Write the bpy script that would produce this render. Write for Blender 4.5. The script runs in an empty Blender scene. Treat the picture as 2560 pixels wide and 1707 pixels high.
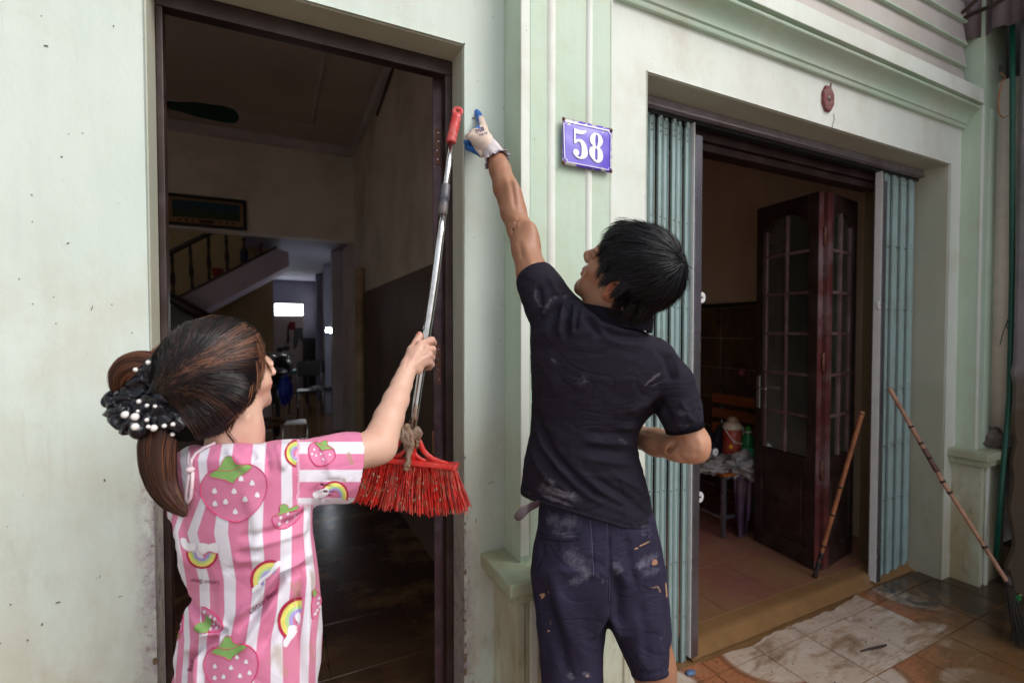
import bpy, math, random
import numpy as np
from mathutils import Vector, Matrix
from mathutils.bvhtree import BVHTree
from mathutils import noise as mnoise
random.seed(5); rng = np.random.default_rng(5)
S = bpy.context.scene
# ---------------------------------------------------------------- camera
CAM = np.array([0.0, -1.45, 1.51]); YAW = math.radians(26.18); TILT = math.radians(1.35); FPX = 1210.0
AF = np.array([math.sin(YAW)*math.cos(TILT), math.cos(YAW)*math.cos(TILT), -math.sin(TILT)])
AR = np.array([math.cos(YAW), -math.sin(YAW), 0.0]); AU = np.cross(AR, AF)
cd = bpy.data.cameras.new('camera'); cam = bpy.data.objects.new('camera', cd); S.collection.objects.link(cam)
cam.matrix_world = Matrix(((AR[0], AU[0], -AF[0], CAM[0]), (AR[1], AU[1], -AF[1], CAM[1]), (AR[2], AU[2], -AF[2], CAM[2]), (0, 0, 0, 1)))
cd.sensor_width = 36; cd.lens = 36*FPX/2560; cd.clip_start = 0.05; cd.clip_end = 500
cd.dof.use_dof = True; cd.dof.focus_distance = 1.28; cd.dof.aperture_fstop = 2.8
S.camera = cam
# ---------------------------------------------------------------- sky, sun, exposure
W = bpy.data.worlds.new('World'); S.world = W; W.use_nodes = True
nt = W.node_tree; bg = nt.nodes['Background']
sky = nt.nodes.new('ShaderNodeTexSky'); sky.sky_type = 'NISHITA'; sky.sun_disc = False
SUN_EL, SUN_AZ = 44.0, 138.0          # azimuth from north (+y) clockwise
sky.sun_elevation = math.radians(SUN_EL); sky.sun_rotation = math.radians(SUN_AZ)
sky.air_density = 1.2; sky.dust_density = 4.0; sky.ozone_density = 1.0
hsv = nt.nodes.new('ShaderNodeHueSaturation'); hsv.inputs['Saturation'].default_value = 0.28     # thin even cloud
nt.links.new(sky.outputs[0], hsv.inputs['Color']); nt.links.new(hsv.outputs[0], bg.inputs[0]); bg.inputs[1].default_value = 0.15
sl = bpy.data.lights.new('sun', 'SUN'); sun = bpy.data.objects.new('sun', sl); S.collection.objects.link(sun)
sl.energy = 0.8; sl.angle = math.radians(45.0); sl.color = (1.0, 0.965, 0.92)
e, a = math.radians(SUN_EL), math.radians(SUN_AZ)
sun.rotation_euler = Vector((math.sin(a)*math.cos(e), math.cos(a)*math.cos(e), math.sin(e))).to_track_quat('Z', 'Y').to_euler()
S.view_settings.view_transform = 'Standard'; S.view_settings.look = 'None'
S.view_settings.exposure = 0.55; S.view_settings.gamma = 1.0; S.view_settings.use_curve_mapping = False
S.cycles.max_bounces = 8; S.cycles.diffuse_bounces = 5; S.cycles.use_denoising = True

# ---------------------------------------------------------------- photo measuring helpers
def ray(px, py): return AF + AR*((px-1280)/FPX) + AU*((853.5-py)/FPX)
def aty(px, py, y): d = ray(px, py); return CAM + d*((y-CAM[1])/d[1])
def atx(px, py, x): d = ray(px, py); return CAM + d*((x-CAM[0])/d[0])
def atz(px, py, z): d = ray(px, py); return CAM + d*((z-CAM[2])/d[2])
def atd(px, py, dd): return CAM + ray(px, py)*dd
def proj(P):
    q = np.asarray(P) - CAM; z = q@AF
    return 1280+FPX*(q@AR)/z, 853.5-FPX*(q@AU)/z, z
def J(px, py, d, r): return (atd(px, py, d), r*d/FPX)

# ---------------------------------------------------------------- object helpers
def woff(p):
    w = np.zeros(3)
    while p is not None:
        w += np.array(p.location); p = p.parent
    return w
def obj(name, V, Fc, m, parent=None, smooth=False, kind=None):
    V = np.asarray(V, dtype=float)
    if parent is not None: V = V - woff(parent)
    me = bpy.data.meshes.new(name)
    me.from_pydata(V.tolist(), [], Fc if isinstance(Fc, list) else Fc.tolist()); me.update()
    if smooth: me.polygons.foreach_set('use_smooth', [True]*len(me.polygons))
    if m is not None: me.materials.append(m)
    o = bpy.data.objects.new(name, me); S.collection.objects.link(o)
    if parent is not None: o.parent = parent
    if kind: o['kind'] = kind
    return o
def tag(o, label, cat, group=None):
    o['label'] = label; o['category'] = cat
    if group: o['group'] = group
    return o
def thing(name, loc, label, cat, group=None):
    o = bpy.data.objects.new(name, None); o.empty_display_size = .05
    o.location = Vector([float(v) for v in loc]); S.collection.objects.link(o)
    return tag(o, label, cat, group)
def piece(src, loc, name=None):
    """another object sharing src's mesh (alike pieces)"""
    c = src.copy(); S.collection.objects.link(c); c.parent = src.parent
    c.location = Vector([float(v) for v in loc]); return c
class MB:
    def __init__(s): s.V = []; s.F = []
    def add(s, V, F):
        n = len(s.V); s.V += [tuple(map(float, v)) for v in V]; s.F += [[i+n for i in f] for f in F]; return s
    def box(s, lo, hi, R=None, c=None):
        x0, y0, z0 = lo; x1, y1, z1 = hi
        V = [(x0,y0,z0),(x1,y0,z0),(x1,y1,z0),(x0,y1,z0),(x0,y0,z1),(x1,y0,z1),(x1,y1,z1),(x0,y1,z1)]
        return s.add(V, [[3,2,1,0],[4,5,6,7],[0,1,5,4],[1,2,6,5],[2,3,7,6],[3,0,4,7]])
    def obox(s, c, ax, h):
        """oriented box: centre, three axes (rows), half sizes"""
        c = np.array(c); ax = np.array(ax); V = []
        for k in range(8):
            sg = [(-1, 1)[(k >> b) & 1] for b in range(3)]
            V.append(c + sum(ax[b]*h[b]*sg[b] for b in range(3)))
        return s.add(V, [[0,2,3,1],[4,5,7,6],[0,1,5,4],[2,6,7,3],[0,4,6,2],[1,3,7,5]])
    def prism(s, P, a, b):
        """P: 3D polygon, extruded from offset a to offset b (vectors)"""
        n = len(P); V = [np.array(p)+np.array(a) for p in P]+[np.array(p)+np.array(b) for p in P]
        F = [list(range(n))[::-1], list(range(n, 2*n))]+[[i, (i+1) % n, n+(i+1) % n, n+i] for i in range(n)]
        return s.add(V, F)
    def tube(s, P, R, n=10, cap=True, flat=1.0):
        P = [np.array(p, float) for p in P]; m = len(P)
        if not hasattr(R, '__len__'): R = [R]*m
        T = [P[min(i+1, m-1)]-P[max(i-1, 0)] for i in range(m)]
        T = [t/(np.linalg.norm(t)+1e-9) for t in T]
        u = np.cross(T[0], [0, 0, 1.0]); u = u if np.linalg.norm(u) > .1 else np.cross(T[0], [1.0, 0, 0]); u /= np.linalg.norm(u)
        V = []
        for i in range(m):
            u = u-T[i]*(u@T[i]); u /= np.linalg.norm(u)+1e-9; w = np.cross(T[i], u)
            for k in range(n):
                a = 2*math.pi*k/n; V.append(P[i]+R[i]*(math.cos(a)*u+flat*math.sin(a)*w))
        F = [[i*n+k, i*n+(k+1) % n, (i+1)*n+(k+1) % n, (i+1)*n+k] for i in range(m-1) for k in range(n)]
        if cap: F += [list(range(n))[::-1], [(m-1)*n+k for k in range(n)]]
        return s.add(V, F)
    def lathe(s, c, prof, n=20, up=(0, 0, 1)):
        up = np.array(up, float); up /= np.linalg.norm(up); c = np.array(c, float)
        return s.tube([c+up*z for r, z in prof], [max(r, 1e-4) for r, z in prof], n)
    def ball(s, c, r, nu=10, nv=7):
        c = np.array(c, float); r = np.array(r if hasattr(r, '__len__') else (r, r, r), float)
        V = [c+r*np.array((0, 0, 1))]
        for j in range(1, nv):
            for i in range(nu):
                t = math.pi*j/nv; a = 2*math.pi*i/nu
                V.append(c+r*np.array((math.sin(t)*math.cos(a), math.sin(t)*math.sin(a), math.cos(t))))
        V.append(c-r*np.array((0, 0, 1))); F = [[0, 1+i, 1+(i+1) % nu] for i in range(nu)]
        for j in range(nv-2):
            F += [[1+j*nu+i, 1+(j+1)*nu+i, 1+(j+1)*nu+(i+1) % nu, 1+j*nu+(i+1) % nu] for i in range(nu)]
        l = len(V)-1; b = 1+(nv-2)*nu; F += [[l, b+(i+1) % nu, b+i] for i in range(nu)]
        return s.add(V, F)
    def build(s, name, m, parent=None, smooth=False, bevel=0, seg=2, kind=None):
        o = obj(name, s.V, s.F, m, parent, smooth, kind)
        if bevel:
            b = o.modifiers.new('bevel', 'BEVEL'); b.width = bevel; b.segments = seg; b.limit_method = 'ANGLE'; b.angle_limit = .6
            o.data.polygons.foreach_set('use_smooth', [True]*len(o.data.polygons))
            w = o.modifiers.new('wn', 'WEIGHTED_NORMAL'); w.keep_sharp = False
        return o
def box(name, lo, hi, m, parent=None, bevel=.002, kind=None): return MB().box(lo, hi).build(name, m, parent, bevel=bevel, kind=kind)

# ---------------------------------------------------------------- materials
def lin(r, g, b):
    f = lambda c: (c/12.92 if c <= .04045 else ((c+.055)/1.055)**2.4)
    return (f(r/255), f(g/255), f(b/255), 1)
class Mat:
    def __init__(s, name, rough=.6, metal=0., spec=.5, coat=0.):
        s.m = bpy.data.materials.new(name); s.m.use_nodes = True; s.t = s.m.node_tree; s.n = s.t.nodes
        s.b = s.n['Principled BSDF']; s.b.inputs['Roughness'].default_value = rough
        s.b.inputs['Metallic'].default_value = metal; s.b.inputs['Specular IOR Level'].default_value = spec
        s.b.inputs['Coat Weight'].default_value = coat; s.b.inputs['Coat Roughness'].default_value = .08
        s.col = None; s._pos = None; s.h = None
    def L(s, a, b): s.t.links.new(a, b)
    def pos(s, world=True):
        if s._pos is None:
            if world: s._pos = s.n.new('ShaderNodeNewGeometry').outputs['Position']
            else: s._pos = s.n.new('ShaderNodeTexCoord').outputs['Object']
        return s._pos
    def scaled(s, sc):
        mp = s.n.new('ShaderNodeMapping'); mp.inputs['Scale'].default_value = sc; s.L(s.pos(), mp.inputs[0]); return mp.outputs[0]
    def noise(s, scale, sc=(1, 1, 1), detail=4, rough=.55, dist=0., off=0.):
        t = s.n.new('ShaderNodeTexNoise'); t.inputs['Scale'].default_value = scale; t.inputs['Detail'].default_value = detail
        t.inputs['Roughness'].default_value = rough; t.inputs['Distortion'].default_value = dist
        v = s.scaled(sc)
        if off: v.node.inputs['Location'].default_value = (off, off*.7, off*1.3)
        s.L(v, t.inputs['Vector']); return t.outputs['Fac']
    def ramp(s, fac, lo, hi):
        r = s.n.new('ShaderNodeMapRange'); r.inputs['From Min'].default_value = lo; r.inputs['From Max'].default_value = hi
        s.L(fac, r.inputs['Value']); return r.outputs[0]
    def math(s, op, a, b=None):
        n = s.n.new('ShaderNodeMath'); n.operation = op
        for i, v in enumerate((a, b)):
            if v is None: continue
            if hasattr(v, 'links') or hasattr(v, 'node'): s.L(v, n.inputs[i])
            else: n.inputs[i].default_value = v
        return n.outputs[0]
    def base(s, c): 
        s.b.inputs['Base Color'].default_value = c
        n = s.n.new('ShaderNodeRGB'); n.outputs[0].default_value = c; s.col = n.outputs[0]; s.L(s.col, s.b.inputs['Base Color']); return s
    def mix(s, fac, c, amt=1.0, mode='MIX'):
        x = s.n.new('ShaderNodeMix'); x.data_type = 'RGBA'; x.blend_type = mode
        if amt != 1.0 and fac is not None: fac = s.math('MULTIPLY', fac, amt)
        if fac is None: x.inputs[0].default_value = amt
        else: s.L(fac, x.inputs[0])
        s.L(s.col, x.inputs[6])
        if hasattr(c, 'node'): s.L(c, x.inputs[7])
        else: x.inputs[7].default_value = c
        s.col = x.outputs[2]; s.L(s.col, s.b.inputs['Base Color']); return s
    def bump(s, fac, strength=.3, dist=.002):
        b = s.n.new('ShaderNodeBump'); b.inputs['Strength'].default_value = strength; b.inputs['Distance'].default_value = dist
        s.L(fac, b.inputs['Height'])
        if s.h is not None: s.L(s.h, b.inputs['Normal'])
        s.h = b.outputs[0]; s.L(s.h, s.b.inputs['Normal']); return s
    def roughmap(s, fac, lo, hi):
        r = s.n.new('ShaderNodeMapRange'); r.inputs['To Min'].default_value = lo; r.inputs['To Max'].default_value = hi
        s.L(fac, r.inputs['Value']); s.L(r.outputs[0], s.b.inputs['Roughness']); return s
    def sep(s):
        x = s.n.new('ShaderNodeSeparateXYZ'); s.L(s.pos(), x.inputs[0]); return x.outputs
    def attr(s, name):
        a = s.n.new('ShaderNodeAttribute'); a.attribute_name = name; return a
def plain(name, c, rough=.6, metal=0., spec=.5, var=.25, vs=20, bump=0., bs=60, dirt=None, da=.4, ds=5, coat=0.):
    M = Mat(name, rough, metal, spec, coat).base(c)
    d = tuple(v*(1-var) for v in c[:3])+(1,)
    M.mix(M.ramp(M.noise(vs), .35, .7), d)
    if dirt is not None: M.mix(M.ramp(M.noise(ds, off=3, detail=7, rough=.65), .48, .68), dirt, da)
    if bump: M.bump(M.noise(bs, off=7), bump, .002)
    M.roughmap(M.noise(vs*.7, off=11), max(.02, rough-.1), min(1, rough+.12))
    return M.m
def paint(name, c, light, stain=(.33, .24, .12, 1), stain_amt=.5, low=.9, speck=1., streak=.25):
    """old distemper paint: soft mottling, vertical brush streaks, flood stain near the floor, specks and chips"""
    M = Mat(name, .62, spec=.3).base(c)
    M.mix(M.ramp(M.noise(2.2, detail=5), .35, .65), light)
    M.mix(M.ramp(M.noise(9, (3, 3, .25), detail=6), .45, .8), tuple(v*.82 for v in c[:3])+(1,), streak)
    M.mix(M.ramp(M.noise(3.5, detail=9, rough=.7, off=5), .50, .72), (.46, .40, .29, 1), .36)
    M.mix(M.ramp(M.noise(1.1, (1, 1, .7), detail=8, rough=.6, off=15), .50, .66), (.47, .44, .38, 1), .28)
    M.mix(M.ramp(M.noise(24, (1.6, 1.6, .12), detail=5, rough=.6, off=25), .62, .78), (.42, .38, .30, 1), .25)
    z = M.sep()[2]
    lowm = M.ramp(z, low+.55, low-.85)
    st = M.math('MULTIPLY', lowm, M.ramp(M.noise(4.5, (1, 1, .55), detail=9, rough=.68, off=9), .30, .54))
    M.mix(st, stain, stain_amt)
    st2 = M.math('MULTIPLY', lowm, M.ramp(M.noise(14, (1, 1, .4), detail=8, rough=.7, off=19), .55, .72))
    M.mix(st2, (.16, .10, .05, 1), stain_amt*.8)
    X = M.sep()[0]
    for xe, zl in ((-.272, 1.30), (.544, .95)):
        near = M.ramp(M.math('ABSOLUTE', M.math('SUBTRACT', X, xe)), .045, .004); lowz = M.ramp(z, zl+.15, zl-.25)
        wr = M.math('MULTIPLY', M.math('MULTIPLY', near, lowz), M.ramp(M.noise(30, (1, 1, .5), detail=8, rough=.7, off=33), .36, .56))
        M.mix(wr, (.30, .25, .29, 1), .8); M.mix(M.math('MULTIPLY', wr, M.ramp(M.noise(60, detail=6, off=37), .55, .66)), (.16, .08, .04, 1), .9)
    v = M.n.new('ShaderNodeTexVoronoi'); v.inputs['Scale'].default_value = 34; v.feature = 'F1'; M.L(M.scaled((1, 1, .7)), v.inputs['Vector'])
    sp = M.math('LESS_THAN', v.outputs['Distance'], .055)
    gate = M.math('GREATER_THAN', M.noise(11, detail=2, off=21), .56)
    M.mix(M.math('MULTIPLY', sp, gate), (.13, .11, .09, 1), .75*speck)
    M.bump(M.noise(26, (1, 1, .6), detail=8, rough=.6, off=2), .35, .004)
    M.bump(M.noise(170, detail=3, off=4), .12, .0008)
    return M.m

MW = paint('left_wall_paint', (.55, .63, .58, 1), (.61, .68, .63, 1), stain_amt=.75, low=.80)
MG = paint('green_moulding_paint', (.47, .60, .48, 1), (.54, .65, .54, 1), stain_amt=.6, low=.7)
MWH = paint('white_trim_paint', (.68, .73, .67, 1), (.74, .77, .73, 1), stain_amt=.6, low=.7, streak=.15)
MSO = paint('reveal_olive', (.42, .43, .35, 1), (.50, .50, .42, 1), stain_amt=.3)
M_board = paint('cladding_board_paint', (.46, .42, .40, 1), (.56, .52, .50, 1), speck=.6)
M_conc = plain('grey_render', (.33, .31, .32, 1), .9, var=.35, vs=6, bump=.6, bs=25, dirt=(.2, .14, .09, 1), ds=3)
M_wood = plain('dark_door_wood', (.030, .012, .010, 1), .42, var=.5, vs=9, bump=.25, bs=40, dirt=(.11, .08, .08, 1), da=.3, ds=8)
M_wood2 = plain('maroon_leaf_edge', (.075, .032, .045, 1), .5, var=.45, vs=14, bump=.4, bs=50, dirt=(.17, .13, .16, 1), da=.6, ds=9)
M_munt = plain('worn_muntin', (.15, .075, .07, 1), .5, var=.4, vs=12, dirt=(.28, .2, .21, 1), da=.6, ds=8)
M_red = plain('red_painted_stile', (.13, .028, .030, 1), .45, var=.5, vs=6, bump=.3, dirt=(.20, .145, .155, 1), da=.95, ds=2.5)
M_rust = plain('rusty_hinge', (.20, .09, .06, 1), .7, .4, var=.4, vs=50, bump=.4, bs=150)
M_teal = plain('teal_gate_enamel', (.37, .50, .50, 1), .35, .15, var=.12, vs=12, bump=.1, dirt=(.25, .22, .17, 1), da=.25, ds=6)
M_steel = plain('dull_stainless', (.27, .26, .31, 1), .28, .85, var=.25, vs=7, bump=.12, bs=20, dirt=(.25, .22, .2, 1), da=.4, ds=4)
M_track = plain('lilac_track_metal', (.40, .37, .42, 1), .4, .5, var=.25, vs=15, dirt=(.2, .12, .1, 1), da=.5, ds=5)
M_chrome = plain('scratched_chrome', (.72, .72, .74, 1), .16, 1., var=.2, vs=60, dirt=(.35, .25, .15, 1), da=.4, ds=25)
M_redpl = plain('red_plastic', (.75, .035, .03, 1), .35, var=.3, vs=30, bump=.1, dirt=(.45, .25, .2, 1), da=.25, ds=40)
M_grip = plain('red_rubber_grip', (.60, .045, .045, 1), .45, var=.2, vs=40, bump=.3, bs=90, dirt=(.6, .35, .33, 1), da=.5, ds=30)
M_bris = plain('red_bristle', (.74, .028, .02, 1), .32, var=.55, vs=70, dirt=(.40, .20, .12, 1), da=.55, ds=38)
M_dark = plain('black_rubber', (.02, .02, .022, 1), .5)
M_joint = plain('grey_joint_plastic', (.09, .09, .11, 1), .4, var=.3, dirt=(.3, .2, .12, 1), da=.5, ds=30)
M_roomw = plain('cream_room_wall', (.80, .73, .66, 1), .75, var=.2, vs=1.5, bump=.2, bs=12, dirt=(.25, .17, .1, 1), da=.4, ds=1.5)
M_ceil = plain('old_ceiling', (.55, .46, .43, 1), .85, var=.2, vs=1)
M_lilac = plain('lilac_plaster', (.60, .55, .60, 1), .8, var=.2, vs=2, dirt=(.3, .2, .16, 1), da=.4, ds=2)
M_blueg = plain('blue_grey_plaster', (.42, .42, .55, 1), .8, var=.25, vs=2)
M_dkwood = plain('black_brown_wood', (.03, .018, .012, 1), .4, var=.4)
M_black = plain('black_paint', (.015, .015, .017, 1), .35)
M_white = plain('white_enamel', (.75, .75, .76, 1), .4, var=.1)
# ================================================================ GROUND AND FLOORS
FY = 0.03     # tile grid phase
GP = .311
M_ground = plain('pale_street', (.48, .46, .43, 1), .8, var=.4, vs=2, bump=.4, bs=20)
box('ground', (-60, -60, -.3), (60, .05, -.06), M_ground, bevel=0, kind='structure')
M_mud = Mat('wet_mud', .09, spec=.5).base((.26, .14, .06, 1))
M_mud.mix(M_mud.ramp(M_mud.noise(9, detail=6), .4, .7), (.21, .115, .05, 1)).bump(M_mud.noise(30, detail=6), .25, .003)
M_mud = M_mud.m
porch = box('porch_floor', (-4, -3.6, -.0595), (4.6, .2, -.006), M_mud, bevel=0, kind='structure')

def tile_mat():
    M = Mat('patterned_porch_tile', .3, spec=.5).base((.58, .45, .36, 1))
    M.mix(M.ramp(M.noise(7, detail=8, rough=.65), .45, .7), (.68, .57, .49, 1))
    # repeating print over two tiles: orange fields bounded by brown curved bands
    P = 2*GP
    mp = M.n.new('ShaderNodeMapping'); mp.inputs['Location'].default_value = (-2.04/P, -FY/P, 0); mp.inputs['Scale'].default_value = (1/P, 1/P, 0)
    M.L(M.pos(), mp.inputs[0])
    fr = M.n.new('ShaderNodeVectorMath'); fr.operation = 'FRACTION'; M.L(mp.outputs[0], fr.inputs[0])
    sb = M.n.new('ShaderNodeVectorMath'); sb.operation = 'SUBTRACT'; M.L(fr.outputs[0], sb.inputs[0]); sb.inputs[1].default_value = (.5, .5, 0)
    ab = M.n.new('ShaderNodeVectorMath'); ab.operation = 'ABSOLUTE'; M.L(sb.outputs[0], ab.inputs[0])
    d2 = M.n.new('ShaderNodeVectorMath'); d2.operation = 'DISTANCE'; M.L(ab.outputs[0], d2.inputs[0]); d2.inputs[1].default_value = (.5, .5, 0)
    d1 = M.n.new('ShaderNodeVectorMath'); d1.operation = 'DISTANCE'; M.L(ab.outputs[0], d1.inputs[0]); d1.inputs[1].default_value = (.36, .12, 0)
    d3 = M.n.new('ShaderNodeVectorMath'); d3.operation = 'DISTANCE'; M.L(ab.outputs[0], d3.inputs[0]); d3.inputs[1].default_value = (.12, .36, 0)
    mn = M.math('MINIMUM', d1.outputs['Value'], d3.outputs['Value'])
    XX = M.sep(); deco = M.math('MAXIMUM', M.math('LESS_THAN', XX[0], 2.04), M.math('GREATER_THAN', XX[0], 2.973))
    deco = M.math('MAXIMUM', deco, M.math('LESS_THAN', XX[1], -.281))
    d0 = M.n.new('ShaderNodeVectorMath'); d0.operation = 'LENGTH'; M.L(ab.outputs[0], d0.inputs[0])
    f = M.math('MULTIPLY', M.math('MINIMUM', M.math('SUBTRACT', d2.outputs['Value'], .34), M.math('SUBTRACT', d0.outputs['Value'], .21)), -1.0)
    f = M.math('ADD', f, M.math('MULTIPLY', M.math('SUBTRACT', 1.0, deco), 9.0))
    grain = M.noise(22, (1, 3.5, 1), detail=6, dist=2.5)
    M.mix(M.math('LESS_THAN', f, 0.0), (.42, .14, .05, 1), .9)
    M.mix(M.math('MULTIPLY', M.math('LESS_THAN', f, 0.0), M.ramp(grain, .5, .6)), (.22, .07, .03, 1), .6)
    band = M.math('LESS_THAN', M.math('ABSOLUTE', f), .022)
    M.mix(band, (.26, .10, .05, 1), .9)
    M.mix(M.math('LESS_THAN', M.math('ABSOLUTE', M.math('SUBTRACT', f, .03)), .007), (.45, .25, .18, 1), .8)
    # mud film: a pool spreading over the right and front, smears elsewhere
    X = M.sep()
    px_ = M.ramp(X[0], 2.35, 3.25)
    fr_ = M.ramp(X[1], -.10, -.50)
    lft = M.ramp(X[0], 1.5, .9)
    pool = M.math('MAXIMUM', M.math('MULTIPLY', px_, fr_), M.math('MULTIPLY', lft, .7))
    pool = M.math('MAXIMUM', pool, M.math('MULTIPLY', M.ramp(X[1], -.75, -1.3), .9))
    pool = M.math('MAXIMUM', pool, M.ramp(X[0], 3.15, 3.55))
    sm = M.noise(2.6, (1, 2.3, 1), detail=9, rough=.62, dist=1.2)
    fac = M.ramp(M.math('ADD', M.math('MULTIPLY', pool, .62), sm), .50, .74)
    brush = M.noise(28, (.35, 3.2, 1), detail=6, dist=.6, off=4)
    fac = M.math('MULTIPLY', fac, M.ramp(M.math('ADD', brush, fac), .55, .95))
    M.mix(fac, (.21, .11, .045, 1), .93)
    M.mix(M.math('MULTIPLY', M.ramp(M.noise(4, (1, 2, 1), detail=9, rough=.7, dist=2, off=31), .50, .62), M.ramp(brush, .4, .6)), (.33, .19, .09, 1), .75)
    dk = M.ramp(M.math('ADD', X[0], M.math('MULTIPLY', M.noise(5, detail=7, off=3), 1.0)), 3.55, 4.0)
    M.mix(dk, (.045, .032, .022, 1), .92)  # dark right end, mud with shade painted in
    # near-black mottled patch in the corner by the right gate
    dv = M.n.new('ShaderNodeVectorMath'); dv.operation = 'DISTANCE'; M.L(M.pos(), dv.inputs[0]); dv.inputs[1].default_value = (3.27, -.02, 0)
    mo = M.math('MULTIPLY', M.ramp(dv.outputs['Value'], .30, .12), M.ramp(M.noise(16, detail=8, off=8), .42, .6))
    M.mix(mo, (.05, .05, .05, 1), .85)
    v = M.noise(60, detail=4, off=6); M.mix(M.ramp(v, .66, .72), (.1, .06, .04, 1), .5)
    M.roughmap(M.noise(5, detail=6, off=12), .03, .34)
    M.bump(M.noise(14, detail=6), .12, .003)
    return M.m
M_tile = tile_mat()
def tile_mesh(w, t, m, name, jag=None):
    b = .002
    V = [(0, 0, -t), (w, 0, -t), (w, w, -t), (0, w, -t), (0, 0, -b), (w, 0, -b), (w, w, -b), (0, w, -b), (b, b, 0), (w-b, b, 0), (w-b, w-b, 0), (b, w-b, 0)]
    F = [[0, 1, 5, 4], [1, 2, 6, 5], [2, 3, 7, 6], [3, 0, 4, 7], [4, 5, 9, 8], [5, 6, 10, 9], [6, 7, 11, 10], [7, 4, 8, 11], [8, 9, 10, 11]]
    me = bpy.data.meshes.new(name); me.from_pydata(V, [], F); me.materials.append(m); return me
tme = tile_mesh(GP-.006, .008, M_tile, 'tile')
for i in range(-12, 7):
    for j in range(-9, 0):
        o = bpy.data.objects.new('tile', tme); S.collection.objects.link(o); o.parent = porch
        o.location = (2.04+GP*i+.003, FY+GP*j+.003, random.uniform(-.0012, .0012))
        o.rotation_euler = (random.uniform(-.002, .002), random.uniform(-.002, .002), random.uniform(-.003, .003))
# the cut row along the sill: broken front edges, each its own outline
for i in range(-3, 6):
    x0 = 2.04+GP*i+.003; x1 = x0+GP-.006; n = 16
    top = [(x1+(x0-x1)*k/n, .120+.05*mnoise.fractal(Vector(((x1+(x0-x1)*k/n)*2.6, 1.3, 0)), 1, 2.2, 5)+.004*random.random(), 0) for k in range(n+1)]
    if x0 > 3.6: continue
    P = [(x0, FY+.003, 0), (x1, FY+.003, 0)]+top
    MB().prism(P, (0, 0, -.008), (0, 0, .0005+.001*random.random())).build('broken_tile', M_tile, porch)

# interior floors: rose brown glazed tiles under a film of water
def itile_mat(name, c, c2, r0, r1):
    M = Mat(name, .1, spec=.5).base(c)
    M.mix(M.ramp(M.noise(1.7, detail=6), .42, .62), c2)
    ck = M.n.new('ShaderNodeTexChecker'); mp = M.n.new('ShaderNodeMapping'); mp.inputs['Rotation'].default_value = (0, 0, .785); mp.inputs['Scale'].default_value = (7.1, 7.1, 0)
    M.L(M.pos(), mp.inputs[0]); M.L(mp.outputs[0], ck.inputs['Vector'])
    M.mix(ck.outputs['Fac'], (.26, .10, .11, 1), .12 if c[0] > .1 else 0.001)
    M.mix(M.ramp(M.noise(3.0, detail=9, rough=.65, off=3), .5, .72), (.30, .17, .08, 1), .8)
    Xs_ = M.sep(); film = M.math('MULTIPLY', M.ramp(Xs_[1], 1.0, .3), M.ramp(M.noise(2.2, (1, 1.6, 1), detail=8, rough=.62, off=13), .34, .56)); M.mix(film, (.25, .14, .065, 1), .85)
    M.roughmap(M.noise(4, detail=5, off=6), r0, r1).bump(M.noise(18, detail=4), .06, .002)
    return M.m
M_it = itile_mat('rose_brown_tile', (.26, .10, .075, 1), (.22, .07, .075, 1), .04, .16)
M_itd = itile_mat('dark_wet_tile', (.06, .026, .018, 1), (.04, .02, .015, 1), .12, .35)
ifl = box('interior_floor', (1.0, .2, -.1), (3.7, 6, .051), M_mud, bevel=0, kind='structure')
ifl2 = box('hallway_floor', (-3, .2, -.1), (1.0, 12, .051), M_mud, bevel=0, kind='structure')
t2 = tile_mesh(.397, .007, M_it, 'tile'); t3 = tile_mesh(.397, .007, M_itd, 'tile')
for i in range(6):
    for j in range(12):
        o = bpy.data.objects.new('tile', t2); S.collection.objects.link(o); o.parent = ifl; o.location = (1.29+.4*i, .262+.4*j, .06)
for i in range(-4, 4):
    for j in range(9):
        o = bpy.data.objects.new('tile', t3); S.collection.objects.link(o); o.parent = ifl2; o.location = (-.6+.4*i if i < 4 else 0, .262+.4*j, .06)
# mud-covered nosing of the sill
n = 60; sb = MB(); P = []
for k in range(n+1):
    x = 1.70+(3.64-1.70)*k/n; w = .006*mnoise.noise(Vector((x*5, 0, 0))); ww = .012*mnoise.noise(Vector((x*7, 3, 0)))
    P.append([(x, .148+ww-.012, .0012), (x, .165+w, .012), (x, .172+w, .045), (x, .182+w*.5, .0545), (x, .21, .0585), (x, .262, .0590)])
V = [q for r_ in P for q in r_]; m_ = 6
Fq = [[i*m_+j, (i+1)*m_+j, (i+1)*m_+j+1, i*m_+j+1] for i in range(n) for j in range(m_-1)]
obj('sill_mud', V, Fq, M_mud, ifl, True)

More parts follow.
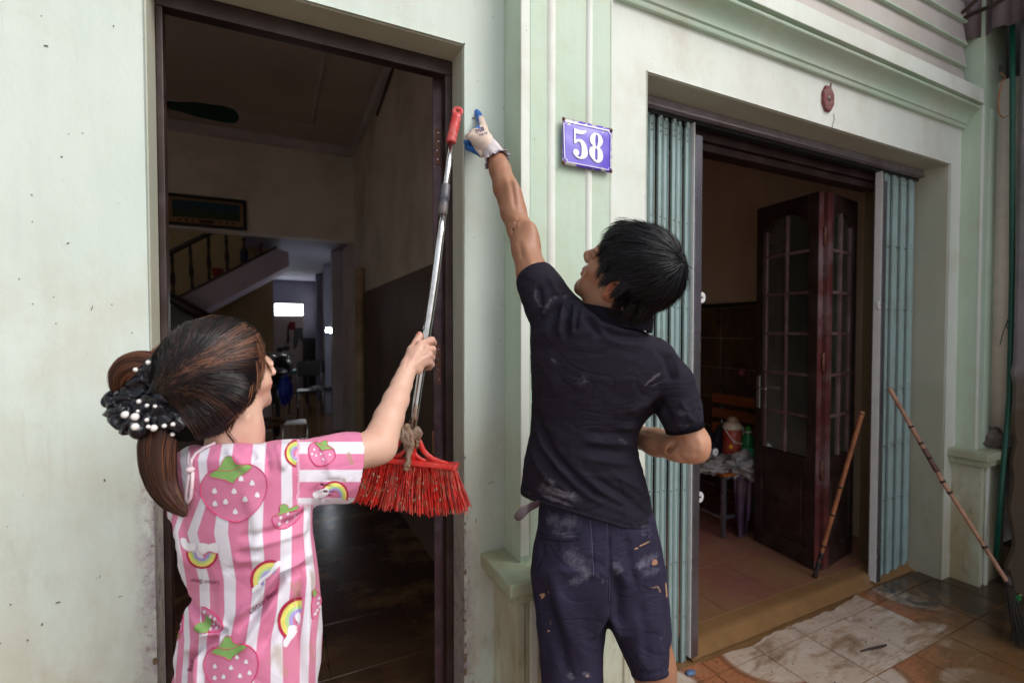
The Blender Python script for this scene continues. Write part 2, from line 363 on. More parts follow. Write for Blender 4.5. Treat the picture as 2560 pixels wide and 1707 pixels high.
# ================================================================ FACADE
front = thing('house_front_wall', (0, 0, 0), 'pale mint plastered house front around both doorways, mud stained low down', 'wall')
def holed(name, xs, zs, holes, y0, y1, m, parent, seg=1):
    V = {}; L = []; F = []
    def v(x, y, z):
        k = (round(x, 5), round(y, 5), round(z, 5))
        if k not in V: V[k] = len(L); L.append(k)
        return V[k]
    nx, nz = len(xs)-1, len(zs)-1
    solid = lambda i, j: 0 <= i < nx and 0 <= j < nz and (i, j) not in holes
    for i in range(nx):
        for j in range(nz):
            if not solid(i, j): continue
            a, b, c, d = xs[i], xs[i+1], zs[j], zs[j+1]
            F.append([v(a, y0, c), v(b, y0, c), v(b, y0, d), v(a, y0, d)])
            F.append([v(a, y1, d), v(b, y1, d), v(b, y1, c), v(a, y1, c)])
            for (di, dj, p, q) in ((-1, 0, (a, c), (a, d)), (1, 0, (b, d), (b, c)), (0, -1, (b, c), (a, c)), (0, 1, (a, d), (b, d))):
                if not solid(i+di, j+dj): F.append([v(p[0], y0, p[1]), v(q[0], y0, q[1]), v(q[0], y1, q[1]), v(p[0], y1, p[1])][::-1])
    o = obj(name, L, F, m, parent)
    bv = o.modifiers.new('bevel', 'BEVEL'); bv.width = .005; bv.segments = 3; bv.limit_method = 'ANGLE'; bv.angle_limit = .7
    o.data.polygons.foreach_set('use_smooth', [True]*len(o.data.polygons))
    w = o.modifiers.new('wn', 'WEIGHTED_NORMAL')
    return o
DX0, DX1, DZ = -.272, .544, 2.405
GX0, GX1, GZ = 1.285, 3.605, 2.492
wall = holed('wall_panel', [-6, -2.95, -1.55, DX0, DX1, .72], [-.06, DZ, 5.2], {(1, 0), (3, 0)}, 0, .2, MW, front)  # far-left opening, out of view, put in to light the hallway
wall2 = holed('gate_surround', [.72, GX0, GX1, 4.03], [-.06, GZ, 2.93], {(1, 0)}, -.001, .2, MWH, front)
# darker olive coat lining the reveals (a thin skin proud of the raw wall)
def reveal(x0, x1, z, y0, y1):
    t = .0025
    b = MB(); b.box((x0-.001, y0, -.05), (x0+t, y1, z)); b.box((x1-t, y0, -.05), (x1+.001, y1, z)); b.box((x0+t, y0, z-t), (x1-t, y1, z+.001))
    return b.build('reveal_lining', MSO, front)
reveal(DX0, DX1, DZ, .007, .197); reveal(GX0, GX1, GZ, .007, .197)
# fluted pilaster left of the gate
def profile_prism(name, P, z0, z1, m, parent, axis='z', smooth=False):
    b = MB()
    if axis == 'z': b.prism([(x, y, 0) for x, y in P], (0, 0, z0), (0, 0, z1))
    else: b.prism([(0, y, z) for y, z in P], (z0, 0, 0), (z1, 0, 0))
    return b.build(name, m, parent, bevel=.0025, seg=2)
def ridge(x0, x1, yb, h, n=6):
    return [(x0+(x1-x0)*k/n, yb-h*math.sin(math.pi*k/n)**.6) for k in range(n+1)]
PF = -.12
PP = [(.6847, -.0005), (.6847, PF+.002), (.716, PF+.002), (.719, PF+.012), (.722, PF+.008), (1.026, PF+.008), (1.032, PF+.004), (1.0427, -.02), (1.0427, -.0005)]
profile_prism('pilaster', PP, .70, 5.2, MG, front)
for (x0, x1, m) in ((.6845, .7155, MWH), (.780, .813, MWH), (.927, .955, MWH)):
    if x0 < .7: P = [(x0-.0015, PF+.10), (x0-.0015, PF), (x1, PF), (x1, PF+.004)]
    else: P = ridge(x0, x1, PF+.009, .008)+[(x1, PF+.012), (x0, PF+.012)]
    profile_prism('white_rib', P if x0 > .7 else [(x0, PF+.006), (x0, PF-.0005), (x1, PF-.0005), (x1, PF+.006)], .80, 5.2, MWH, front)
profile_prism('white_rib', [(1.0265, PF+.02), (1.0265, PF+.006), (1.036, PF+.004), (1.041, PF+.03)], .80, 5.2, MWH, front)
# ledge (plinth capital) and pedestal of both pilasters
def ledge(x0, x1, y0, z, th, m, label=None):
    b = MB()
    nx = 14
    b.prism([(x0, -.0005, 0), (x0, y0, 0), (x1, y0, 0), (x1, -.0005, 0)], (0, 0, z-th*.55), (0, 0, z))
    o = b.build('ledge', m, front, bevel=.006, seg=3)
    MB().prism([(x0+.02, -.001, 0), (x0+.02, y0+.02, 0), (x1-.02, y0+.02, 0), (x1-.02, -.001, 0)], (0, 0, z-th), (0, 0, z-th*.55-.001)).build('ledge_moulding', m, front, bevel=.005)
    return o
M_ledge = paint('ledge_green_paint', (.44, .58, .42, 1), (.50, .62, .48, 1), low=1.25, stain_amt=.75)
ledge(.597, 1.13, -.227, .782, .075, M_ledge)
MGL = paint('pedestal_paint', (.56, .62, .50, 1), (.62, .68, .56, 1), low=1.0, stain_amt=.8)
profile_prism('pedestal', [(.645, -.0008), (.645, -.17), (.672, -.17), (.678, -.163), (1.05, -.163), (1.055, -.17), (1.08, -.17), (1.08, -.0008)], -.05, .706, MGL, front)
profile_prism('pedestal_trim', [(.69, -.166), (.69, -.176), (.715, -.176), (.715, -.166)], -.05, .704, MWH, front)
# right pilaster
PY = -.10
RP = [(3.735, -.0005), (3.735, PY), (3.762, PY), (3.766, PY+.012), (3.772, PY+.006), (4.03, PY+.006), (4.03, -.0005)]
profile_prism('pilaster', RP, .70, 5.2, MG, front)
profile_prism('white_rib', ridge(3.825, 3.90, PY+.007, .013)+[(3.90, PY+.01), (3.825, PY+.01)], .80, 2.82, MG, front)
profile_prism('white_rib', [(3.7335, PY+.01), (3.7335, PY-.0008), (3.758, PY-.0008), (3.758, PY+.01)], .80, 2.82, MWH, front)
ledge(3.64, 4.11, -.19, .80, .085, M_ledge)
profile_prism('pedestal', [(3.70, -.0008), (3.70, -.14), (3.73, -.14), (3.735, -.133), (3.98, -.133), (4.03, -.133), (4.03, -.0008)], -.05, .712, MGL, front)
profile_prism('pedestal_trim', [(3.76, -.135), (3.76, -.148), (3.79, -.148), (3.79, -.135)], -.05, .71, MWH, front)
# cornice over the gate
CP = [(-.0012, 2.715), (-.018, 2.715), (-.022, 2.722), (-.022, 2.734), (-.030, 2.738)]
for k in range(9):
    t = k/8*math.pi/2; CP.append((-.030-.048*(1-math.cos(t)), 2.742+.062*math.sin(t)))
CP += [(-.088, 2.806), (-.091, 2.813), (-.088, 2.820), (-.078, 2.823), (-.078, 2.829), (-.102, 2.831)]
CF = [(-.1025, 2.8312), (-.1025, 2.912), (-.0012, 2.932), (-.0012, 2.8312)]
CPb = CP+[(-.0012, 2.831)]
def cornice(P, m, nm):
    b = MB(); b.prism([(0, y, z) for y, z in P], (1.0435, 0, 0), (3.7345, 0, 0)); return b.build(nm, m, front, bevel=.0015)
cornice(CPb, MG, 'cornice'); cornice(CF, MWH, 'cornice_fascia')
# clapboard rows above the cornice
for k in range(9):
    z = 2.934+.131*k
    n = 30; Vb = []; xr = 3.70
    MB().prism([(0, .0, z+.0), (0, -.026, z+.004), (0, -.030, z+.008), (0, -.014, z+.1295), (0, .0, z+.1295)], (1.0435, 0, 0), (xr+random.uniform(-.006, .006), 0, 0)).build('cladding_board', M_board, front, bevel=.0015)
    MB().prism([(0, -.012, z-.004), (0, -.034, z-.004), (0, -.036, z+.0), (0, -.034, z+.007), (0, -.0285, z+.0075)], (1.0435, 0, 0), (xr-.004, 0, 0)).build('drip_strip', MG, front, bevel=.001)
wu = MB().box((.72, .001, 2.9305), (4.03, .2, 5.2)).build('upper_wall', M_conc, front)
# left-over brush: small chips out of the door jamb arris, and the plaster crack lines
chips = MB()
for _ in range(46):
    z = .05+1.1*random.random()**1.6; x = DX1 if random.random() < .6 else DX0
    s_ = random.uniform(.0015, .005)*(1.5 if z < .8 else 1)
    chips.ball((x+(.001 if x > 0 else -.001)*random.random(), -.0005, z), (s_*.8, .0016, s_*random.uniform(.8, 2.6)), 7, 4)
chips.build('paint_chip', plain('bare_brown_render', (.20, .13, .08, 1), .9, var=.5, vs=60), front, kind='stuff')
mk = MB()
for (px, py, L, w, ang) in [(115, 115, .010, .003, 0), (170, 608, .006, .003, .4), (230, 770, .016, .0012, 1.3), (82, 760, .004, .002, 1), (1183, 296, .011, .005, .2), (1226, 1206, .030, .0012, .35),
                            (1375, 470, .02, .001, 1.2), (1190, 1300, .02, .002, 1.3), (145, 1505, .012, .003, 0), (250, 1440, .01, .0015, 1.2), (300, 1490, .012, .001, .1), (105, 1560, .008, .003, 1.4)]:
    p = aty(px, py, 0); ax = np.array((math.cos(ang), 0, math.sin(ang))); bx_ = np.array((-math.sin(ang), 0, math.cos(ang)))
    yy = -.0015 if px < 1300 else PF+.006
    p = aty(px, py, yy)
    mk.obox(p, [ax, (0, 1, 0), bx_], (L/3.0, .0006, w/2.8))
for _ in range(60):
    x_ = random.uniform(0, 1290); y_ = random.uniform(60, 1700)
    if 360 < x_ < 1165: continue
    p = aty(x_, y_, -.0015); s_ = random.uniform(.0006, .0016); mk.obox(p, [(1, 0, random.uniform(-1, 1)*.6), (0, 1, 0), (0, 0, 1)], (s_, .0004, s_*random.uniform(.5, 2)))
mk.build('wall_scuff', plain('scuff', (.10, .08, .07, 1), .9), front, kind='stuff')

# ================================================================ LEFT DOORWAY FRAME + LEAF
fr = thing('door_frame', (DX0, .1, 0), 'dark brown wooden frame of the open left doorway', 'door frame')
FYa, FYb = .100, .142
MB().box((DX0+.003, FYa, DZ-.052), (DX1-.003, FYb, DZ-.003)).build('frame_head', M_wood, fr, bevel=.003)
MB().box((DX0+.003, FYa, .0), (DX0+.020, FYb, DZ-.0525)).build('frame_jamb', M_wood, fr, bevel=.003)
MB().box((DX1-.028, FYa, .0), (DX1-.003, FYb, DZ-.0525)).build('frame_jamb', M_wood, fr, bevel=.003)
leaf = thing('door_leaf', (.50, .17, .06), 'maroon wooden door leaf in the left doorway, swung inward and seen edge on', 'door')
ct = aty(1095, 196, .165); hx = .5105; hy = .165
dr = np.array((hx-CAM[0], hy-CAM[1], 0)); dr /= np.linalg.norm(dr); nr = np.array((dr[1], -dr[0], 0))
zt = float(ct[2]); c0 = np.array((hx, hy, 0))
b = MB(); c = c0+dr*.32; b.obox((c[0], c[1], (zt+.07)/2), [dr, nr, (0, 0, 1)], (.32, .0175, (zt-.07)/2)); b.build('leaf_panel', M_wood2, leaf, bevel=.003)
for (p0, p1) in ((322, 412), (861, 962), (1075, 1130)):
    za = aty(1095, p0, hy)[2]; zb = aty(1095, p1, hy)[2]
    if p0 == 1075: b = MB(); b.obox(((c0-dr*.006)[0]-.02, (c0-dr*.006)[1], (za+zb)/2), [dr, nr, (0, 0, 1)], (.004, .004, .04)); b.build('latch', M_rust, leaf, bevel=.001); continue
    hp = MB(); cc = c0-dr*.0012; hp.obox((cc[0], cc[1], (za+zb)/2), [dr, nr, (0, 0, 1)], (.0015, .009, abs(za-zb)/2)); h = hp.build('hinge_plate', M_rust, leaf, bevel=.0008)
    for k in (.14, .38, .64, .88):
        q = cc-dr*.0018; sc = MB().obox((q[0]+random.uniform(-.003, .003), q[1], zb+(za-zb)*k), [dr, nr, (0, 0, 1)], (.0008, .0028, .0028)); sc.build('screw', M_steel, h, bevel=.0007)
    kn = c0-dr*.004+nr*.026; MB().tube([(kn[0], kn[1], zb+.1*(za-zb)), (kn[0], kn[1], za-.1*(za-zb))], .0055, 10).build('hinge_knuckle', M_rust, leaf, True)

# ================================================================ SLIDING GATES
trk = thing('gate_track', (GX0, .13, GZ), 'lilac metal sliding track along the top of the gate opening', 'gate track')
MB().prism([(0, .128, GZ-.004), (0, .128, GZ-.030), (0, .134, GZ-.034), (0, .134, GZ-.046), (0, .150, GZ-.046), (0, .150, GZ-.004)], (GX0+.004, 0, 0), (GX1-.004, 0, 0)).build('track_channel', M_track, trk, bevel=.002)
MB().tube([(GX0+.005, .126, GZ-.038), (GX1-.005, .126, GZ-.038)], .006, 8).build('track_bead', M_track, trk, True)
MB().box((GX0+.004, .152, GZ-.060), (GX1-.004, .19, GZ-.004)).build('track_black_channel', M_black, trk, bevel=.001)  # solid black channel behind the track
wf = thing('inner_door_frame', (2.4, .25, 2.4), 'maroon wooden door head behind the gate track, with specks of teal paint', 'door frame')
hb = float(aty(1744, 359, .30)[2])
MB().tube([(GX0+.01, .235, GZ-.075), (GX1-.35, .235, GZ-.075)], .017, 14).build('head_moulding', M_wood2, wf, True)
MB().box((GX0+.01, .222, GZ-.135), (GX1-.33, .30, GZ-.098)).build('head_rail', M_wood, wf, bevel=.004)
MB().box((GX0+.01, .205, GZ-.098+.002), (GX1-.005, .34, GZ+.1)).build('head_beam', M_wood, wf, bevel=.004)
sp = MB()
for (px, py) in [(1777, 329), (1820, 341), (1855, 350), (2083, 408), (2085, 413), (2030, 406)]:
    p = aty(px, py, .217); sp.obox(p, [(1, 0, .3), (0, 1, 0), (-.3, 0, 1)], (.009*random.uniform(.5, 1), .002, .006*random.uniform(.5, 1.6)))
sp.build('paint_spatter', M_teal, wf, kind='stuff')
def slat_mesh(w, z0, z1, y=0.):
    """pressed steel slat: shallow hat section with return edges"""
    P = [(0, .012), (0, 0), (w*.16, -.002), (w*.24, .004), (w*.76, .004), (w*.84, -.002), (w, 0), (w, .012), (w-.0015, .012), (w-.0015, .002), (w*.83, 0.001), (w*.76, .0065), (w*.24, .0065), (w*.17, .001), (.0015, .002), (.0015, .012)]
    b = MB(); n = len(P)
    V = [(x, y_, z0) for x, y_ in P]+[(x, y_, z1) for x, y_ in P]
    b.add(V, [[i, (i+1) % n, n+(i+1) % n, n+i][::-1] for i in range(n)]); return b
def rivets(w, zs):
    b = MB()
    for z in zs: b.lathe((w/2, .0035, z), [(.0042, 0), (.004, -.0015*-1), (.002, .0028), (0, .003)], 8, up=(0, -1, 0))
    return b
def gate(label, xs, w, z0, z1, yz, post, side, lockz):
    g = thing('sliding_gate', (xs[0], yz, z0), label, 'gate', 'folding steel gate leaves of the right doorway')
    s0 = None; rz = [z1-.03, z1-.055, z1-.42, z1-.80, z1-1.28, z1-1.62, z1-1.95, z1-2.2]
    for i, x in enumerate(xs):
        yo = .010*(i % 2)
        if s0 is None:
            s0 = slat_mesh(w, 0, z1-z0).build('slat', M_teal, None); s0.parent = g
            r0 = rivets(w, [z-z0 for z in rz]).build('rivet_row', M_steel, None, True); r0.parent = s0; r0['kind'] = 'stuff'; s = s0
        else:
            s = s0.copy(); S.collection.objects.link(s); s.parent = g
            r_ = r0.copy(); S.collection.objects.link(r_); r_.parent = s
        s.location = (x-xs[0], yo, -.004*i*side)
        hk = MB().box((w*.2, -.001, z1-z0), (w*.8, .012, z1-z0+.05)).build('hanger', M_teal, None); hk.parent = s
    p0, p1 = post
    zt_ = z1-.055
    pm = MB().prism([(p0, yz-.022, 0), (p1, yz-.022, 0), (p1, yz+.03, 0), (p1-.002, yz+.03, 0), (p1-.002, yz-.020, 0), (p0+.002, yz-.020, 0), (p0+.002, yz+.03, 0), (p0, yz+.03, 0)], (0, 0, z0), (0, 0, zt_))
    po = pm.build('end_post', M_steel, g, bevel=.0012)
    MB().box((p0-.006, yz-.018, z0), (p0-.0015, yz+.02, z1)).build('post_edging', M_white, g, bevel=.001)
    for z in lockz:
        t_ = MB(); n = 18; ro, ri = .021, .0065; cx, cz = (p1+.010*side if side > 0 else p0-.010), z
        V = []; 
        for yy in (yz-.018, yz-.013):
            for rr in (ro, ri):
                V += [(cx+rr*math.cos(2*math.pi*k/n), yy, cz+(rr*(1.0 if rr == ri else 1.15))*math.sin(2*math.pi*k/n)) for k in range(n)]
        F = []
        for k in range(n):
            k2 = (k+1) % n
            F += [[k, k2, n+k2, n+k], [2*n+k2, 2*n+k, 3*n+k, 3*n+k2], [k2, k, 2*n+k, 2*n+k2], [n+k, n+k2, 3*n+k2, 3*n+k]]
        t_.add(V, F).build('lock_tab', M_white, po)
    bar = MB()
    for z in (z1-.42, z1-.80, z1-1.28, z1-1.62, z1-1.95):
        for i in range(len(xs)-1):
            bar.box((xs[i]+w*.5, yz+.004, z-.002), (xs[i+1]+w*.5, yz+.0075, z+.002))
    if side < 0: bar.build('scissor_link', plain('grey_link', (.15, .17, .17, 1), .5), g, kind='stuff')
    return g
zt1 = float(aty(1743, 337, .13)[2])
zL = [float(aty(1748, 743, .13)[2]), float(aty(1742, 1246, .13)[2])]
gate('folded teal steel gate leaf left of the opening, behind the man, with stainless post', [1.412+.0395*k for k in range(7)], .0275, .02, GZ-.062, .155, (1.688, 1.728), 1, zL)
gate('folded teal steel gate leaf with the long bamboo pole leaning on it', [3.232+.0455*k for k in range(8)], .033, .02, GZ-.062, .155, (3.178, 3.215), -1, [float(aty(2190, 762, .13)[2])])

# folding glazed door: two leaves inside the right doorway
M_glass = Mat('dusty_glass', .12, spec=.5).base((.02, .026, .02, 1)); M_glass.mix(M_glass.ramp(M_glass.noise(5, detail=6), .4, .8), (.05, .06, .045, 1)); M_glass = M_glass.m
M_glass.node_tree.nodes['Principled BSDF'].inputs['Transmission Weight'].default_value = .4
h0 = atz(2040, 1424, .062); e0 = atz(1888.5, 1348, .062)
dl = (e0-h0); wl = float(np.linalg.norm(dl[:2])); dl /= np.linalg.norm(dl); dl[2] = 0
def glazed_leaf(label, base, d, w, H, redside=False):
    d = np.array(d, float); d /= np.linalg.norm(d); nn = np.array((d[1], -d[0], 0)); t = .019
    L = thing('glazed_door_leaf', base, label, 'door', 'glazed leaves of the folding inner door')
    P = lambda s, z, o=0: np.array(base)+d*s+nn*o+np.array((0, 0, z))
    def bar(name, s0, s1, z0, z1, m, tt=t, bv=.003): 
        return MB().obox(P((s0+s1)/2, (z0+z1)/2), [d, nn, (0, 0, 1)], (abs(s1-s0)/2, tt, abs(z1-z0)/2)).build(name, m, L, bevel=bv)
    sw = .062
    bar('stile', 0, sw, 0, H, M_red if redside else M_wood2 if False else M_wood); bar('stile', w-sw, w, 0, H, M_wood)
    MB().obox(P(-.0015, H/2), [d, nn, (0, 0, 1)], (.0015, t*.97, H/2-.002)).build('edge_strip', M_red, L)
    # arched top rail
    k = 14; A = [P(sw+.0005, H), P(w-sw-.0005, H)]
    for i in range(k+1):
        u_ = 1-i/k; s_ = sw+.0005+(w-2*sw-.001)*u_; A.append(P(s_, H-.095-.085*abs(2*u_-1)**2.2))
    MB().prism(A, -nn*t, nn*t).build('top_rail', M_wood, L, bevel=.002)
    zl = .665
    bar('lock_rail', sw+.0005, w-sw-.0005, zl-.09, zl, M_wood); bar('bottom_rail', sw+.0005, w-sw-.0005, 0, .12, M_wood)
    bar('lower_panel', sw+.001, w-sw-.001, .121, zl-.091, M_wood, .009, .001); bar('raised_field', sw+.035, w-sw-.035, .16, zl-.13, M_wood, .014, .004)
    rows = [zl+(H-.085-zl)*j/6 for j in range(7)]; mid = w/2
    for j in range(6):
        for (a_, b_) in ((sw, mid), (mid, w-sw)): 
            g = bar('pane', a_+.002, b_-.002, rows[j]+.002, rows[j+1]-.002, M_glass, .002, 0)
        if j: bar('muntin', sw+.0005, mid-.0095, rows[j]-.009, rows[j]+.009, M_munt, .012, .003); bar('muntin', mid+.0095, w-sw-.0005, rows[j]-.009, rows[j]+.009, M_munt, .012, .003)
    bar('muntin', mid-.009, mid+.009, zl+.0005, H-.096, M_munt, .0125, .003)
    bar('muntin', w-sw-.016, w-sw-.001, zl+.0005, H-.17, M_munt, .0125, .003)
    return L, P, nn
HL = float(atx(2048, 457, h0[0])[2])-.062
HL = 2.27
L1, P1, nn1 = glazed_leaf('dark brown glazed door leaf swung deep into the front room beside the orange bench', h0, dl, wl, HL)
kz = 1.03; sgn = 1 
hd = P1(wl-.028, kz, -.024) if True else None
for o_ in (-.026, .026):
    hp = MB().obox(P1(wl-.03, kz, o_*.8), [dl, nn1, (0, 0, 1)], (.014, .004, .11)).build('handle_plate', M_chrome, L1, bevel=.002)
    MB().tube([P1(wl-.03, kz+.03, o_), P1(wl-.03, kz+.03, o_*2.1), P1(wl-.13, kz+.03, o_*2.2)], [.008, .008, .006], 8).build('lever_handle', M_chrome, L1, True)
for z in (.55, 1.20, 1.95):
    MB().tube([P1(-.012, z, .018), P1(-.012, z+.11, .018)], .008, 10).build('hinge', M_rust, L1, True)
h1 = h0+np.array((.035, -.004, 0)); d2 = np.array((1, .16, 0))
L2, P2, _ = glazed_leaf('glazed door leaf with worn red stile, between the other leaf and right gate', h1, d2, .42, HL, True)
MB().box((3.30, .235, .06), (3.36, .30, 2.36)).build('frame_jamb', plain('olive_jamb', (.11, .075, .03, 1), .6), wf, bevel=.003)
# ================================================================ RIGHT END OF THE PORCH
pil = thing('end_wall', (4.15, -.3, 0), 'rough grey rendered end wall at the far right, lower plaster eaten away to brown', 'wall')
def rough_box(name, x0, x1, y0, y1, z0, z1, m, parent, amp=.012, n=40):
    """wall end whose near vertical edge is ragged low down"""
    V = []; F = []; ring = []
    for j in range(n+1):
        z = z0+(z1-z0)*j/n; a = amp*(1 if z < 1.45 else .15)
        dx = a*mnoise.fractal(Vector((z*6, 1, 0)), 1, 2, 4); dy = a*mnoise.fractal(Vector((z*5, 7, 0)), 1, 2, 4)
        ring.append([(x0+dx, y1, z), (x0+dx+.0, y0+dy+.02, z), (x0+dx+.02, y0+dy, z), (x1, y0, z), (x1, y1, z)])
    V = [p for r_ in ring for p in r_]; k = 5
    for j in range(n):
        for i in range(k): F.append([j*k+i, j*k+(i+1) % k, (j+1)*k+(i+1) % k, (j+1)*k+i])
    F.append([n*k+i for i in range(k)])
    return obj(name, V, F, m, parent)
Mr = Mat('ragged_render', .92, spec=.2).base((.30, .27, .29, 1))
Mr.mix(Mr.ramp(Mr.noise(3, detail=8, rough=.7), .4, .65), (.22, .20, .21, 1))
zz = Mr.sep()[2]; Mr.mix(Mr.math('MULTIPLY', Mr.ramp(Mr.math('ADD', zz, Mr.math('MULTIPLY', Mr.noise(4, detail=6, off=4), .8)), 1.75, 1.55), 1.0), (.13, .085, .05, 1), .85)
Mr.bump(Mr.noise(30, detail=9, rough=.75), .8, .01); Mr = Mr.m
wx = float(aty(2537, 600, -.22)[0])
def end_face():
    n, k = 60, 3; V = []; F = []
    for j in range(n+1):
        z = 4.0*j/n; a = .028 if z < 1.45 else .004
        d1 = a*mnoise.fractal(Vector((z*5, 1, 0)), 1, 2, 4)
        V += [(wx, -4.0, z), (wx, -.24+d1, z), (wx+.015, -.22+d1, z), (wx+4.0, -.215+d1, z)]  # unseen long return, added to keep sun out of the gap
    for j in range(n):
        for i in range(k): F.append([j*4+i, j*4+i+1, (j+1)*4+i+1, (j+1)*4+i][::-1])
    return obj('render_face', V, F, Mr, pil)
end_face()
# cream tube added for the bright lit wall strip in the gap, small cable
strip = thing('bright_strip_tube', (4.13, .02, 0), 'narrow cream tube standing for the bright lit strip between house front and end wall', 'pipe')
SY = -.13
xa = float(aty(2505, 600, SY)[0]); xb = float(aty(2531, 600, SY)[0])
MB().tube([((xa+xb)/2, SY, .81), ((xa+xb)/2, SY, 3.0)], (xb-xa)/2, 16).build('pipe_body', plain('cream_gap_strip', (.88, .78, .70, 1), .5, var=.1), strip, True)
backw = box('gap_wall', (4.031, .12, -.05), (7.5, .2, 5.2), M_conc, front, bevel=0)
gpp = thing('green_pipe', (4.1, -.1, 0), 'thin dark green plastic pipe standing in the gap left of the end wall', 'pipe')
gp = [aty(2531, 60, -.20), aty(2531, 300, -.20), aty(2530, 700, -.2), aty(2523, 1000, -.2), aty(2505, 1200, -.2), aty(2489, 1395, -.2)]
MB().tube(gp, .0125, 12).build('pipe_body', plain('green_pvc', (.006, .085, .058, 1), .35), gpp, True)
cb = thing('loose_cable', (4.05, -.15, 2.3), 'thin orange and black cable hanging in a loop by the top of the green pipe', 'cable')
cp = [aty(x, y, -.22) for x, y in [(2502, 170), (2503, 185), (2514, 192), (2506, 205), (2498, 235), (2495, 260), (2498, 285), (2508, 296), (2520, 290)]]
MB().tube(cp, .003, 6).build('cable_wire', plain('orange_wire', (.35, .12, .02, 1), .5), cb, True)
MB().obox(aty(2502, 172, -.22), np.eye(3), (.007, .006, .018)).build('plug', M_black, cb)
cb2 = thing('wire_tie', (4.05, -.12, 1.5), 'small knot of black wire tied round the cream tube at mid height', 'wire')
k2 = [aty(x, y, -.19) for x, y in [(2500, 862), (2508, 830), (2520, 800), (2530, 798), (2532, 812), (2522, 825), (2514, 812), (2526, 803)]]
MB().tube(k2, .0025, 6).build('wire', M_black, cb2, True)
# awning: corrugated sheet hanging from an angle-iron frame
aw = thing('corrugated_awning', (3.75, -.4, 3.2), 'dark corrugated metal awning sheet hanging from rusty bars at the top right', 'awning')
M_corr = plain('weathered_corrugated_sheet', (.22, .18, .21, 1), .5, .35, var=.4, vs=3, dirt=(.10, .06, .04, 1), da=.5, ds=2)
ax_ = 3.715; V = []; n = 150; za0 = float(atx(2394, 114, ax_)[2])
for k in range(n+1):
    y = .0-2.2*k/n; ph = (y*2*math.pi/.13); s_ = max(-.6, min(.6, math.sin(ph)*1.2))/.6
    for z in (za0+.0+.05*math.sin(ph*.5)*0, za0+.7): V.append((ax_+.022*s_, y, z))
F = [[2*k, 2*k+2, 2*k+3, 2*k+1] for k in range(n)]
o = obj('hanging_sheet', V, F, M_corr, aw, True); sm_ = o.modifiers.new('th', 'SOLIDIFY'); sm_.thickness = .002
V = []
for k in range(n+1):
    y = .1-2.4*k/n; s_ = math.sin(y*2*math.pi/.13)
    V += [(3.55, y, 4.1+.02*s_), (6.6, y, 3.95+.02*s_)]
V = []
for k in range(n+1):
    y = -.02-.6*k/n; s_ = math.sin(y*2*math.pi/.13)
    V += [(-7, y, 4.25+.02*s_), (6.6, y, 4.1+.02*s_)]
o = obj('unseen_roof_sheet', V, F, M_corr, aw, True); sm_ = o.modifiers.new('th', 'SOLIDIFY'); sm_.thickness = .002  # runs unseen over the front, put up to hold back sky light
def barpx(pts, x, r, nm='frame_bar'):
    MB().tube([atx(a_, b_, x) for a_, b_ in pts], r, 4).build(nm, M_wood, aw)
barpx([(2384, 60), (2386, 122)], 3.72, .014, 'rusty_post'); barpx([(2371, -20), (2372, 55)], 3.70, .018, 'rusty_post')
barpx([(2385, 60), (2425, 38), (2480, 15), (2540, -20)], 3.66, .013); barpx([(2389, 46), (2420, 20), (2450, -8)], 3.64, .013); barpx([(2382, 62), (2375, -20)], 3.66, .012)
MB().box((3.70, -2.2, za0+.70), (6.6, .0, za0+.72)).build('awning_ceiling', M_black, aw)
# stone on the right ledge
def crumple(name, c, r, amp, fr, m, parent=None, nu=40, nv=28, seed=0, sq=1.0):
    b = MB().ball((0, 0, 0), 1, nu, nv); V = np.array(b.V); out = []
    for v in V:
        q = Vector(v)*fr+Vector((seed, seed*2, 0)); f = 1+amp*(abs(mnoise.fractal(q, 1, 2.1, 4))*1.6-.3)+amp*.4*mnoise.noise(q*.5)
        out.append(np.array(c)+v*f*np.array(r))
    return obj(name, out, b.F, m, parent, True)
st = crumple('stone', aty(2477, 1096, -.10)+np.array((0, 0, -.004)), (.085, .07, .075), .22, 1.3, plain('grey_brown_stone', (.20, .16, .14, 1), .85, var=.5, vs=12, bump=.7, bs=40), seed=3)
tag(st, 'round grey brown stone lying on the green ledge at the right', 'stone')
# ceiling rose / old switch base
rose = thing('old_rosette', aty(2066, 250, 0), 'old round maroon painted rosette with a hole, above the right doorway', 'rosette')
rc = aty(2066, 249, 0); n = 8; ro, ri = .058, .013; b = MB(); V = []
for yy, s_ in ((-.001, 1.0), (-.014, .92)):
    for rr in (ro*s_, ri): V += [(rc[0]+rr*.80*math.cos(2*math.pi*(k+.5)/n), yy, rc[2]+rr*1.15*math.sin(2*math.pi*(k+.5)/n)) for k in range(n)]
F = []
for k in range(n):
    k2 = (k+1) % n; F += [[k2, k, 2*n+k, 2*n+k2], [n+k, n+k2, 3*n+k2, 3*n+k], [2*n+k, 3*n+k, 3*n+k2, 2*n+k2]]
b.add(V, F).build('rosette_body', plain('maroon_old_paint', (.22, .045, .05, 1), .7, var=.5, vs=60, bump=.4, dirt=(.35, .3, .27, 1), da=.4, ds=30), rose, bevel=.0015)
MB().lathe((rc[0], -.002, rc[2]+.004), [(.011, 0), (.011, .001), (.009, .012), (.004, .014)], 10, up=(0, -1, 0)).build('screw_hole_plug', M_conc, rose)
MB().tube([aty(x, y, -.005) for x, y in [(2084, 284), (2086, 298), (2082, 312), (2080, 320)]], .0012, 5).build('wire_end', M_black, rose)
MB().tube([(rc[0]+.012, -.008, rc[2]+.045), (rc[0]+.015, -.012, rc[2]+.075)], .004, 6).build('broken_lug', M_rust, rose)
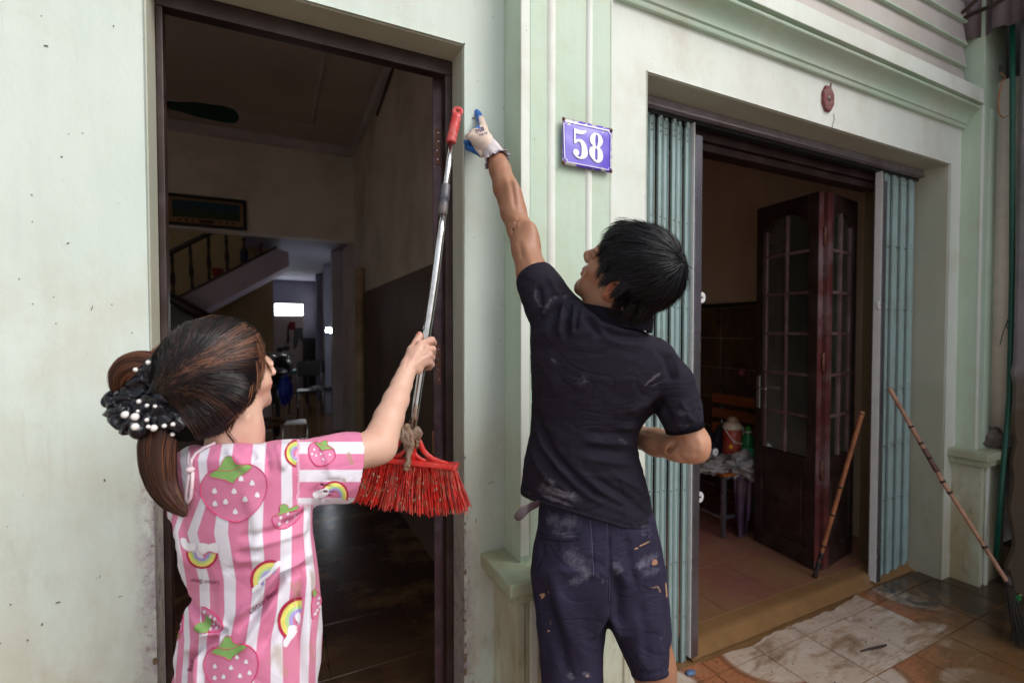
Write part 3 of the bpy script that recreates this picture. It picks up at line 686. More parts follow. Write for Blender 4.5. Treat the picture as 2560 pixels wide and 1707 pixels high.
# ---------------------------------------------------------------- bamboo poles
def stick(name, label, P, r, m, bands, extra=None):
    t_ = thing(name, P[-1], label, 'pole')
    P = [np.array(p) for p in P]; L = [0]
    for a_, b_ in zip(P, P[1:]): L.append(L[-1]+np.linalg.norm(b_-a_))
    T = L[-1]; pts = []; rad = []; nn = 90
    for k in range(nn+1):
        s_ = T*k/nn; i = max(i for i in range(len(L)) if L[i] <= s_+1e-9); i = min(i, len(P)-2)
        q = P[i]+(P[i+1]-P[i])*((s_-L[i])/(L[i+1]-L[i])); pts.append(q)
        node = sum(math.exp(-((k/nn-b_)/.008)**2) for b_ in bands); rad.append(r*(1+.22*node)*(1-.1*k/nn))
    MB().tube(pts, rad, 14).build('bamboo_shaft', m, t_, True)
    for b_ in bands:
        i = int(b_*nn); MB().tube([pts[max(i-0, 0)], pts[min(i+1, nn)]], r*1.16, 14).build('node_ring', M_dkwood, t_, True)
    return t_, pts
M_bam = plain('pale_bamboo', (.50, .27, .18, 1), .5, var=.35, vs=10, dirt=(.25, .12, .07, 1), da=.5, ds=14, bump=.15)
M_bam2 = plain('orange_bamboo', (.42, .15, .06, 1), .45, var=.5, vs=8, dirt=(.15, .05, .04, 1), da=.6, ds=8, bump=.15)
ptop = aty(2223, 970, .095); pbot = atz(2522, 1460, .22)
bt, bp = stick('bamboo_pole', 'long pale bamboo pole leaning against the right gate leaf, with a worn dark broom end', [ptop, (ptop*.5+pbot*.5)+np.array((0, .01, -.012)), pbot], .0115, M_bam, [.22, .31, .385, .50, .56, .83])
for (i0, i1) in ((30, 42),):
    MB().tube(bp[i0:i1], .0128, 14).build('red_tape', M_red, bt, True)
be = atz(2556, 1610, .02); dd = (be-pbot); b = MB()
for k in range(60):
    o_ = rng.normal(0, .5, 3)*np.array((.022, .022, 0)); o2 = o_*1.8+np.array((rng.normal(0, .012), rng.normal(0, .012), .0))
    b.tube([pbot+o_*.3-dd*.15, pbot+dd*.5+o_, be+o2], [.003, .0026, .0014], 5)
b.build('worn_bristles', plain('dark_fibre', (.035, .026, .02, 1), .9), bt, kind='stuff')
MB().tube([pbot-dd*.25, pbot+dd*.05], .019, 10).build('binding', M_dkwood, bt, True)
MB().obox(pbot+dd*.22+np.array((0.012, -.02, .0)), np.eye(3), (.018, .006, .010)).build('green_tag', plain('green_cloth', (.02, .2, .05, 1), .7), bt)
qb = atz(2028, 1438, .062)+np.array((0, -.02, 0)); qt = aty(2156, 1028, .135)
b2, q2 = stick('broom_stick', 'short orange bamboo stick leaning at the foot of the folded glazed leaf', [qt, qt*.5+qb*.5, qb], .0125, M_bam2, [.02, .45, .62, .80])
MB().tube(q2[76:], [.0122+.0006*math.sin(i) for i in range(len(q2[76:]))], 10).build('black_wrap', M_black, b2, True)
# twig, blue scrap and leaf litter on the tiles
tw = thing('twig', atz(2180, 1620, .01), 'small dark twig lying on the wet porch tiles', 'twig')
MB().tube([atz(2151, 1627, .006), atz(2175, 1620, .012), atz(2205, 1614, .01), atz(2216, 1611, .016)], [.003, .005, .006, .004], 7).build('twig_stem', M_dkwood, tw, True)
sc_ = crumple('scrap', atz(1726, 1680, .008), (.022, .014, .007), .5, 2, plain('blue_plastic_scrap', (.12, .2, .38, 1), .4), seed=8, nu=18, nv=12); tag(sc_, 'small crumpled blue plastic scrap on the tiles below the steel post', 'scrap')

gr = MB()
for _ in range(260):
    x_ = random.uniform(1.5, 4.1); y_ = -.95*random.random()+.12; s_ = random.uniform(.0012, .0045)
    gr.ball((x_, y_, .0015), (s_*random.uniform(.8, 1.6), s_, s_*.5), 6, 4)
gr.build('mud_grit', plain('brown_grit', (.12, .07, .035, 1), .8, var=.5, vs=60), porch, kind='stuff')
# ================================================================ INTERIOR, LEFT DOORWAY (hallway)
zc0 = 3.72
def st_box(nm, lo, hi, m, bev=0): return box(nm, lo, hi, m, bevel=bev, kind='structure')
party = st_box('party_wall', (.9, .2005, .05), (1.0, 12, zc0), M_roomw)
st_box('hallway_left_wall', (-3.1, .2005, .05), (-3.0, 12, zc0), M_roomw)
st_box('hallway_ceiling', (-3.1, .2005, zc0), (1.0, 4.98, zc0+.1), M_ceil)
st_box('beam_wall', (-3.0, 4.80, 2.60), (.8995, 4.98, zc0-.001), M_roomw)
st_box('inner_ceiling', (-.35, 4.981, 2.66), (.8995, 12, 2.76), M_blueg)
st_box('lightwell_wall', (-.3495, 4.981, 2.765), (-.25, 6.25, 6.5), M_roomw)
st_box('lightwell_front', (-3.0, 4.81, 3.84), (-.25, 4.979, 6.5), M_roomw)
st_box('lightwell_side', (-3.1, 4.82, 3.83), (-3.0, 6.3, 6.5), M_roomw)
st_box('rear_ceiling', (-3.0, 6.4, 2.66), (-.3505, 12, 2.76), M_blueg)
cr = MB().box((-3, 4.70, zc0-.10), (.899, 4.799, zc0-.001)).box((.84, .3, zc0-.10), (.899, 4.699, zc0-.001)).box((-3, 4.2, zc0-.02), (.4, 4.23, zc0-.001)).box((.37, .3, zc0-.02), (.40, 4.199, zc0-.001))
o = cr.build('ceiling_moulding', M_lilac, None, bevel=.008); o['kind'] = 'structure'
conduit = thing('wall_conduit', (.88, 3, 3.2), 'dark cable conduit running down the hallway side wall', 'conduit')
MB().tube([atx(984, 165, .885), atx(942, 288, .885)], .012, 8).build('conduit_tube', M_dkwood, conduit, True)
# back wall, door with clothes and high window
YB = 11.0
wx0, wx1 = float(aty(686, 775, YB)[0]), float(aty(758, 775, YB)[0]); wz0, wz1 = float(aty(720, 789, YB)[2]), float(aty(720, 759, YB)[2])
bw = holed('back_wall', [-3, wx0, wx1, .9], [.05, wz0, wz1, 2.66], {(1, 1)}, YB, YB+.15, M_blueg, None); bw['kind'] = 'structure'
win = thing('transom_window', ((wx0+wx1)/2, YB, wz0), 'bright small transom window high in the far back wall of the hallway', 'window')
Mday = bpy.data.materials.new('daylight_pane'); Mday.use_nodes = True
pb = Mday.node_tree.nodes['Principled BSDF']; pb.inputs['Emission Color'].default_value = (.9, .95, 1, 1); pb.inputs['Emission Strength'].default_value = 14; pb.inputs['Base Color'].default_value = (.8, .8, .8, 1)
MB().box((wx0+.01, YB+.05, wz0+.01), (wx1-.01, YB+.06, wz1-.01)).build('pane', Mday, win)
MB().box((wx0, YB+.02, wz0), (wx0+.01, YB+.08, wz1)).box((wx1-.01, YB+.02, wz0), (wx1, YB+.08, wz1)).box((wx0, YB+.02, wz1-.01), (wx1, YB+.08, wz1)).box((wx0, YB+.02, wz0), (wx1, YB+.08, wz0+.01)).build('window_frame', M_dkwood, win)
bdoor = thing('back_door', (wx0, YB, .06), 'greyish back door below the transom window at the end of the hallway', 'door')
MB().box((wx0-.01, YB-.03, .06), (wx1+.0, YB-.002, wz0-.03)).build('door_panel', plain('grey_pink_door', (.42, .34, .32, 1), .7), bdoor, bevel=.004)
dkd = thing('dark_doorway', (.3, YB, .06), 'dark open side door at the far end of the hallway, right of the back door', 'doorway')
dx0, dx1, dz = float(aty(762, 850, YB)[0]), float(aty(826, 850, YB)[0]), float(aty(800, 850, YB)[2])
MB().box((dx0, YB-.04, .06), (dx1, YB-.003, dz)).build('door_panel', plain('near_black_green', (.008, .016, .018, 1), .5), dkd, bevel=.003)  # near-black board stands for the unlit opening
MB().box((dx0-.05, YB-.05, .06), (dx0-.002, YB-.003, dz+.05)).box((dx0-.002, YB-.05, dz+.002), (dx1, YB-.003, dz+.05)).build('door_frame', M_dkwood, dkd)
lampo = thing('wall_lamp', (.85, 8.4, 1.55), 'small lit white lamp on the right side of the hallway', 'lamp')
lp = atx(831, 826, .80)
Mem = bpy.data.materials.new('lit_tube'); Mem.use_nodes = True
pb = Mem.node_tree.nodes['Principled BSDF']; pb.inputs['Emission Color'].default_value = (.85, .92, 1, 1); pb.inputs['Emission Strength'].default_value = 30
MB().tube([lp-np.array((.09, 0, -.012)), lp+np.array((.06, 0, -.012))], .034, 12).build('lamp_tube', Mem, lampo, True)
MB().box((lp[0]+.06, lp[1]-.02, lp[2]-.05), (.8995, lp[1]+.02, lp[2]+.03)).build('lamp_bracket', M_white, lampo)
# hanging clothes on the back door
def cloth_px(name, label, pts, y, m, th=.015):
    b = MB(); P = [aty(px, py, y) for px, py in pts]; b.prism(P, (0, 0, 0), (0, -th, 0)); o = b.build(name, m, None, bevel=.006); return tag(o, label, 'clothes', 'clothes hanging on the back door')
cloth_px('hanging_trousers', 'dark trousers hanging on the far back door', [(735, 820), (757, 819), (758, 858), (753, 852), (749, 843), (740, 872), (733, 872)], YB-.035, M_black)
cloth_px('hanging_cloth', 'dark red cloth hanging above the trousers on the back door', [(722, 805), (738, 804), (739, 826), (722, 824)], YB-.036, plain('dark_red_cloth', (.16, .008, .015, 1), .9))
cloth_px('hanging_strap', 'long thin dark bag hanging left of the trousers on the back door', [(719, 812), (722, 812), (724, 850), (721, 860), (716, 858), (717, 845)], YB-.037, plain('brown_black', (.04, .025, .02, 1), .9))
# under-stair wall and staircase
xs_ = float(aty(684, 825, 6.3)[0])
st_box('understair_wall', (-3.0, 6.3, .05), (xs_, 6.4, 2.655), M_lilac)
stair = thing('staircase', (-1, 5.4, 1.5), 'staircase with pale lilac side and dark balusters rising right behind the hallway beam', 'staircase')
sp_ = [(446, 747), (502, 781), (723, 664), (721, 630), (691, 621)]
ys_ = 5.45; Ps = [aty(px, py, ys_) for px, py in sp_]
MB().prism(Ps, (0, 0, 0), (0, .8, 0)).build('stair_string', plain('lilac_stair_string', (.58, .50, .62, 1), .75, var=.15, vs=3), stair, bevel=.006)
MB().prism([P+np.array((0, -.004, .004)) for P in (Ps[0], Ps[4])]+[Ps[4]+np.array((0, -.004, .035)), Ps[0]+np.array((0, -.004, .035))], (0, 0, 0), (0, .03, 0)).build('string_capping', M_dkwood, stair)
def baluster(a_, b_):
    a_ = np.array(a_); b_ = np.array(b_); t = [0, .12, .2, .3, .42, .55, .7, .82, .9, 1]; r = [.019, .019, .012, .024, .027, .018, .013, .022, .016, .018]
    MB().tube([a_+(b_-a_)*k for k in t], r, 10).build('baluster', M_dkwood, stair, True)
for (x0, y0, x1, y1) in [(430, 634, 434, 741), (475, 613, 481, 722), (521, 590, 523, 700), (565, 588, 569, 678), (610, 588, 610, 660)]:
    baluster(aty(x1, y1, ys_+.02), aty(x0, y0, ys_+.02))
b = MB(); b.tube([aty(380, 655, ys_+.02), aty(416, 636, ys_+.02), aty(504, 592, ys_+.02), aty(560, 566, ys_+.02)], .034, 8); b.build('handrail', M_dkwood, stair, True)
b = MB(); b.tube([aty(380, 715, 5.15), aty(416, 738, 5.15), aty(470, 768, 5.15), aty(540, 806, 5.15)], .062, 8); b.build('lower_handrail', M_dkwood, stair, True)
uw = st_box('stairwell_wall', (-3.0, 6.26, 1.2), (xs_+.0, 6.299, 6.5), plain('ochre_wall', (.42, .32, .17, 1), .85, var=.3, vs=2))
cab = thing('low_cabinet', (-1.2, 5.3, .06), 'black brown wooden panelling below the stair rail', 'cabinet')
MB().prism([aty(400, 752, 5.2), aty(470, 786, 5.2), aty(540, 822, 5.2), aty(545, 1100, 5.2), aty(400, 1100, 5.2)], (0, 0, 0), (0, .3, 0)).build('cabinet_body', M_black, cab, bevel=.01)
for nm, lb, bx_, m in (('jerrycan', 'small dark blue can standing on the stairs behind the balusters', (600, 622, 617, 658), plain('dark_blue_plastic', (.02, .05, .16, 1), .4)), ('basin', 'dark red basin standing on the stairs behind the balusters', (528, 560, 672, 692), plain('dark_red_plastic', (.25, .01, .01, 1), .5)), ('bottle', 'small reddish bottle standing on the upper stairs', (648, 656, 598, 635), plain('brown_red', (.2, .04, .02, 1), .5))):
    a_ = aty(bx_[0], bx_[3], 5.85); c_ = aty(bx_[1], bx_[2], 5.85); cx = (a_[0]+c_[0])/2; rr = (c_[0]-a_[0])/2; h_ = c_[2]-a_[2]
    prof = [(rr*.6, 0), (rr*.9, .01), (rr, h_*.6), (rr*.95, h_*.75), (rr*.4, h_*.9), (rr*.35, h_)] if nm != 'basin' else [(rr*.6, 0), (rr*.8, h_*.3), (rr, h_*.9), (rr*1.05, h_), (rr*.95, h_), (rr*.7, h_*.4)]
    tag(MB().lathe((cx, 5.85, a_[2]), prof, 16).build(nm, m, None, True), lb, nm)
# corridor right side: jambs and standing pipe
o = MB().box((.76, 6.0, .05), (.8995, 6.14, 2.655)).build('corridor_pier', M_lilac, None, bevel=.004); o['kind'] = 'structure'
o = MB().box((.80, 7.6, .05), (.8995, 7.75, 2.655)).box((.78, 9.3, .05), (.8995, 9.4, 2.655)).build('corridor_jambs', M_blueg, None, bevel=.004); o['kind'] = 'structure'
pp = thing('standing_pipe', (.83, 4.7, .06), 'cream coloured round drain pipe standing against the hallway side wall', 'pipe')
q = atx(899, 700, .845); zt_ = float(atx(899, 672, .845)[2])
MB().tube([(.845, q[1], .06), (.845, q[1], zt_)], .052, 16).build('pipe_body', plain('dirty_cream_pipe', (.55, .42, .27, 1), .55, var=.2, vs=4, dirt=(.2, .12, .03, 1), da=.6, ds=3), pp, True)
MB().tube([(.845, q[1], zt_-.10), (.845, q[1], zt_+.004)], .057, 16).build('pipe_socket', plain('cream_pipe', (.55, .43, .3, 1), .55), pp, True)
pan = box('hallway_dado', (.884, .3, .06), (.8995, 4.62, 1.92), plain('brown_matt_dado', (.15, .105, .08, 1), .62, var=.3, vs=3), bevel=.002, kind='structure')
# framed picture on the beam wall
pic = thing('framed_picture', aty(517, 532, 4.79), 'long dark framed landscape picture hanging on the hallway beam wall', 'picture')
A = [aty(416-6, 486, 4.77), aty(616, 502, 4.77), aty(616, 577, 4.77), aty(416-6, 563, 4.77)]
x0, x1 = A[0][0], A[1][0]; z1, z0 = A[1][2]+.0, A[2][2]
fw = .035
MB().box((x0, 4.76, z0), (x0+fw, 4.798, z1)).box((x1-fw, 4.76, z0), (x1, 4.798, z1)).box((x0+fw, 4.76, z0), (x1-fw, 4.798, z0+fw)).box((x0+fw, 4.76, z1-fw), (x1-fw, 4.798, z1)).build('picture_frame', M_black, pic, bevel=.004)
MB().box((x0+fw, 4.785, z0+fw), (x1-fw, 4.79, z1-fw)).build('picture_mount', plain('ochre_mount', (.38, .20, .09, 1), .6), pic)
Mp = Mat('landscape_print', .3).base((.015, .06, .09, 1)); zz = Mp.sep()[2]
Mp.mix(Mp.ramp(Mp.math('ADD', zz, Mp.math('MULTIPLY', Mp.noise(6, detail=6), .12)), (z0+z1)/2+.13, (z0+z1)/2+.03), (.03, .05, .02, 1)).mix(Mp.ramp(Mp.noise(14, detail=6, off=4), .6, .7), (.12, .10, .03, 1), .6)
MB().box((x0+fw+.03, 4.780, z0+fw+.06), (x1-fw-.03, 4.7845, z1-fw-.02)).build('landscape', Mp.m, pic)
dots = MB()
for k in range(9):
    xx = x0+.13+(x1-x0-.26)*k/8
    if k in (4,): dots.box((xx-.06, 4.779, z0+fw+.012), (xx+.06, 4.7848, z0+fw+.045))
    else: dots.box((xx-.012, 4.779, z0+fw+.02), (xx+.012, 4.7848, z0+fw+.042))
dots.build('mount_ornament', M_dkwood, pic, kind='stuff')
# ceiling fan
fan = thing('ceiling_fan', (0, 2.6, 3.2), 'dark green bladed ceiling fan, two blades showing past the left jamb', 'fan')
tip = aty(596, 246, 2.6); hubz = tip[2]+.0; hc = aty(372, 256, 2.6)
MB().lathe((hc[0], 2.6, hc[2]-.05), [(.02, 0), (.09, .01), (.12, .05), (.10, .1), (.03, .12), (.014, .13), (.014, zc0-hc[2]+.05)], 20).build('motor_hub', M_black, fan, True)
Mfan = plain('dark_green_blade', (.008, .035, .03, 1), .4)
def blade(ang, L0=.10):
    d = np.array((math.cos(ang), math.sin(ang), 0)); w = np.array((-math.sin(ang), math.cos(ang), -.30)); L = np.linalg.norm(tip[:2]-hc[:2]); P = []
    prof = [(L0, .035), (.2, .05), (L*.5, .07), (L*.85, .082), (L*.96, .065), (L, .02)]
    for s_, h_ in prof: P.append(np.array((hc[0], 2.6, hc[2]))+d*s_+w*h_)
    for s_, h_ in prof[::-1]: P.append(np.array((hc[0], 2.6, hc[2]))+d*s_-w*h_)
    MB().prism(P, (0, 0, 0), (0, 0, .006)).build('fan_blade', Mfan, fan)
a0 = math.atan2(tip[1]-2.6, tip[0]-hc[0])
for k in range(3): blade(a0+k*2.094+.0)
# motorbike, seen from behind in the hall
mb = thing('motorbike', (.0, 6.6, .06), 'dark motorbike parked in the hallway, handlebar mirrors and chrome catching light', 'motorbike')
def M3(px, py, d): return atd(px, py, d)
D_ = 6.9
def tube3(nm, pts, r, m): MB().tube([M3(*p) for p in pts], r, 10).build(nm, m, mb, True)
b = MB().ball(M3(708, 912, D_), (.13, .30, .15), 14, 10).ball(M3(690, 958, D_-.3), (.13, .42, .16), 14, 10).ball(M3(700, 930, D_+.1), (.12, .2, .22), 12, 8); b.build('fairing', M_black, mb, True)
b = MB().ball(M3(690, 930, D_-.5), (.14, .38, .06), 14, 8); b.build('seat', M_dark, mb, True)
tube3('handlebar', [(668, 884, D_), (690, 892, D_), (715, 892, D_), (735, 886, D_)], .014, M_chrome)
for (x, y) in ((700, 874), (716, 870)): MB().ball(M3(x, y, D_), (.05, .015, .035), 12, 8).build('mirror', M_black, mb, True)
for (x, y, r_) in ((716, 892, .02), (724, 906, .016), (706, 885, .01)): MB().ball(M3(x, y, D_-.3), (r_*1.4, .02, r_*.7), 10, 6).build('chrome_lamp', M_chrome, mb, True)
wt = M3(690, 1030, D_-.6); n = 24; wh = MB()
Pw = [(wt+np.array((.05*0, .28*math.cos(2*math.pi*k/n), .28*math.sin(2*math.pi*k/n)))) for k in range(n+1)]
wh.tube(Pw, .045, 8, cap=False); whl = wh.build('rear_wheel', M_dark, mb, True)
MB().lathe(wt-np.array((.03, 0, 0)), [(.05, 0), (.05, .06)], 12, up=(1, 0, 0)).build('hub', M_chrome, whl, True)
bl = crumple('blue_bag', M3(714, 975, 5.9), (.075, .06, .17), .3, 1.2, plain('royal_blue_plastic', (.01, .035, .45, 1), .4), seed=5); tag(bl, 'crumpled royal blue bag hanging behind the woman in the hallway', 'bag')
tb = thing('basin', M3(745, 925, 9), 'pale teal plastic basin on a stool far down the hallway', 'basin')
MB().lathe(M3(745, 932, 9), [(.16, 0), (.2, .06), (.21, .065), (.19, .06), (.15, .01)], 20).build('basin_body', plain('pale_teal_plastic', (.1, .3, .32, 1), .4), tb, True)
st_ = MB()
for dx in (-.12, .12):
    for dy in (-.12, .12): st_.tube([M3(745, 932, 9)+np.array((dx, dy, -.02)), M3(745, 932, 9)+np.array((dx*1.3, dy*1.3, -.66))], .012, 6)
st_.build('stool_leg_set', M_black, tb, kind='stuff')
rk = thing('metal_rack', M3(735, 1090, 4.4), 'low chrome shelf rack with pale boards in the dark hallway behind the woman', 'rack')
for (ya, yb_) in ((1049, 1062), (1096, 1112)):
    P = [M3(712, ya+6, 4.7), M3(764, ya, 4.7), M3(766, yb_-2, 4.3), M3(708, yb_, 4.3)]; MB().prism(P, (0, 0, 0), (0, 0, .012)).build('rack_shelf', M_white, rk)
for x in (685, 707, 768): MB().tube([M3(x, 1010, 4.4), M3(x+2, 1200, 4.4)], .008, 8).build('rack_post', M_chrome, rk, True)
for i, (x, y) in enumerate(((738, 992), (752, 991), (726, 1040), (745, 1015))): MB().ball(M3(x, y, 5.5), .014, 8, 6).build('rack_knob', M_chrome, rk, True)
ch = thing('wicker_stool', M3(660, 1060, 4.2), 'round wicker stool in the dark hallway just past the woman chin', 'stool')
c = M3(650, 1062, 4.2); MB().tube([c+np.array((.19*math.cos(2*math.pi*k/24), .19*math.sin(2*math.pi*k/24), .02)) for k in range(25)], .018, 8, cap=False).build('wicker_rim', plain('wicker', (.16, .08, .05, 1), .7), ch, True)
for k in range(4): a_ = math.pi*(.25+k/2); MB().tube([c+np.array((.16*math.cos(a_), .16*math.sin(a_), 0)), c+np.array((.18*math.cos(a_), .18*math.sin(a_), -.55))], .011, 6).build('leg', M_dkwood, ch, True)
MB().lathe(c+np.array((0, 0, -.01)), [(.17, 0), (.17, .012), (.02, .02)], 20).build('seat', M_dkwood, ch, True)
for k, (px, d) in enumerate(((790, 8.2), (815, 8.6))):
    c_ = thing('chair', M3(px, 990, d), ['dark metal chair in shadow, the nearer one down the hallway', 'dark metal chair in shadow, the farther one by the side door'][k], 'chair', 'dark chairs down the hallway')
    s0 = np.array((M3(px, 900, d)[0]-.1, M3(px, 900, d)[1], .5))
    MB().box((s0[0]-.2, s0[1]-.2, .48), (s0[0]+.2, s0[1]+.2, .51)).build('seat', M_black, c_, bevel=.01)
    for dx in (-.19, .19):
        for dy in (-.19, .19): MB().tube([(s0[0]+dx, s0[1]+dy, .06), (s0[0]+dx, s0[1]+dy, .98 if dy > 0 else .49)], .011, 6).build('leg', M_steel, c_, True)
    MB().box((s0[0]-.19, s0[1]+.18, .72), (s0[0]+.19, s0[1]+.2, .97)).build('backrest', M_black, c_, bevel=.01)

# ================================================================ INTERIOR, RIGHT DOORWAY (front room)
M_rw = Mat('brown_cream_wall', .8).base((.76, .59, .43, 1)); M_rw.mix(M_rw.ramp(M_rw.noise(1.4, detail=5), .4, .7), (.66, .48, .33, 1)).mix(M_rw.ramp(M_rw.noise(3, (1, 1, .3), detail=7, off=4), .5, .75), (.38, .22, .11, 1), .5).bump(M_rw.noise(15, detail=6), .2, .003); M_rw = M_rw.m
RX = 3.7
st_box('front_room_right_wall', (RX, .2005, .05), (RX+.1, 6, 3.4), M_rw)
st_box('front_room_back_wall', (1.0, 6, .05), (3.8, 6.1, 3.4), M_rw)
st_box('front_room_ceiling', (1.0, .2005, 3.4), (3.8, 6.1, 3.5), M_ceil)
yc = float(atx(2011, 440, RX-.03)[1])
o = MB().box((RX-.03, .201, .05), (RX-.0005, yc, 3.399)).build('wall_pier', M_rw, None, bevel=.004); o['kind'] = 'structure'
wz = float(atx(1743, 762, RX)[2])
M_wain = Mat('dark_glazed_wall_tile', .22).base((.075, .04, .025, 1)); M_wain.mix(M_wain.ramp(M_wain.noise(4, (1, 1, .35), detail=8, rough=.7, dist=1.5), .45, .65), (.15, .075, .035, 1), .8).mix(M_wain.ramp(M_wain.noise(9, detail=5, off=6), .6, .68), (.03, .02, .015, 1), .7); M_wain = M_wain.m
wn = tile_mesh(.245, .01, M_wain, 'wainscot_tile')
wsc = thing('wainscot', (RX, 1, .06), 'dark brown glazed tiles covering the lower right wall of the front room', 'wainscot')
for i in range(8):
    for j in range(6):
        o = bpy.data.objects.new('tile', wn); S.collection.objects.link(o); o.parent = wsc
        o.rotation_euler = (math.pi/2, 0, -math.pi/2)
        y = yc+.02+.25*(i+1)
        o.location = np.array((RX-.011, y, wz-.06-.275*(j+1)+.02))-np.array((RX, 1, .06)); o.scale = (1, 1.1, 1)
MB().box((RX-.02, yc+.005, wz-.04), (RX-.001, 5.9, wz)).build('dado_rail', M_dkwood, wsc, bevel=.003)
# bench along the right wall
bn = thing('bench', (3.4, 1.4, .06), 'bench with orange wooden back slats and steel legs along the front room wall', 'bench')
M_or = plain('orange_varnished_wood', (.42, .105, .02, 1), .4, var=.4, vs=4, bump=.1, dirt=(.12, .04, .02, 1), da=.6, ds=3)
bx = 3.42; yl = float(atx(1782, 990, bx)[1]); yr = float(atx(1882, 995, bx)[1])-.35
for (pa, pb_) in ((981, 1004), (1017, 1040), (1052, 1078)):
    za, zb_ = float(atx(1782, pa, bx)[2]), float(atx(1782, pb_, bx)[2])
    MB().box((bx-.012, yr, zb_), (bx+.012, yl, za)).build('back_slat', M_or, bn, bevel=.005)
for yy in (yl-.08, yr+.1): 
    MB().tube([(bx+.02, yy, .06), (bx+.02, yy, 1.0)], .014, 10).build('leg', M_steel, bn, True); MB().tube([(bx-.38, yy, .06), (bx-.38, yy, .47), (bx+.02, yy, .47)], .014, 10).build('leg', M_steel, bn, True)
for k in range(4): MB().box((bx-.40+.1*k, yr, .485), (bx-.32+.1*k, yl, .503)).build('seat_slat', M_or, bn, bevel=.004)
# low table with the clutter
A1 = atz(1808, 1343, .062); tz = .49
tbx = thing('low_table', (A1[0], A1[1], .06), 'low table with an orange top edge and steel legs, heaped with plastic bags', 'table')
tx0, tx1, ty0, ty1 = A1[0]-.02, A1[0]+.45, A1[1]-.02, A1[1]+.62
MB().box((tx0, ty0, tz), (tx1, ty1, tz+.02)).build('tabletop', M_or, tbx, bevel=.004)
for x in (tx0+.02, tx1-.02):
    for y in (ty0+.02, ty1-.02): MB().box((x-.014, y-.014, .06), (x+.014, y+.014, tz-.001)).build('leg', M_steel, tbx, bevel=.002)
MB().box((tx0+.035, ty0+.008, .19), (tx1-.035, ty0+.03, .21)).box((tx0+.008, ty0+.035, .19), (tx0+.03, ty1-.035, .21)).build('stretcher', M_steel, tbx, bevel=.002)
M_bag = Mat('dirty_clear_plastic', .25, spec=.6).base((.34, .31, .32, 1)); M_bag.mix(M_bag.ramp(M_bag.noise(9, detail=7), .4, .7), (.20, .15, .11, 1)).bump(M_bag.noise(30, detail=8, rough=.7, dist=1), .9, .01); M_bag = M_bag.m
td = A1@AF*0
dT = float((A1-CAM)@AF)
g1 = crumple('plastic_bag', atd(1855, 1165, dT+.12), (.13, .12, .085), .55, 1.7, M_bag, seed=2, nu=60, nv=40); tag(g1, 'large crumpled clear plastic bag hanging over the right end of the low table', 'bag', None)
g2 = crumple('plastic_bag', atd(1775, 1162, dT+.12), (.15, .12, .05), .5, 1.8, M_bag, seed=12, nu=60, nv=40); tag(g2, 'flat muddy plastic bag at the left end of the low table, by the white cup', 'bag')
dc = crumple('dark_cloth', atd(1800, 1110, dT+.35), (.10, .08, .11), .5, 1.4, plain('black_purple_cloth', (.025, .015, .025, 1), .9), seed=22, nu=40, nv=28); tag(dc, 'bundled dark cloth in front of the bench, left of the thermos flask', 'cloth')
# purple cloth hanging down
V = []; F = []; n1, n2 = 26, 30
for j in range(n2+1):
    for i in range(n1+1):
        u_, v_ = i/n1, j/n2; px = 1832+56*u_*(1-.25*v_)+8*v_; py = 1170+ (178 if .15 < u_ < .6 else 120+60*max(0, 1-abs(u_-.38)*2.4))*v_
        V.append(atd(px, py, dT+.03+.025*math.sin(u_*13+v_*2)*(.4+v_)))
F = [[j*(n1+1)+i, j*(n1+1)+i+1, (j+1)*(n1+1)+i+1, (j+1)*(n1+1)+i] for j in range(n2) for i in range(n1)]
pc = obj('hanging_cloth', V, F, plain('muddy_purple_cloth', (.10, .05, .10, 1), .9, var=.5, vs=10, dirt=(.2, .12, .09, 1), da=.6, ds=7), None, True); q = pc.modifiers.new('t', 'SOLIDIFY'); q.thickness = .006
tag(pc, 'muddy purple cloth draped down from the right end of the low table', 'cloth')
def at_item(px, py, d=None): return atd(px, py, d if d else dT+.2)
th_ = thing('thermos_flask', at_item(1830, 1128), 'red and cream thermos flask with a wire handle standing on the low table', 'thermos')
c = at_item(1830, 1150); sc = (dT+.2)/FPX; r_ = 23*sc
MB().lathe(c, [(r_*.9, 0), (r_, .01), (r_*.96, 62*sc), (r_*.94, 80*sc)], 24).build('red_body', plain('red_enamel', (.42, .03, .02, 1), .35, var=.3, dirt=(.3, .15, .08, 1), da=.5, ds=8), th_, True)
MB().lathe(c, [(r_*.97, 78*sc), (r_*1.03, 80*sc), (r_*1.02, 86*sc), (r_*.75, 94*sc), (r_*.5, 97*sc)], 24).build('cream_shoulder', plain('cream_enamel', (.55, .42, .30, 1), .4), th_, True)
MB().lathe(c, [(r_*.55, 95*sc), (r_*.62, 99*sc), (r_*.5, 103*sc), (r_*.42, 108*sc), (r_*.1, 110*sc)], 20).build('cap', plain('tan_cap', (.32, .20, .11, 1), .5), th_, True)
MB().tube([c+AR*(-24*sc)+AU*88*sc-AF*r_*.3, c+AR*(-22*sc)+AU*75*sc-AF*r_*.8, c+AR*(-8*sc)+AU*52*sc-AF*r_*1.2, c+AR*(10*sc)+AU*46*sc-AF*r_*1.2, c+AR*24*sc+AU*48*sc-AF*r_*.6, c+AR*25*sc+AU*86*sc-AF*r_*.2], .0028, 8).build('wire_handle', M_white, th_, True)
bo = thing('soda_bottle', at_item(1870, 1150), 'green plastic bottle with a green cap standing right of the thermos', 'bottle')
c = at_item(1870, 1143, dT+.15); r_ = 15.5*sc
Mgb = plain('green_clear_plastic', (.02, .30, .08, 1), .12, var=.2); Mgb.node_tree.nodes['Principled BSDF'].inputs['Transmission Weight'].default_value = .35
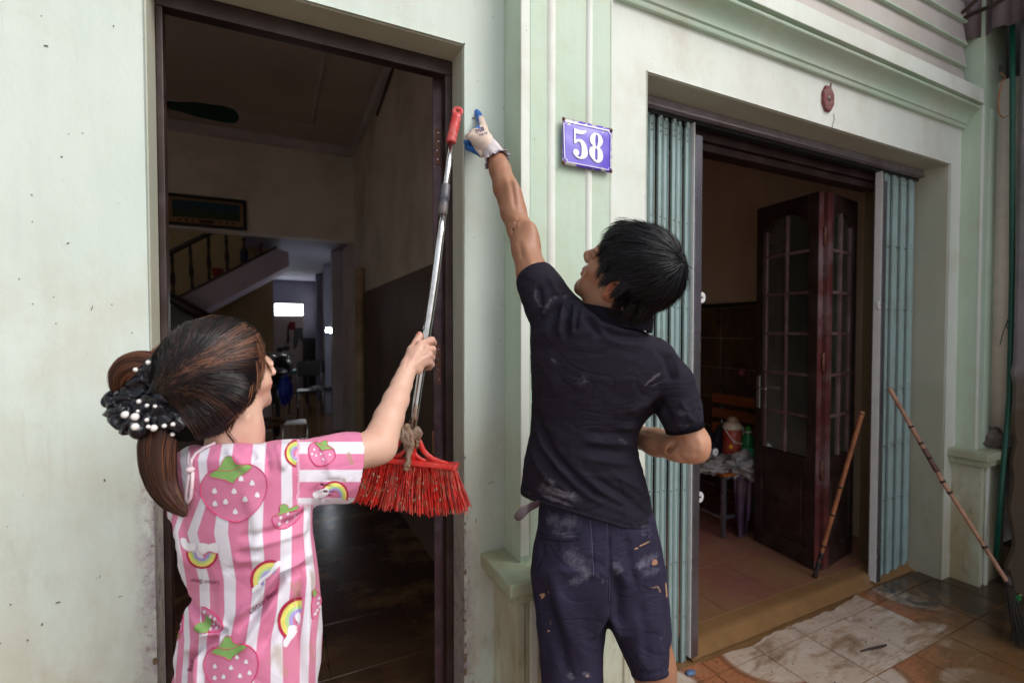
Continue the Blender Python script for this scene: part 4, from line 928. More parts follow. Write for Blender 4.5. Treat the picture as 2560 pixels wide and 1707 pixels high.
MB().lathe(c, [(r_*.8, 0), (r_, .008), (r_, 22*sc), (r_*.93, 28*sc), (r_, 34*sc), (r_*.98, 42*sc), (r_*.75, 53*sc), (r_*.42, 62*sc), (r_*.34, 66*sc)], 24).build('bottle_body', Mgb, bo, True)
MB().lathe(c, [(r_*1.02, 4*sc), (r_*1.03, 5*sc), (r_*1.03, 25*sc), (r_*1.02, 26*sc)], 24).build('label', plain('bright_green_label', (.03, .45, .2, 1), .4, var=.5, vs=40, dirt=(.6, .6, .1, 1), da=.6, ds=30), bo, True)
MB().lathe(c, [(r_*.4, 64*sc), (r_*.42, 68*sc), (r_*.42, 75*sc), (r_*.3, 77*sc), (0.001, 77*sc)], 16).build('cap', plain('green_cap', (.04, .32, .03, 1), .4), bo, True)
MB().lathe(c, [(r_*.42, 61*sc), (r_*.48, 62*sc), (r_*.48, 65*sc), (r_*.4, 65.5*sc)], 16).build('neck_ring', M_white, bo, True)
cu = thing('paper_cup', at_item(1786, 1130), 'white cup lying on its side among the muddy bags on the low table', 'cup')
c = at_item(1786, 1130, dT+.0); dcp = -AF*.8+AR*.5; dcp /= np.linalg.norm(dcp)
MB().lathe(c-dcp*.05, [(.018, 0), (.026, .055), (.028, .058), (.028, .062), (.001, .061)], 20, up=dcp).build('cup_body', M_white, cu, True)
tag(MB().ball(at_item(1827, 1117, dT+.05), (.016, .012, .015), 14, 10).build('yellow_cap', plain('yellow_plastic', (.7, .35, .01, 1), .4), None, True), 'small round yellow cap in front of the thermos foot', 'cap')
pk = crumple('pink_cup', atd(1855, 931, 4.1), (.035, .03, .035), .2, 1, plain('dull_pink', (.32, .08, .12, 1), .5), seed=1, nu=16, nv=12); tag(pk, 'small pinkish thing on the ledge above the bench in the dark front room', 'cup')

# ================================================================ HOUSE NUMBER SIGN
sg = thing('house_number_sign', (.92, PF, 2.11), 'blue enamel house number sign reading 58 in white, rusty at its corners', 'sign')
sy = PF-.008; sx0, sx1 = .828, 1.024; sz0, sz1 = 2.036, 2.184
Mb = Mat('blue_enamel', .22, spec=.6, coat=.4).base((.115, .07, .60, 1))
Xo = Mb.sep()
ex = Mb.math('MINIMUM', Mb.math('SUBTRACT', Xo[0], sx0), Mb.math('SUBTRACT', sx1, Xo[0])); ez = Mb.math('MINIMUM', Mb.math('SUBTRACT', Xo[2], sz0), Mb.math('SUBTRACT', sz1, Xo[2]))
eg = Mb.math('MINIMUM', Mb.math('MULTIPLY', ex, 1.6), ez)
Mb.mix(Mb.math('LESS_THAN', Mb.math('SUBTRACT', eg, Mb.math('MULTIPLY', Mb.ramp(Mb.noise(38, (1, 1, 1), detail=6, rough=.6), .48, .68), .021)), .0003), (.62, .64, .56, 1), .95)
cx_ = Mb.math('MULTIPLY', ex, ez); Mb.mix(Mb.math('LESS_THAN', Mb.math('SUBTRACT', Mb.math('MAXIMUM', ex, ez), Mb.math('MULTIPLY', Mb.noise(90, detail=5, off=3), .014)), .0045), (.17, .07, .04, 1), .9)
Mb.mix(Mb.math('LESS_THAN', Mb.math('SUBTRACT', eg, Mb.math('MULTIPLY', Mb.noise(120, detail=4, off=13), .004)), -.0012), (.2, .09, .05, 1), .8)
Mb.mix(Mb.ramp(Mb.noise(60, detail=5, off=9), .72, .75), (.2, .08, .04, 1), .9)
b = MB(); nx, nz = 16, 12; V = []
for j in range(nz+1):
    for i in range(nx+1):
        u_, v_ = i/nx, j/nz; V.append((sx0+(sx1-sx0)*u_, sy-.0012*math.sin(math.pi*u_)*math.sin(math.pi*v_)-.001*mnoise.noise(Vector((u_*3, v_*3, 0))), sz0+(sz1-sz0)*v_))
pl = obj('sign_plate', V, [[j*(nx+1)+i, j*(nx+1)+i+1, (j+1)*(nx+1)+i+1, (j+1)*(nx+1)+i] for j in range(nz) for i in range(nx)], Mb.m, sg, True)
q = pl.modifiers.new('t', 'SOLIDIFY'); q.thickness = .0018; q.offset = -1
Mwd = plain('white_enamel_digit', (.80, .80, .84, 1), .25, var=.06, coat=.3, dirt=(.3, .12, .08, 1), da=.0)
Mwd2 = Mat('white_enamel_figure', .25, spec=.5, coat=.3).base((.80, .79, .86, 1)); Mwd2.mix(Mwd2.ramp(Mwd2.noise(75, detail=5, off=2), .70, .73), (.18, .07, .05, 1), .9); Mwd2 = Mwd2.m
def SP(x, y):      # crop px of the sign (1568 px zoom) -> plate u, v -> world
    # four corners of the plate in that crop
    c00, c10, c11, c01 = np.array((190, 160.)), np.array((1262, 375.)), np.array((1285, 1340.)), np.array((198, 1200.))
    u_, v_ = .5, .5
    for _ in range(12):
        p = c00*(1-u_)*(1-v_)+c10*u_*(1-v_)+c11*u_*v_+c01*(1-u_)*v_
        du = (c10-c00)*(1-v_)+(c11-c01)*v_; dv = (c01-c00)*(1-u_)+(c11-c10)*u_
        d_ = np.linalg.solve(np.array((du, dv)).T, np.array((x, y))-p); u_ += d_[0]; v_ += d_[1]
    return sx0+(sx1-sx0)*u_, sz1-(sz1-sz0)*v_
def bez(P, n=8, closed=True):
    """Catmull-Rom through points; a point given with a third value 1 is a sharp corner"""
    out = []; m = len(P)
    for i in range(m):
        p0, p1, p2, p3 = P[(i-1) % m], P[i], P[(i+1) % m], P[(i+2) % m]
        a0 = p1 if len(p1) > 2 else p0; a3 = p2 if len(p2) > 2 else p3
        for k in range(n):
            t = k/n
            q = [.5*((2*p1[c])+(-a0[c]+p2[c])*t+(2*a0[c]-5*p1[c]+4*p2[c]-a3[c])*t*t+(-a0[c]+3*p1[c]-3*p2[c]+a3[c])*t**3) for c in (0, 1)]
            out.append(q)
    return out
def flat_shape(name, loops, y, m, parent, to=SP, th=.0006):
    from mathutils.geometry import tessellate_polygon
    L3 = [[Vector((to(*p)[0], 0, to(*p)[1])) for p in lp] for lp in loops]
    tr = tessellate_polygon(L3); V = [v for lp in L3 for v in lp]; n = len(V)
    VV = [(v[0], y, v[2]) for v in V]+[(v[0], y+th, v[2]) for v in V]; F = [list(t) for t in tr]+[[i+n for i in t][::-1] for t in tr]
    base_ = 0
    for lp in L3:
        k = len(lp); F += [[base_+i, base_+(i+1) % k, n+base_+(i+1) % k, n+base_+i] for i in range(k)]; base_ += k
    return obj(name, VV, F, m, parent)
five = bez([(424, 392, 1), (520, 425), (600, 440), (684, 438, 1), (668, 490), (600, 524), (520, 520), (458, 505, 1), (460, 650, 1), (520, 630), (600, 645), (680, 740), (720, 900), (716, 985), (660, 1050), (585, 1068), (500, 1045), (425, 970), (410, 905), (440, 858), (500, 862), (535, 915), (528, 975), (495, 990, 1), (540, 1024), (578, 990), (590, 900), (582, 780), (550, 700), (505, 690), (450, 735, 1), (424, 722, 1)])
eo = bez([(900, 482), (1000, 540), (1050, 660), (1025, 750), (985, 798), (1035, 870), (1064, 990), (1030, 1100), (945, 1134), (850, 1085), (770, 980), (752, 870), (780, 800), (828, 770), (775, 690), (765, 590), (820, 500)])
ei1 = bez([(905, 520), (935, 560), (938, 690), (918, 772), (895, 765), (878, 650), (882, 560)])
ei2 = bez([(903, 818), (932, 870), (938, 1000), (935, 1060), (915, 1076), (885, 1040), (880, 930), (884, 850)])
yF = sy-.0032
flat_shape('digit_five', [five], yF, Mwd2, sg); flat_shape('digit_eight', [eo, ei1[::-1], ei2[::-1]], yF, Mwd2, sg)
bo_ = [(203, 300), (250, 285), (272, 250), (700, 335), (1178, 425), (1200, 480), (1238, 510), (1245, 900), (1252, 1230), (1205, 1250), (1190, 1285), (700, 1210), (300, 1155), (275, 1100), (232, 1068), (215, 700)]
ctr = np.array((725, 768.))
def inset(lp, d): 
    out = []
    for i, p in enumerate(lp):
        a_ = np.array(lp[i-1], float); b_ = np.array(lp[(i+1) % len(lp)], float); t = b_-a_; t /= np.linalg.norm(t); nrm = np.array((-t[1], t[0])); out.append(tuple(np.array(p)+nrm*d))
    return out
flat_shape('sign_border', [bo_, inset(bo_, 16)[::-1]], yF, Mwd2, sg)
for (x, y) in ((208, 190), (1245, 420), (215, 1150), (1262, 1300)):
    X_, Z_ = SP(x, y); MB().lathe((X_, sy-.001, Z_), [(.0048, 0), (.0045, .002), (.002, .0035), (.0005, .0036)], 10, up=(0, -1, 0)).build('rusty_nail', M_rust, sg, True)
# ================================================================ IMPLICIT SURFACE KIT (people, clothes)
def smin(a, b, k):
    if k <= 0: return np.minimum(a, b)
    h = np.clip(.5+.5*(b-a)/k, 0, 1); return b*(1-h)+a*h-k*h*(1-h)
def smax(a, b, k): return -smin(-a, -b, k)
class Field:
    def __init__(s, lo, hi, h):
        s.lo = np.array(lo, float); s.h = h; n = np.ceil((np.array(hi)-s.lo)/h).astype(int)+1
        s.ax = [(s.lo[i]+h*np.arange(n[i])).astype(np.float32) for i in range(3)]; s.D = np.full(n, .5, np.float32)
    def sub(s, lo, hi):
        sl = []
        for i in range(3):
            a = int(np.searchsorted(s.ax[i], lo[i])); b = int(np.searchsorted(s.ax[i], hi[i])); sl.append(slice(a, max(a, b)))
        return tuple(sl), s.ax[0][sl[0]][:, None, None], s.ax[1][sl[1]][None, :, None], s.ax[2][sl[2]][None, None, :]
    def put(s, sl, d, k, op):
        D = s.D[sl]
        if op == 'u': s.D[sl] = smin(D, d, k)
        elif op == 's': s.D[sl] = smax(D, -d, k)
        elif op == 'i': s.D[sl] = smax(D, d, k)
    def cone(s, a, b, ra, rb, k=.01, op='u'):
        a = np.array(a, float); b = np.array(b, float); m = max(ra, rb)+k+3*s.h+.004
        sl, X, Y, Z = s.sub(np.minimum(a, b)-m, np.maximum(a, b)+m)
        if min(s.D[sl].shape) == 0: return
        ba = b-a; L = float(ba@ba)+1e-12
        t = np.clip(((X-a[0])*ba[0]+(Y-a[1])*ba[1]+(Z-a[2])*ba[2])/L, 0, 1)
        d = np.sqrt((X-a[0]-t*ba[0])**2+(Y-a[1]-t*ba[1])**2+(Z-a[2]-t*ba[2])**2)-(ra+(rb-ra)*t)
        s.put(sl, d, k, op)
    def chain(s, pts, k=.01, op='u'):
        for (a, ra), (b, rb) in zip(pts, pts[1:]): s.cone(a, b, ra, rb, k, op)
    def ell(s, c, r, R=None, k=.01, op='u'):
        c = np.array(c, float); r = np.array(r, float); R = np.eye(3) if R is None else np.array(R); m = max(r)+k+3*s.h
        sl, X, Y, Z = s.sub(c-m, c+m)
        if min(s.D[sl].shape) == 0: return
        q = [((X-c[0])*R[i, 0]+(Y-c[1])*R[i, 1]+(Z-c[2])*R[i, 2]) for i in range(3)]
        k0 = np.sqrt(sum((q[i]/r[i])**2 for i in range(3))); k1 = np.sqrt(sum((q[i]/r[i]**2)**2 for i in range(3)))+1e-9
        s.put(sl, k0*(k0-1)/k1, k, op)
    def half(s, p, n, k=.0, op='i'):
        """keep the side the normal points away from (op i) """
        n = np.array(n, float); n /= np.linalg.norm(n); p = np.array(p)
        sl, X, Y, Z = s.sub([-99]*3, [99]*3); s.put(sl, (X-p[0])*n[0]+(Y-p[1])*n[1]+(Z-p[2])*n[2], k, op)
    def camc(s):
        X, Y, Z = s.ax[0][:, None, None], s.ax[1][None, :, None], s.ax[2][None, None, :]
        d = lambda A: ((X-CAM[0])*A[0]+(Y-CAM[1])*A[1]+(Z-CAM[2])*A[2]).astype(np.float32)
        z = np.maximum(d(AF), .05); return 1280+FPX*d(AR)/z, 853.5-FPX*d(AU)/z, z
    def loft(s, rows, k=.02, top=None, bot=None, kc=.02, op='u', pw=2.2, cc=None):
        """body of stacked sections measured in the photo: rows (py, left px, right px, depth, half thickness)"""
        PX, PY, Z = cc if cc is not None else s.camc()
        r = np.array(rows, float); f = lambda j: np.interp(PY, r[:, 0], r[:, j]).astype(np.float32)
        xl, xr, z0, hd = f(1), f(2), f(3), f(4)
        sc = Z/FPX; hw = (xr-xl)/2*sc; dx = (PX-(xl+xr)/2)*sc; dz = Z-z0
        q = (np.abs(dx/hw)**pw+np.abs(dz/hd)**pw)**(1/pw)+1e-6
        d = np.sqrt(dx*dx+dz*dz+1e-8)*(1-1/q)
        t = np.interp(PX, *zip(*top)) if top is not None else r[0, 0]
        b = np.interp(PX, *zip(*bot)) if bot is not None else r[-1, 0]
        d = smax(d, (t-PY)*sc, kc); d = smax(d, (PY-b)*sc, .003 if bot is not None else kc)
        s.put((slice(None),)*3, d.astype(np.float32), k, op)
    def mesh(s):
        D = s.D; S_ = D < 0; h = s.h
        c = np.zeros(tuple(n-1 for n in D.shape), np.int8)
        off = [(i, j, k) for i in (0, 1) for j in (0, 1) for k in (0, 1)]
        sh = c.shape; cut = lambda A, o: A[o[0]:o[0]+sh[0], o[1]:o[1]+sh[1], o[2]:o[2]+sh[2]]
        for o in off: c += cut(S_, o)
        act = (c > 0) & (c < 8); I = np.argwhere(act); idx = np.full(sh, -1, np.int32); idx[act] = np.arange(len(I))
        val = {o: D[I[:, 0]+o[0], I[:, 1]+o[1], I[:, 2]+o[2]] for o in off}
        acc = np.zeros((len(I), 3)); cnt = np.zeros(len(I))
        for o in off:
            for a in range(3):
                if o[a]: continue
                o2 = tuple(o[b]+(1 if b == a else 0) for b in range(3)); v0, v1 = val[o], val[o2]; m = (v0 < 0) != (v1 < 0)
                t = np.where(m, v0/(v0-v1+1e-12), 0); p = np.array(o, float)[None].repeat(len(I), 0); p[:, a] += t
                acc += p*m[:, None]; cnt += m
        V = s.lo+(I+acc/np.maximum(cnt, 1)[:, None])*h; F = []
        for a in range(3):
            b, e = (a+1) % 3, (a+2) % 3
            s0 = [slice(0, -1) if i == a else slice(1, -1) for i in range(3)]; s1 = list(s0); s1[a] = slice(1, None)
            A, B = S_[tuple(s0)], S_[tuple(s1)]; E = np.argwhere(A != B)
            if len(E) == 0: continue
            st = A[A != B]; base = E.copy(); base[:, b] += 1; base[:, e] += 1
            def g(db, de):
                q = base.copy(); q[:, b] -= db; q[:, e] -= de; return idx[q[:, 0], q[:, 1], q[:, 2]]
            q = np.stack([g(1, 1), g(0, 1), g(0, 0), g(1, 0)], 1); q[~st] = q[~st][:, ::-1]; F.append(q)
        F = np.concatenate(F); F = F[(F >= 0).all(1)]
        return V, F
def smooth(V, F, it=3, lam=.5):
    e = np.concatenate([F[:, [0, 1]], F[:, [1, 2]], F[:, [2, 3]], F[:, [3, 0]]]); e = np.concatenate([e, e[:, ::-1]])
    n = len(V); cnt = np.bincount(e[:, 0], minlength=n)[:, None]
    for _ in range(it):
        for l_ in (lam, -lam*1.03):
            A = np.stack([np.bincount(e[:, 0], V[e[:, 1], c], n) for c in range(3)], 1)/np.maximum(cnt, 1); V = V+l_*(A-V)
    return V
def vnormals(V, F):
    fn = np.cross(V[F[:, 2]]-V[F[:, 0]], V[F[:, 3]]-V[F[:, 1]]); N = np.zeros_like(V)
    for c in range(3):
        for k in range(4): N[:, c] += np.bincount(F[:, k], fn[:, c], len(V))
    return N/(np.linalg.norm(N, axis=1)[:, None]+1e-12)
def seg_dist(px, py, P):
    """distance (px) to polyline and parameter 0..1"""
    best = np.full(len(px), 1e9); par = np.zeros(len(px)); n = len(P)-1
    for i in range(n):
        ax, ay = P[i]; bx, by = P[i+1]; L = (bx-ax)**2+(by-ay)**2+1e-9
        t = np.clip(((px-ax)*(bx-ax)+(py-ay)*(by-ay))/L, 0, 1); d = np.hypot(px-ax-t*(bx-ax), py-ay-t*(by-ay))
        m = d < best; best[m] = d[m]; par[m] = ((i+t)/n)[m]
    return best, par
def folds(V, F, strokes, both=False):
    """raise or press soft folds running along lines; amplitude in metres, negative = valley"""
    N = vnormals(V, F); px, py, z = proj(V); view = V-CAM; facing = np.clip(-(N*view).sum(1)/np.linalg.norm(view, axis=1)*2.2+.15, 0, 1)
    if both: facing[:] = 1
    disp = np.zeros(len(V))
    for P, w, a in strokes:
        d, t = seg_dist(px, py, P); disp += a*np.exp(-(d/w)**2)*np.minimum(1, np.minimum(t, 1-t)*5+.0)
    return V+N*(disp*facing)[:, None]
def wrinkle(V, F, amp, fr, seed=0, sc=(1, 1, 1)):
    N = vnormals(V, F); out = np.empty(len(V))
    for i, v in enumerate(V): out[i] = mnoise.fractal(Vector((v[0]*fr*sc[0]+seed, v[1]*fr*sc[1], v[2]*fr*sc[2])), 1.0, 2.0, 3)
    return V+N*(amp*out)[:, None]
def vattr(o, name, arr):
    a = o.data.attributes.new(name, 'FLOAT', 'POINT'); a.data.foreach_set('value', np.asarray(arr, np.float32))
def vcol(o, name, arr):
    a = o.data.attributes.new(name, 'FLOAT_COLOR', 'POINT'); A = np.ones((len(arr), 4), np.float32); A[:, :3] = arr; a.data.foreach_set('color', A.ravel())
def joinm(parts):
    V = []; F = []; n = 0
    for v, f in parts: V.append(v); F.append(f+n); n += len(v)
    return np.concatenate(V), np.concatenate(F)
def frame_from(u, f):
    """head frame from image-space (right, up, toward camera) vectors; returns rows lateral(visible ear side), forward, up"""
    W_ = lambda v: AR*v[0]+AU*v[1]-AF*v[2]
    u = W_(u); u /= np.linalg.norm(u); f = W_(f); f -= u*(f@u); f /= np.linalg.norm(f); l = np.cross(f, u); return np.array((l, f, u))

def head_field(c, R, s, lo, hi, h, neck, earside=(1, -1), female=False):
    Fd = Field(lo, hi, h); P = lambda x, y, z: np.array(c)+s*(R[0]*x+R[1]*y+R[2]*z); E = lambda x, y, z, r, k=.012, op='u', RR=None: Fd.ell(P(x, y, z), np.array(r)*s, R if RR is None else RR, k*s, op)
    E(0, -.012, .030, (.075, .094, .088)); E(0, .035, -.030, (.058, .056, .082), .03)
    for sd in (1, -1):
        Fd.cone(P(sd*.052, .0, -.055), P(sd*.018, .070, -.098), .020*s, .017*s, .025*s)
        E(sd*.041, .060, -.022, (.022, .022, .020), .02)      # cheekbone
        E(sd*.034, .052, -.062, (.026, .026, .030), .02)      # cheek
        E(sd*.030, .088, .004, (.017, .012, .011), .008, 's')  # socket
        E(sd*.030, .079, .002, (.0135, .0135, .0125), .003)    # eyeball with lids
        E(sd*.030, .084, .020, (.022, .010, .006), .008)      # brow
        E(sd*.010, .098, -.030, (.009, .010, .008), .005)     # nostril wing
    Fd.cone(P(0, .086, .012), P(0, .108 if not female else .099, -.026), (.0075 if not female else .006)*s, (.0105 if not female else .0082)*s, .009*s)
    E(0, .074, -.101, (.018, .016, .014), .018)               # chin
    E(0, .088, -.057, (.022, .012, .0065), .005); E(0, .086, -.069, (.019, .012, .0075), .006)
    E(0, .098, -.063, (.026, .010, .0016), .003, 's')
    for sd in (1, -1):                                        # ears
        Re = R.copy()
        a = .28*sd; Re[0] = R[0]*math.cos(a)+R[1]*math.sin(a); Re[1] = -R[0]*math.sin(a)+R[1]*math.cos(a)
        E(sd*.078, -.006, -.010, (.0075, .019, .031), .006, 'u', Re); E(sd*.085, -.004, -.006, (.006, .011, .018), .003, 's', Re)
        E(sd*.0775, .003, -.033, (.006, .009, .010), .005)    # lobe
        Fd.cone(P(sd*.084, -.016, .010), P(sd*.083, -.019, -.016), .0035*s, .003*s, .004*s)
    for a, b in zip(neck, neck[1:]): Fd.cone(a[0], b[0], a[1], b[1], .03*s)
    return Fd, P
SKIN = {}
def skin_mat(name, c, red):
    M = Mat(name, .48, spec=.4).base(c); M._pos = M.n.new('ShaderNodeTexCoord').outputs['Object']
    at = M.attr('tint'); M.mix(None, at.outputs['Color'], 1.0, 'MULTIPLY')
    M.mix(M.ramp(M.noise(14, detail=6), .42, .70), red, .45); M.mix(M.ramp(M.noise(90, detail=3, off=4), .62, .72), red, .18)
    M.bump(M.noise(420, detail=2), .30, .0006); M.bump(M.noise(60, detail=4, off=3), .12, .002)
    M.b.inputs['Subsurface Weight'].default_value = .12; M.b.inputs['Subsurface Radius'].default_value = (.9, .35, .2); M.b.inputs['Subsurface Scale'].default_value = .008
    return M.m
M_skm = skin_mat('tanned_skin', (.33, .165, .10, 1), (.30, .11, .06, 1)); M_skw = skin_mat('fair_skin', (.62, .39, .30, 1), (.56, .27, .20, 1))

# ---------------------------------------------------------------- hair
def hair_mat(name, c1, c2, c3, rough=.33):
    M = Mat(name, rough, spec=.24).base(c1); at = M.attr('shade').outputs['Fac']
    M.mix(M.ramp(at, .35, .9), c2).mix(M.ramp(at, .9, 1.4), c3)
    M.b.inputs['Anisotropic'].default_value = .4
    return M.m
def ribbons(name, paths, normals, w0, w1, m, parent, shade):
    """paths (n, k, 3); flat tapered strands lying on their normals"""
    n, k, _ = paths.shape; normals = normals+rng.normal(0, .32, (n, 1, 3)); normals /= np.linalg.norm(normals, axis=2)[..., None]; T = np.gradient(paths, axis=1); T /= np.linalg.norm(T, axis=2)[..., None]+1e-9
    Sd = np.cross(T, normals); Sd /= np.linalg.norm(Sd, axis=2)[..., None]+1e-9
    w = np.interp(np.linspace(0, 1, k), [0, .15, .7, 1], [w0*.6, w0, w0*.8, w1])[None, :, None]
    L_, R_ = paths-Sd*w, paths+Sd*w; C_ = paths+normals*w*.6
    V = np.stack([L_, C_, R_], 2).reshape(-1, 3); b = (np.arange(n)*k*3)[:, None]+(np.arange(k-1)*3)[None]; b = b.reshape(-1)
    F = np.concatenate([np.stack([b, b+1, b+4, b+3], 1), np.stack([b+1, b+2, b+5, b+4], 1)])
    me = bpy.data.meshes.new(name); V = V-woff(parent)
    me.vertices.add(len(V)); me.vertices.foreach_set('co', V.ravel()); me.loops.add(F.size); me.loops.foreach_set('vertex_index', F.ravel().astype(np.int32))
    me.polygons.add(len(F)); me.polygons.foreach_set('loop_start', np.arange(0, F.size, 4, dtype=np.int32)); me.polygons.foreach_set('loop_total', np.full(len(F), 4, np.int32))
    me.polygons.foreach_set('use_smooth', np.ones(len(F), bool)); me.update(calc_edges=True); me.validate(); me.materials.append(m)
    o = bpy.data.objects.new(name, me); S.collection.objects.link(o); o.parent = parent
    vattr(o, 'shade', np.repeat(shade, k*3)); return o
# ================================================================ THE MAN
man = thing('person', atz(1440, 1700, 0)*0+np.array((.72, -.16, 0)), 'man in dusty black polo shirt and navy shorts, reaching up with a gloved hand', 'person')
hc_ = atd(1570, 688, 1.13); RM = frame_from((.40, .65, .64), (-.72, .62, -.25)); hs = 1.0
# choose lateral sign so that +x is the visible ear
if (RM[0]@(-AF)) < 0: RM[0] *= -1
neckM = [(hc_-RM[2]*.05*hs-RM[1]*.02, .055), (atd(1525, 790, 1.17), .058), (atd(1490, 850, 1.20), .07)]
Fh, PM = head_field(hc_, RM, hs, hc_-.19, hc_+.19, .0026, neckM)
V1, F1 = Fh.mesh(); V1 = smooth(V1, F1, 2)
# raised left arm, one tapering limb from shoulder to wrist
arm = [J(1395, 805, 1.20, 40), J(1350, 738, 1.215, 40), J(1331, 683, 1.24, 39), J(1314, 625, 1.28, 34), J(1299, 572, 1.32, 30.5), J(1284, 532, 1.345, 31), J(1264, 470, 1.385, 30), J(1250, 425, 1.42, 26), J(1242, 402, 1.44, 22.5), J(1234, 385, 1.448, 17), J(1226, 370, 1.455, 14)]
lo = np.min([a[0] for a in arm], 0)-.07; hi = np.max([a[0] for a in arm], 0)+.07
Fa = Field(lo, hi, .0032); Fa.chain(arm, .012)
Fa.ell(atd(1322, 600, 1.285), (.026, .03, .05), k=.02); Fa.ell(atd(1283, 500, 1.35), (.024, .028, .05), k=.02)
Fa.cone(atd(1286, 585, 1.285), atd(1281, 535, 1.315), .002, .003, .010, 's'); Fa.ell(atd(1292, 552, 1.305), (.013, .012, .014), k=.012)
V2, F2 = Fa.mesh(); V2 = smooth(V2, F2, 3)
V2 = folds(V2, F2, [([(1285, 580), (1290, 555), (1300, 540)], 3, -.0022), ([(1272, 560), (1284, 552), (1296, 556)], 2.5, -.0018), ([(1258, 420), (1270, 470), (1276, 520)], 8, .0022), ([(1283, 440), (1294, 490), (1302, 530)], 7, .002), ([(1272, 430), (1283, 480), (1288, 530)], 5, -.002), ([(1310, 600), (1325, 650), (1335, 690)], 9, .0025), ([(1298, 600), (1306, 650)], 6, -.002)])
# bent right arm: elbow out at the right, forearm going in front of the belly
ra_ = [J(1640, 915, 1.20, 38), J(1680, 985, 1.20, 37), J(1703, 1040, 1.195, 37), J(1735, 1105, 1.195, 37), J(1728, 1122, 1.20, 34)]
rb_ = [J(1728, 1120, 1.20, 34), J(1690, 1117, 1.23, 33), J(1640, 1105, 1.29, 33), J(1590, 1090, 1.35, 27), J(1530, 1060, 1.42, 22)]
pts = ra_+rb_; lo = np.min([a[0] for a in pts], 0)-.07; hi = np.max([a[0] for a in pts], 0)+.07
Fb = Field(lo, hi, .0034); Fb.chain(ra_, .012); Fb.chain(rb_, .016); Fb.ell(atd(1752, 1131, 1.185), (.016, .016, .018), k=.02); Fb.ell(atd(1700, 1143, 1.2), (.012, .012, .012), k=.012)
Fb.cone(atd(1693, 1098, 1.175), atd(1672, 1128, 1.215), .003, .004, .01, 's')
# right hand, five bent fingers, hidden in front of the belly
hb_ = atd(1505, 1050, 1.45); Fb.ell(hb_, (.040, .028, .045), k=.02)
V3, F3 = Fb.mesh(); V3 = smooth(V3, F3, 2)
V3 = folds(V3, F3, [([(1690, 1100), (1680, 1120), (1668, 1136)], 4, -.004), ([(1740, 1085), (1752, 1110), (1750, 1135)], 7, .002), ([(1700, 1135), (1720, 1142), (1740, 1138)], 6, .002), ([(1640, 1085), (1600, 1080)], 5, -.0015), ([(1700, 1090), (1712, 1115)], 5, -.002)])
# trunk, hips, legs (mostly under the clothes)
tr = [(atd(1500, 860, 1.21), .07), (atd(1475, 1000, 1.25), .075), (atd(1465, 1150, 1.29), .075), (atd(1480, 1300, 1.32), .085)]
fl = atz(1400, 1700, 0)*0
LF = np.array((.66, -.20, .05)); RF = np.array((.90, -.28, .05))
hipL = atd(1420, 1400, 1.31); hipR = atd(1570, 1400, 1.31); knL = atd(1440, 1660, 1.30); knR = atd(1632, 1660, 1.30)
LF = np.array((knL[0]-.01, knL[1]-.03, .085)); RF = np.array((knR[0]+.03, knR[1]-.05, .085))
fw = np.array((-.3, .95, 0)); fw /= np.linalg.norm(fw)
Fc_ = Field((hipL[0]-.35, hipL[1]-.35, -.01), (hipR[0]+.3, hipR[1]+.35, 1.62), .007)
Fc_.chain(tr, .03); Fc_.cone(atd(1380, 830, 1.20), atd(1620, 900, 1.20), .035, .035, .03)
for hp_, kn_, ft_ in ((hipL, knL, LF), (hipR, knR, RF)):
    Fc_.chain([(hp_, .085), (kn_, .055)], .03); calf = kn_+(ft_-kn_)*.32-fw*.012
    Fc_.chain([(kn_, .052), (calf, .052), (ft_, .034)], .03); Fc_.cone(ft_+(0, 0, -.045)-fw*.03, ft_+fw*.17+(0, 0, -.055), .030, .024, .02)
    for t_ in range(5): Fc_.cone(ft_+fw*.165+(0, 0, -.058)+np.cross(fw, (0, 0, 1))*(t_-2)*.016, ft_+fw*(.20-abs(t_-1)*.006)+(0, 0, -.062)+np.cross(fw, (0, 0, 1))*(t_-2)*.016, .010, .009, .006)
V4, F4 = Fc_.mesh(); V4 = smooth(V4, F4, 2)
V, F = joinm([(V1, F1), (V2, F2), (V3, F3), (V4, F4)])
body = obj('body', V, F, M_skm, man, True)
tint = np.ones((len(V), 3)); q = (V-hc_)@RM.T/hs
def spot(c, r, col, a=1.):
    w = np.clip(1.6-1.6*np.linalg.norm((q-np.array(c))/np.array(r), axis=1), 0, 1)[:, None]*a; tint[:] = tint*(1-w)+np.array(col)*w
spot((0, .094, -.063), (.026, .02, .013), (.95, .55, .5)); spot((.08, -.005, -.01), (.02, .03, .04), (1.25, .72, .6), .8); spot((-.08, -.005, -.01), (.02, .03, .04), (1.15, .8, .7), .6)
spot((.04, .06, -.04), (.03, .03, .04), (1.1, .85, .78), .6); spot((.035, .07, -.085), (.05, .05, .03), (.75, .72, .72), .6)
for sd in (1, -1): spot((sd*.030, .097, .026), (.022, .012, .006), (.12, .10, .10)); spot((sd*.030, .093, .0), (.014, .008, .004), (.2, .12, .1))
px, py, z = proj(V); w = np.clip((px-1560)/200, 0, 1)*np.clip((py-1040)/60, 0, 1)*(py < 1300); tint *= (1+w[:, None]*np.array((.55, .65, .75)))  # light painted into the skin tint towards the right elbow
for cx_, cy_, r_, a_ in ((1253, 519, 7, .5), (1291, 519, 9, .6), (1296, 560, 6, .35), (1745, 1120, 10, .35), (1738, 1085, 8, .25), (1260, 440, 5, .2)):
    w = np.clip(1.5-1.5*np.hypot(px-cx_, py-cy_)/r_/1.4, 0, 1)[:, None]*a_*np.array([.6+.8*abs(mnoise.noise(Vector(v)*160)) for v in V])[:, None]; tint = tint*(1-w)+np.array((1.55, 1.9, 2.3))*w
vcol(body, 'tint', tint)
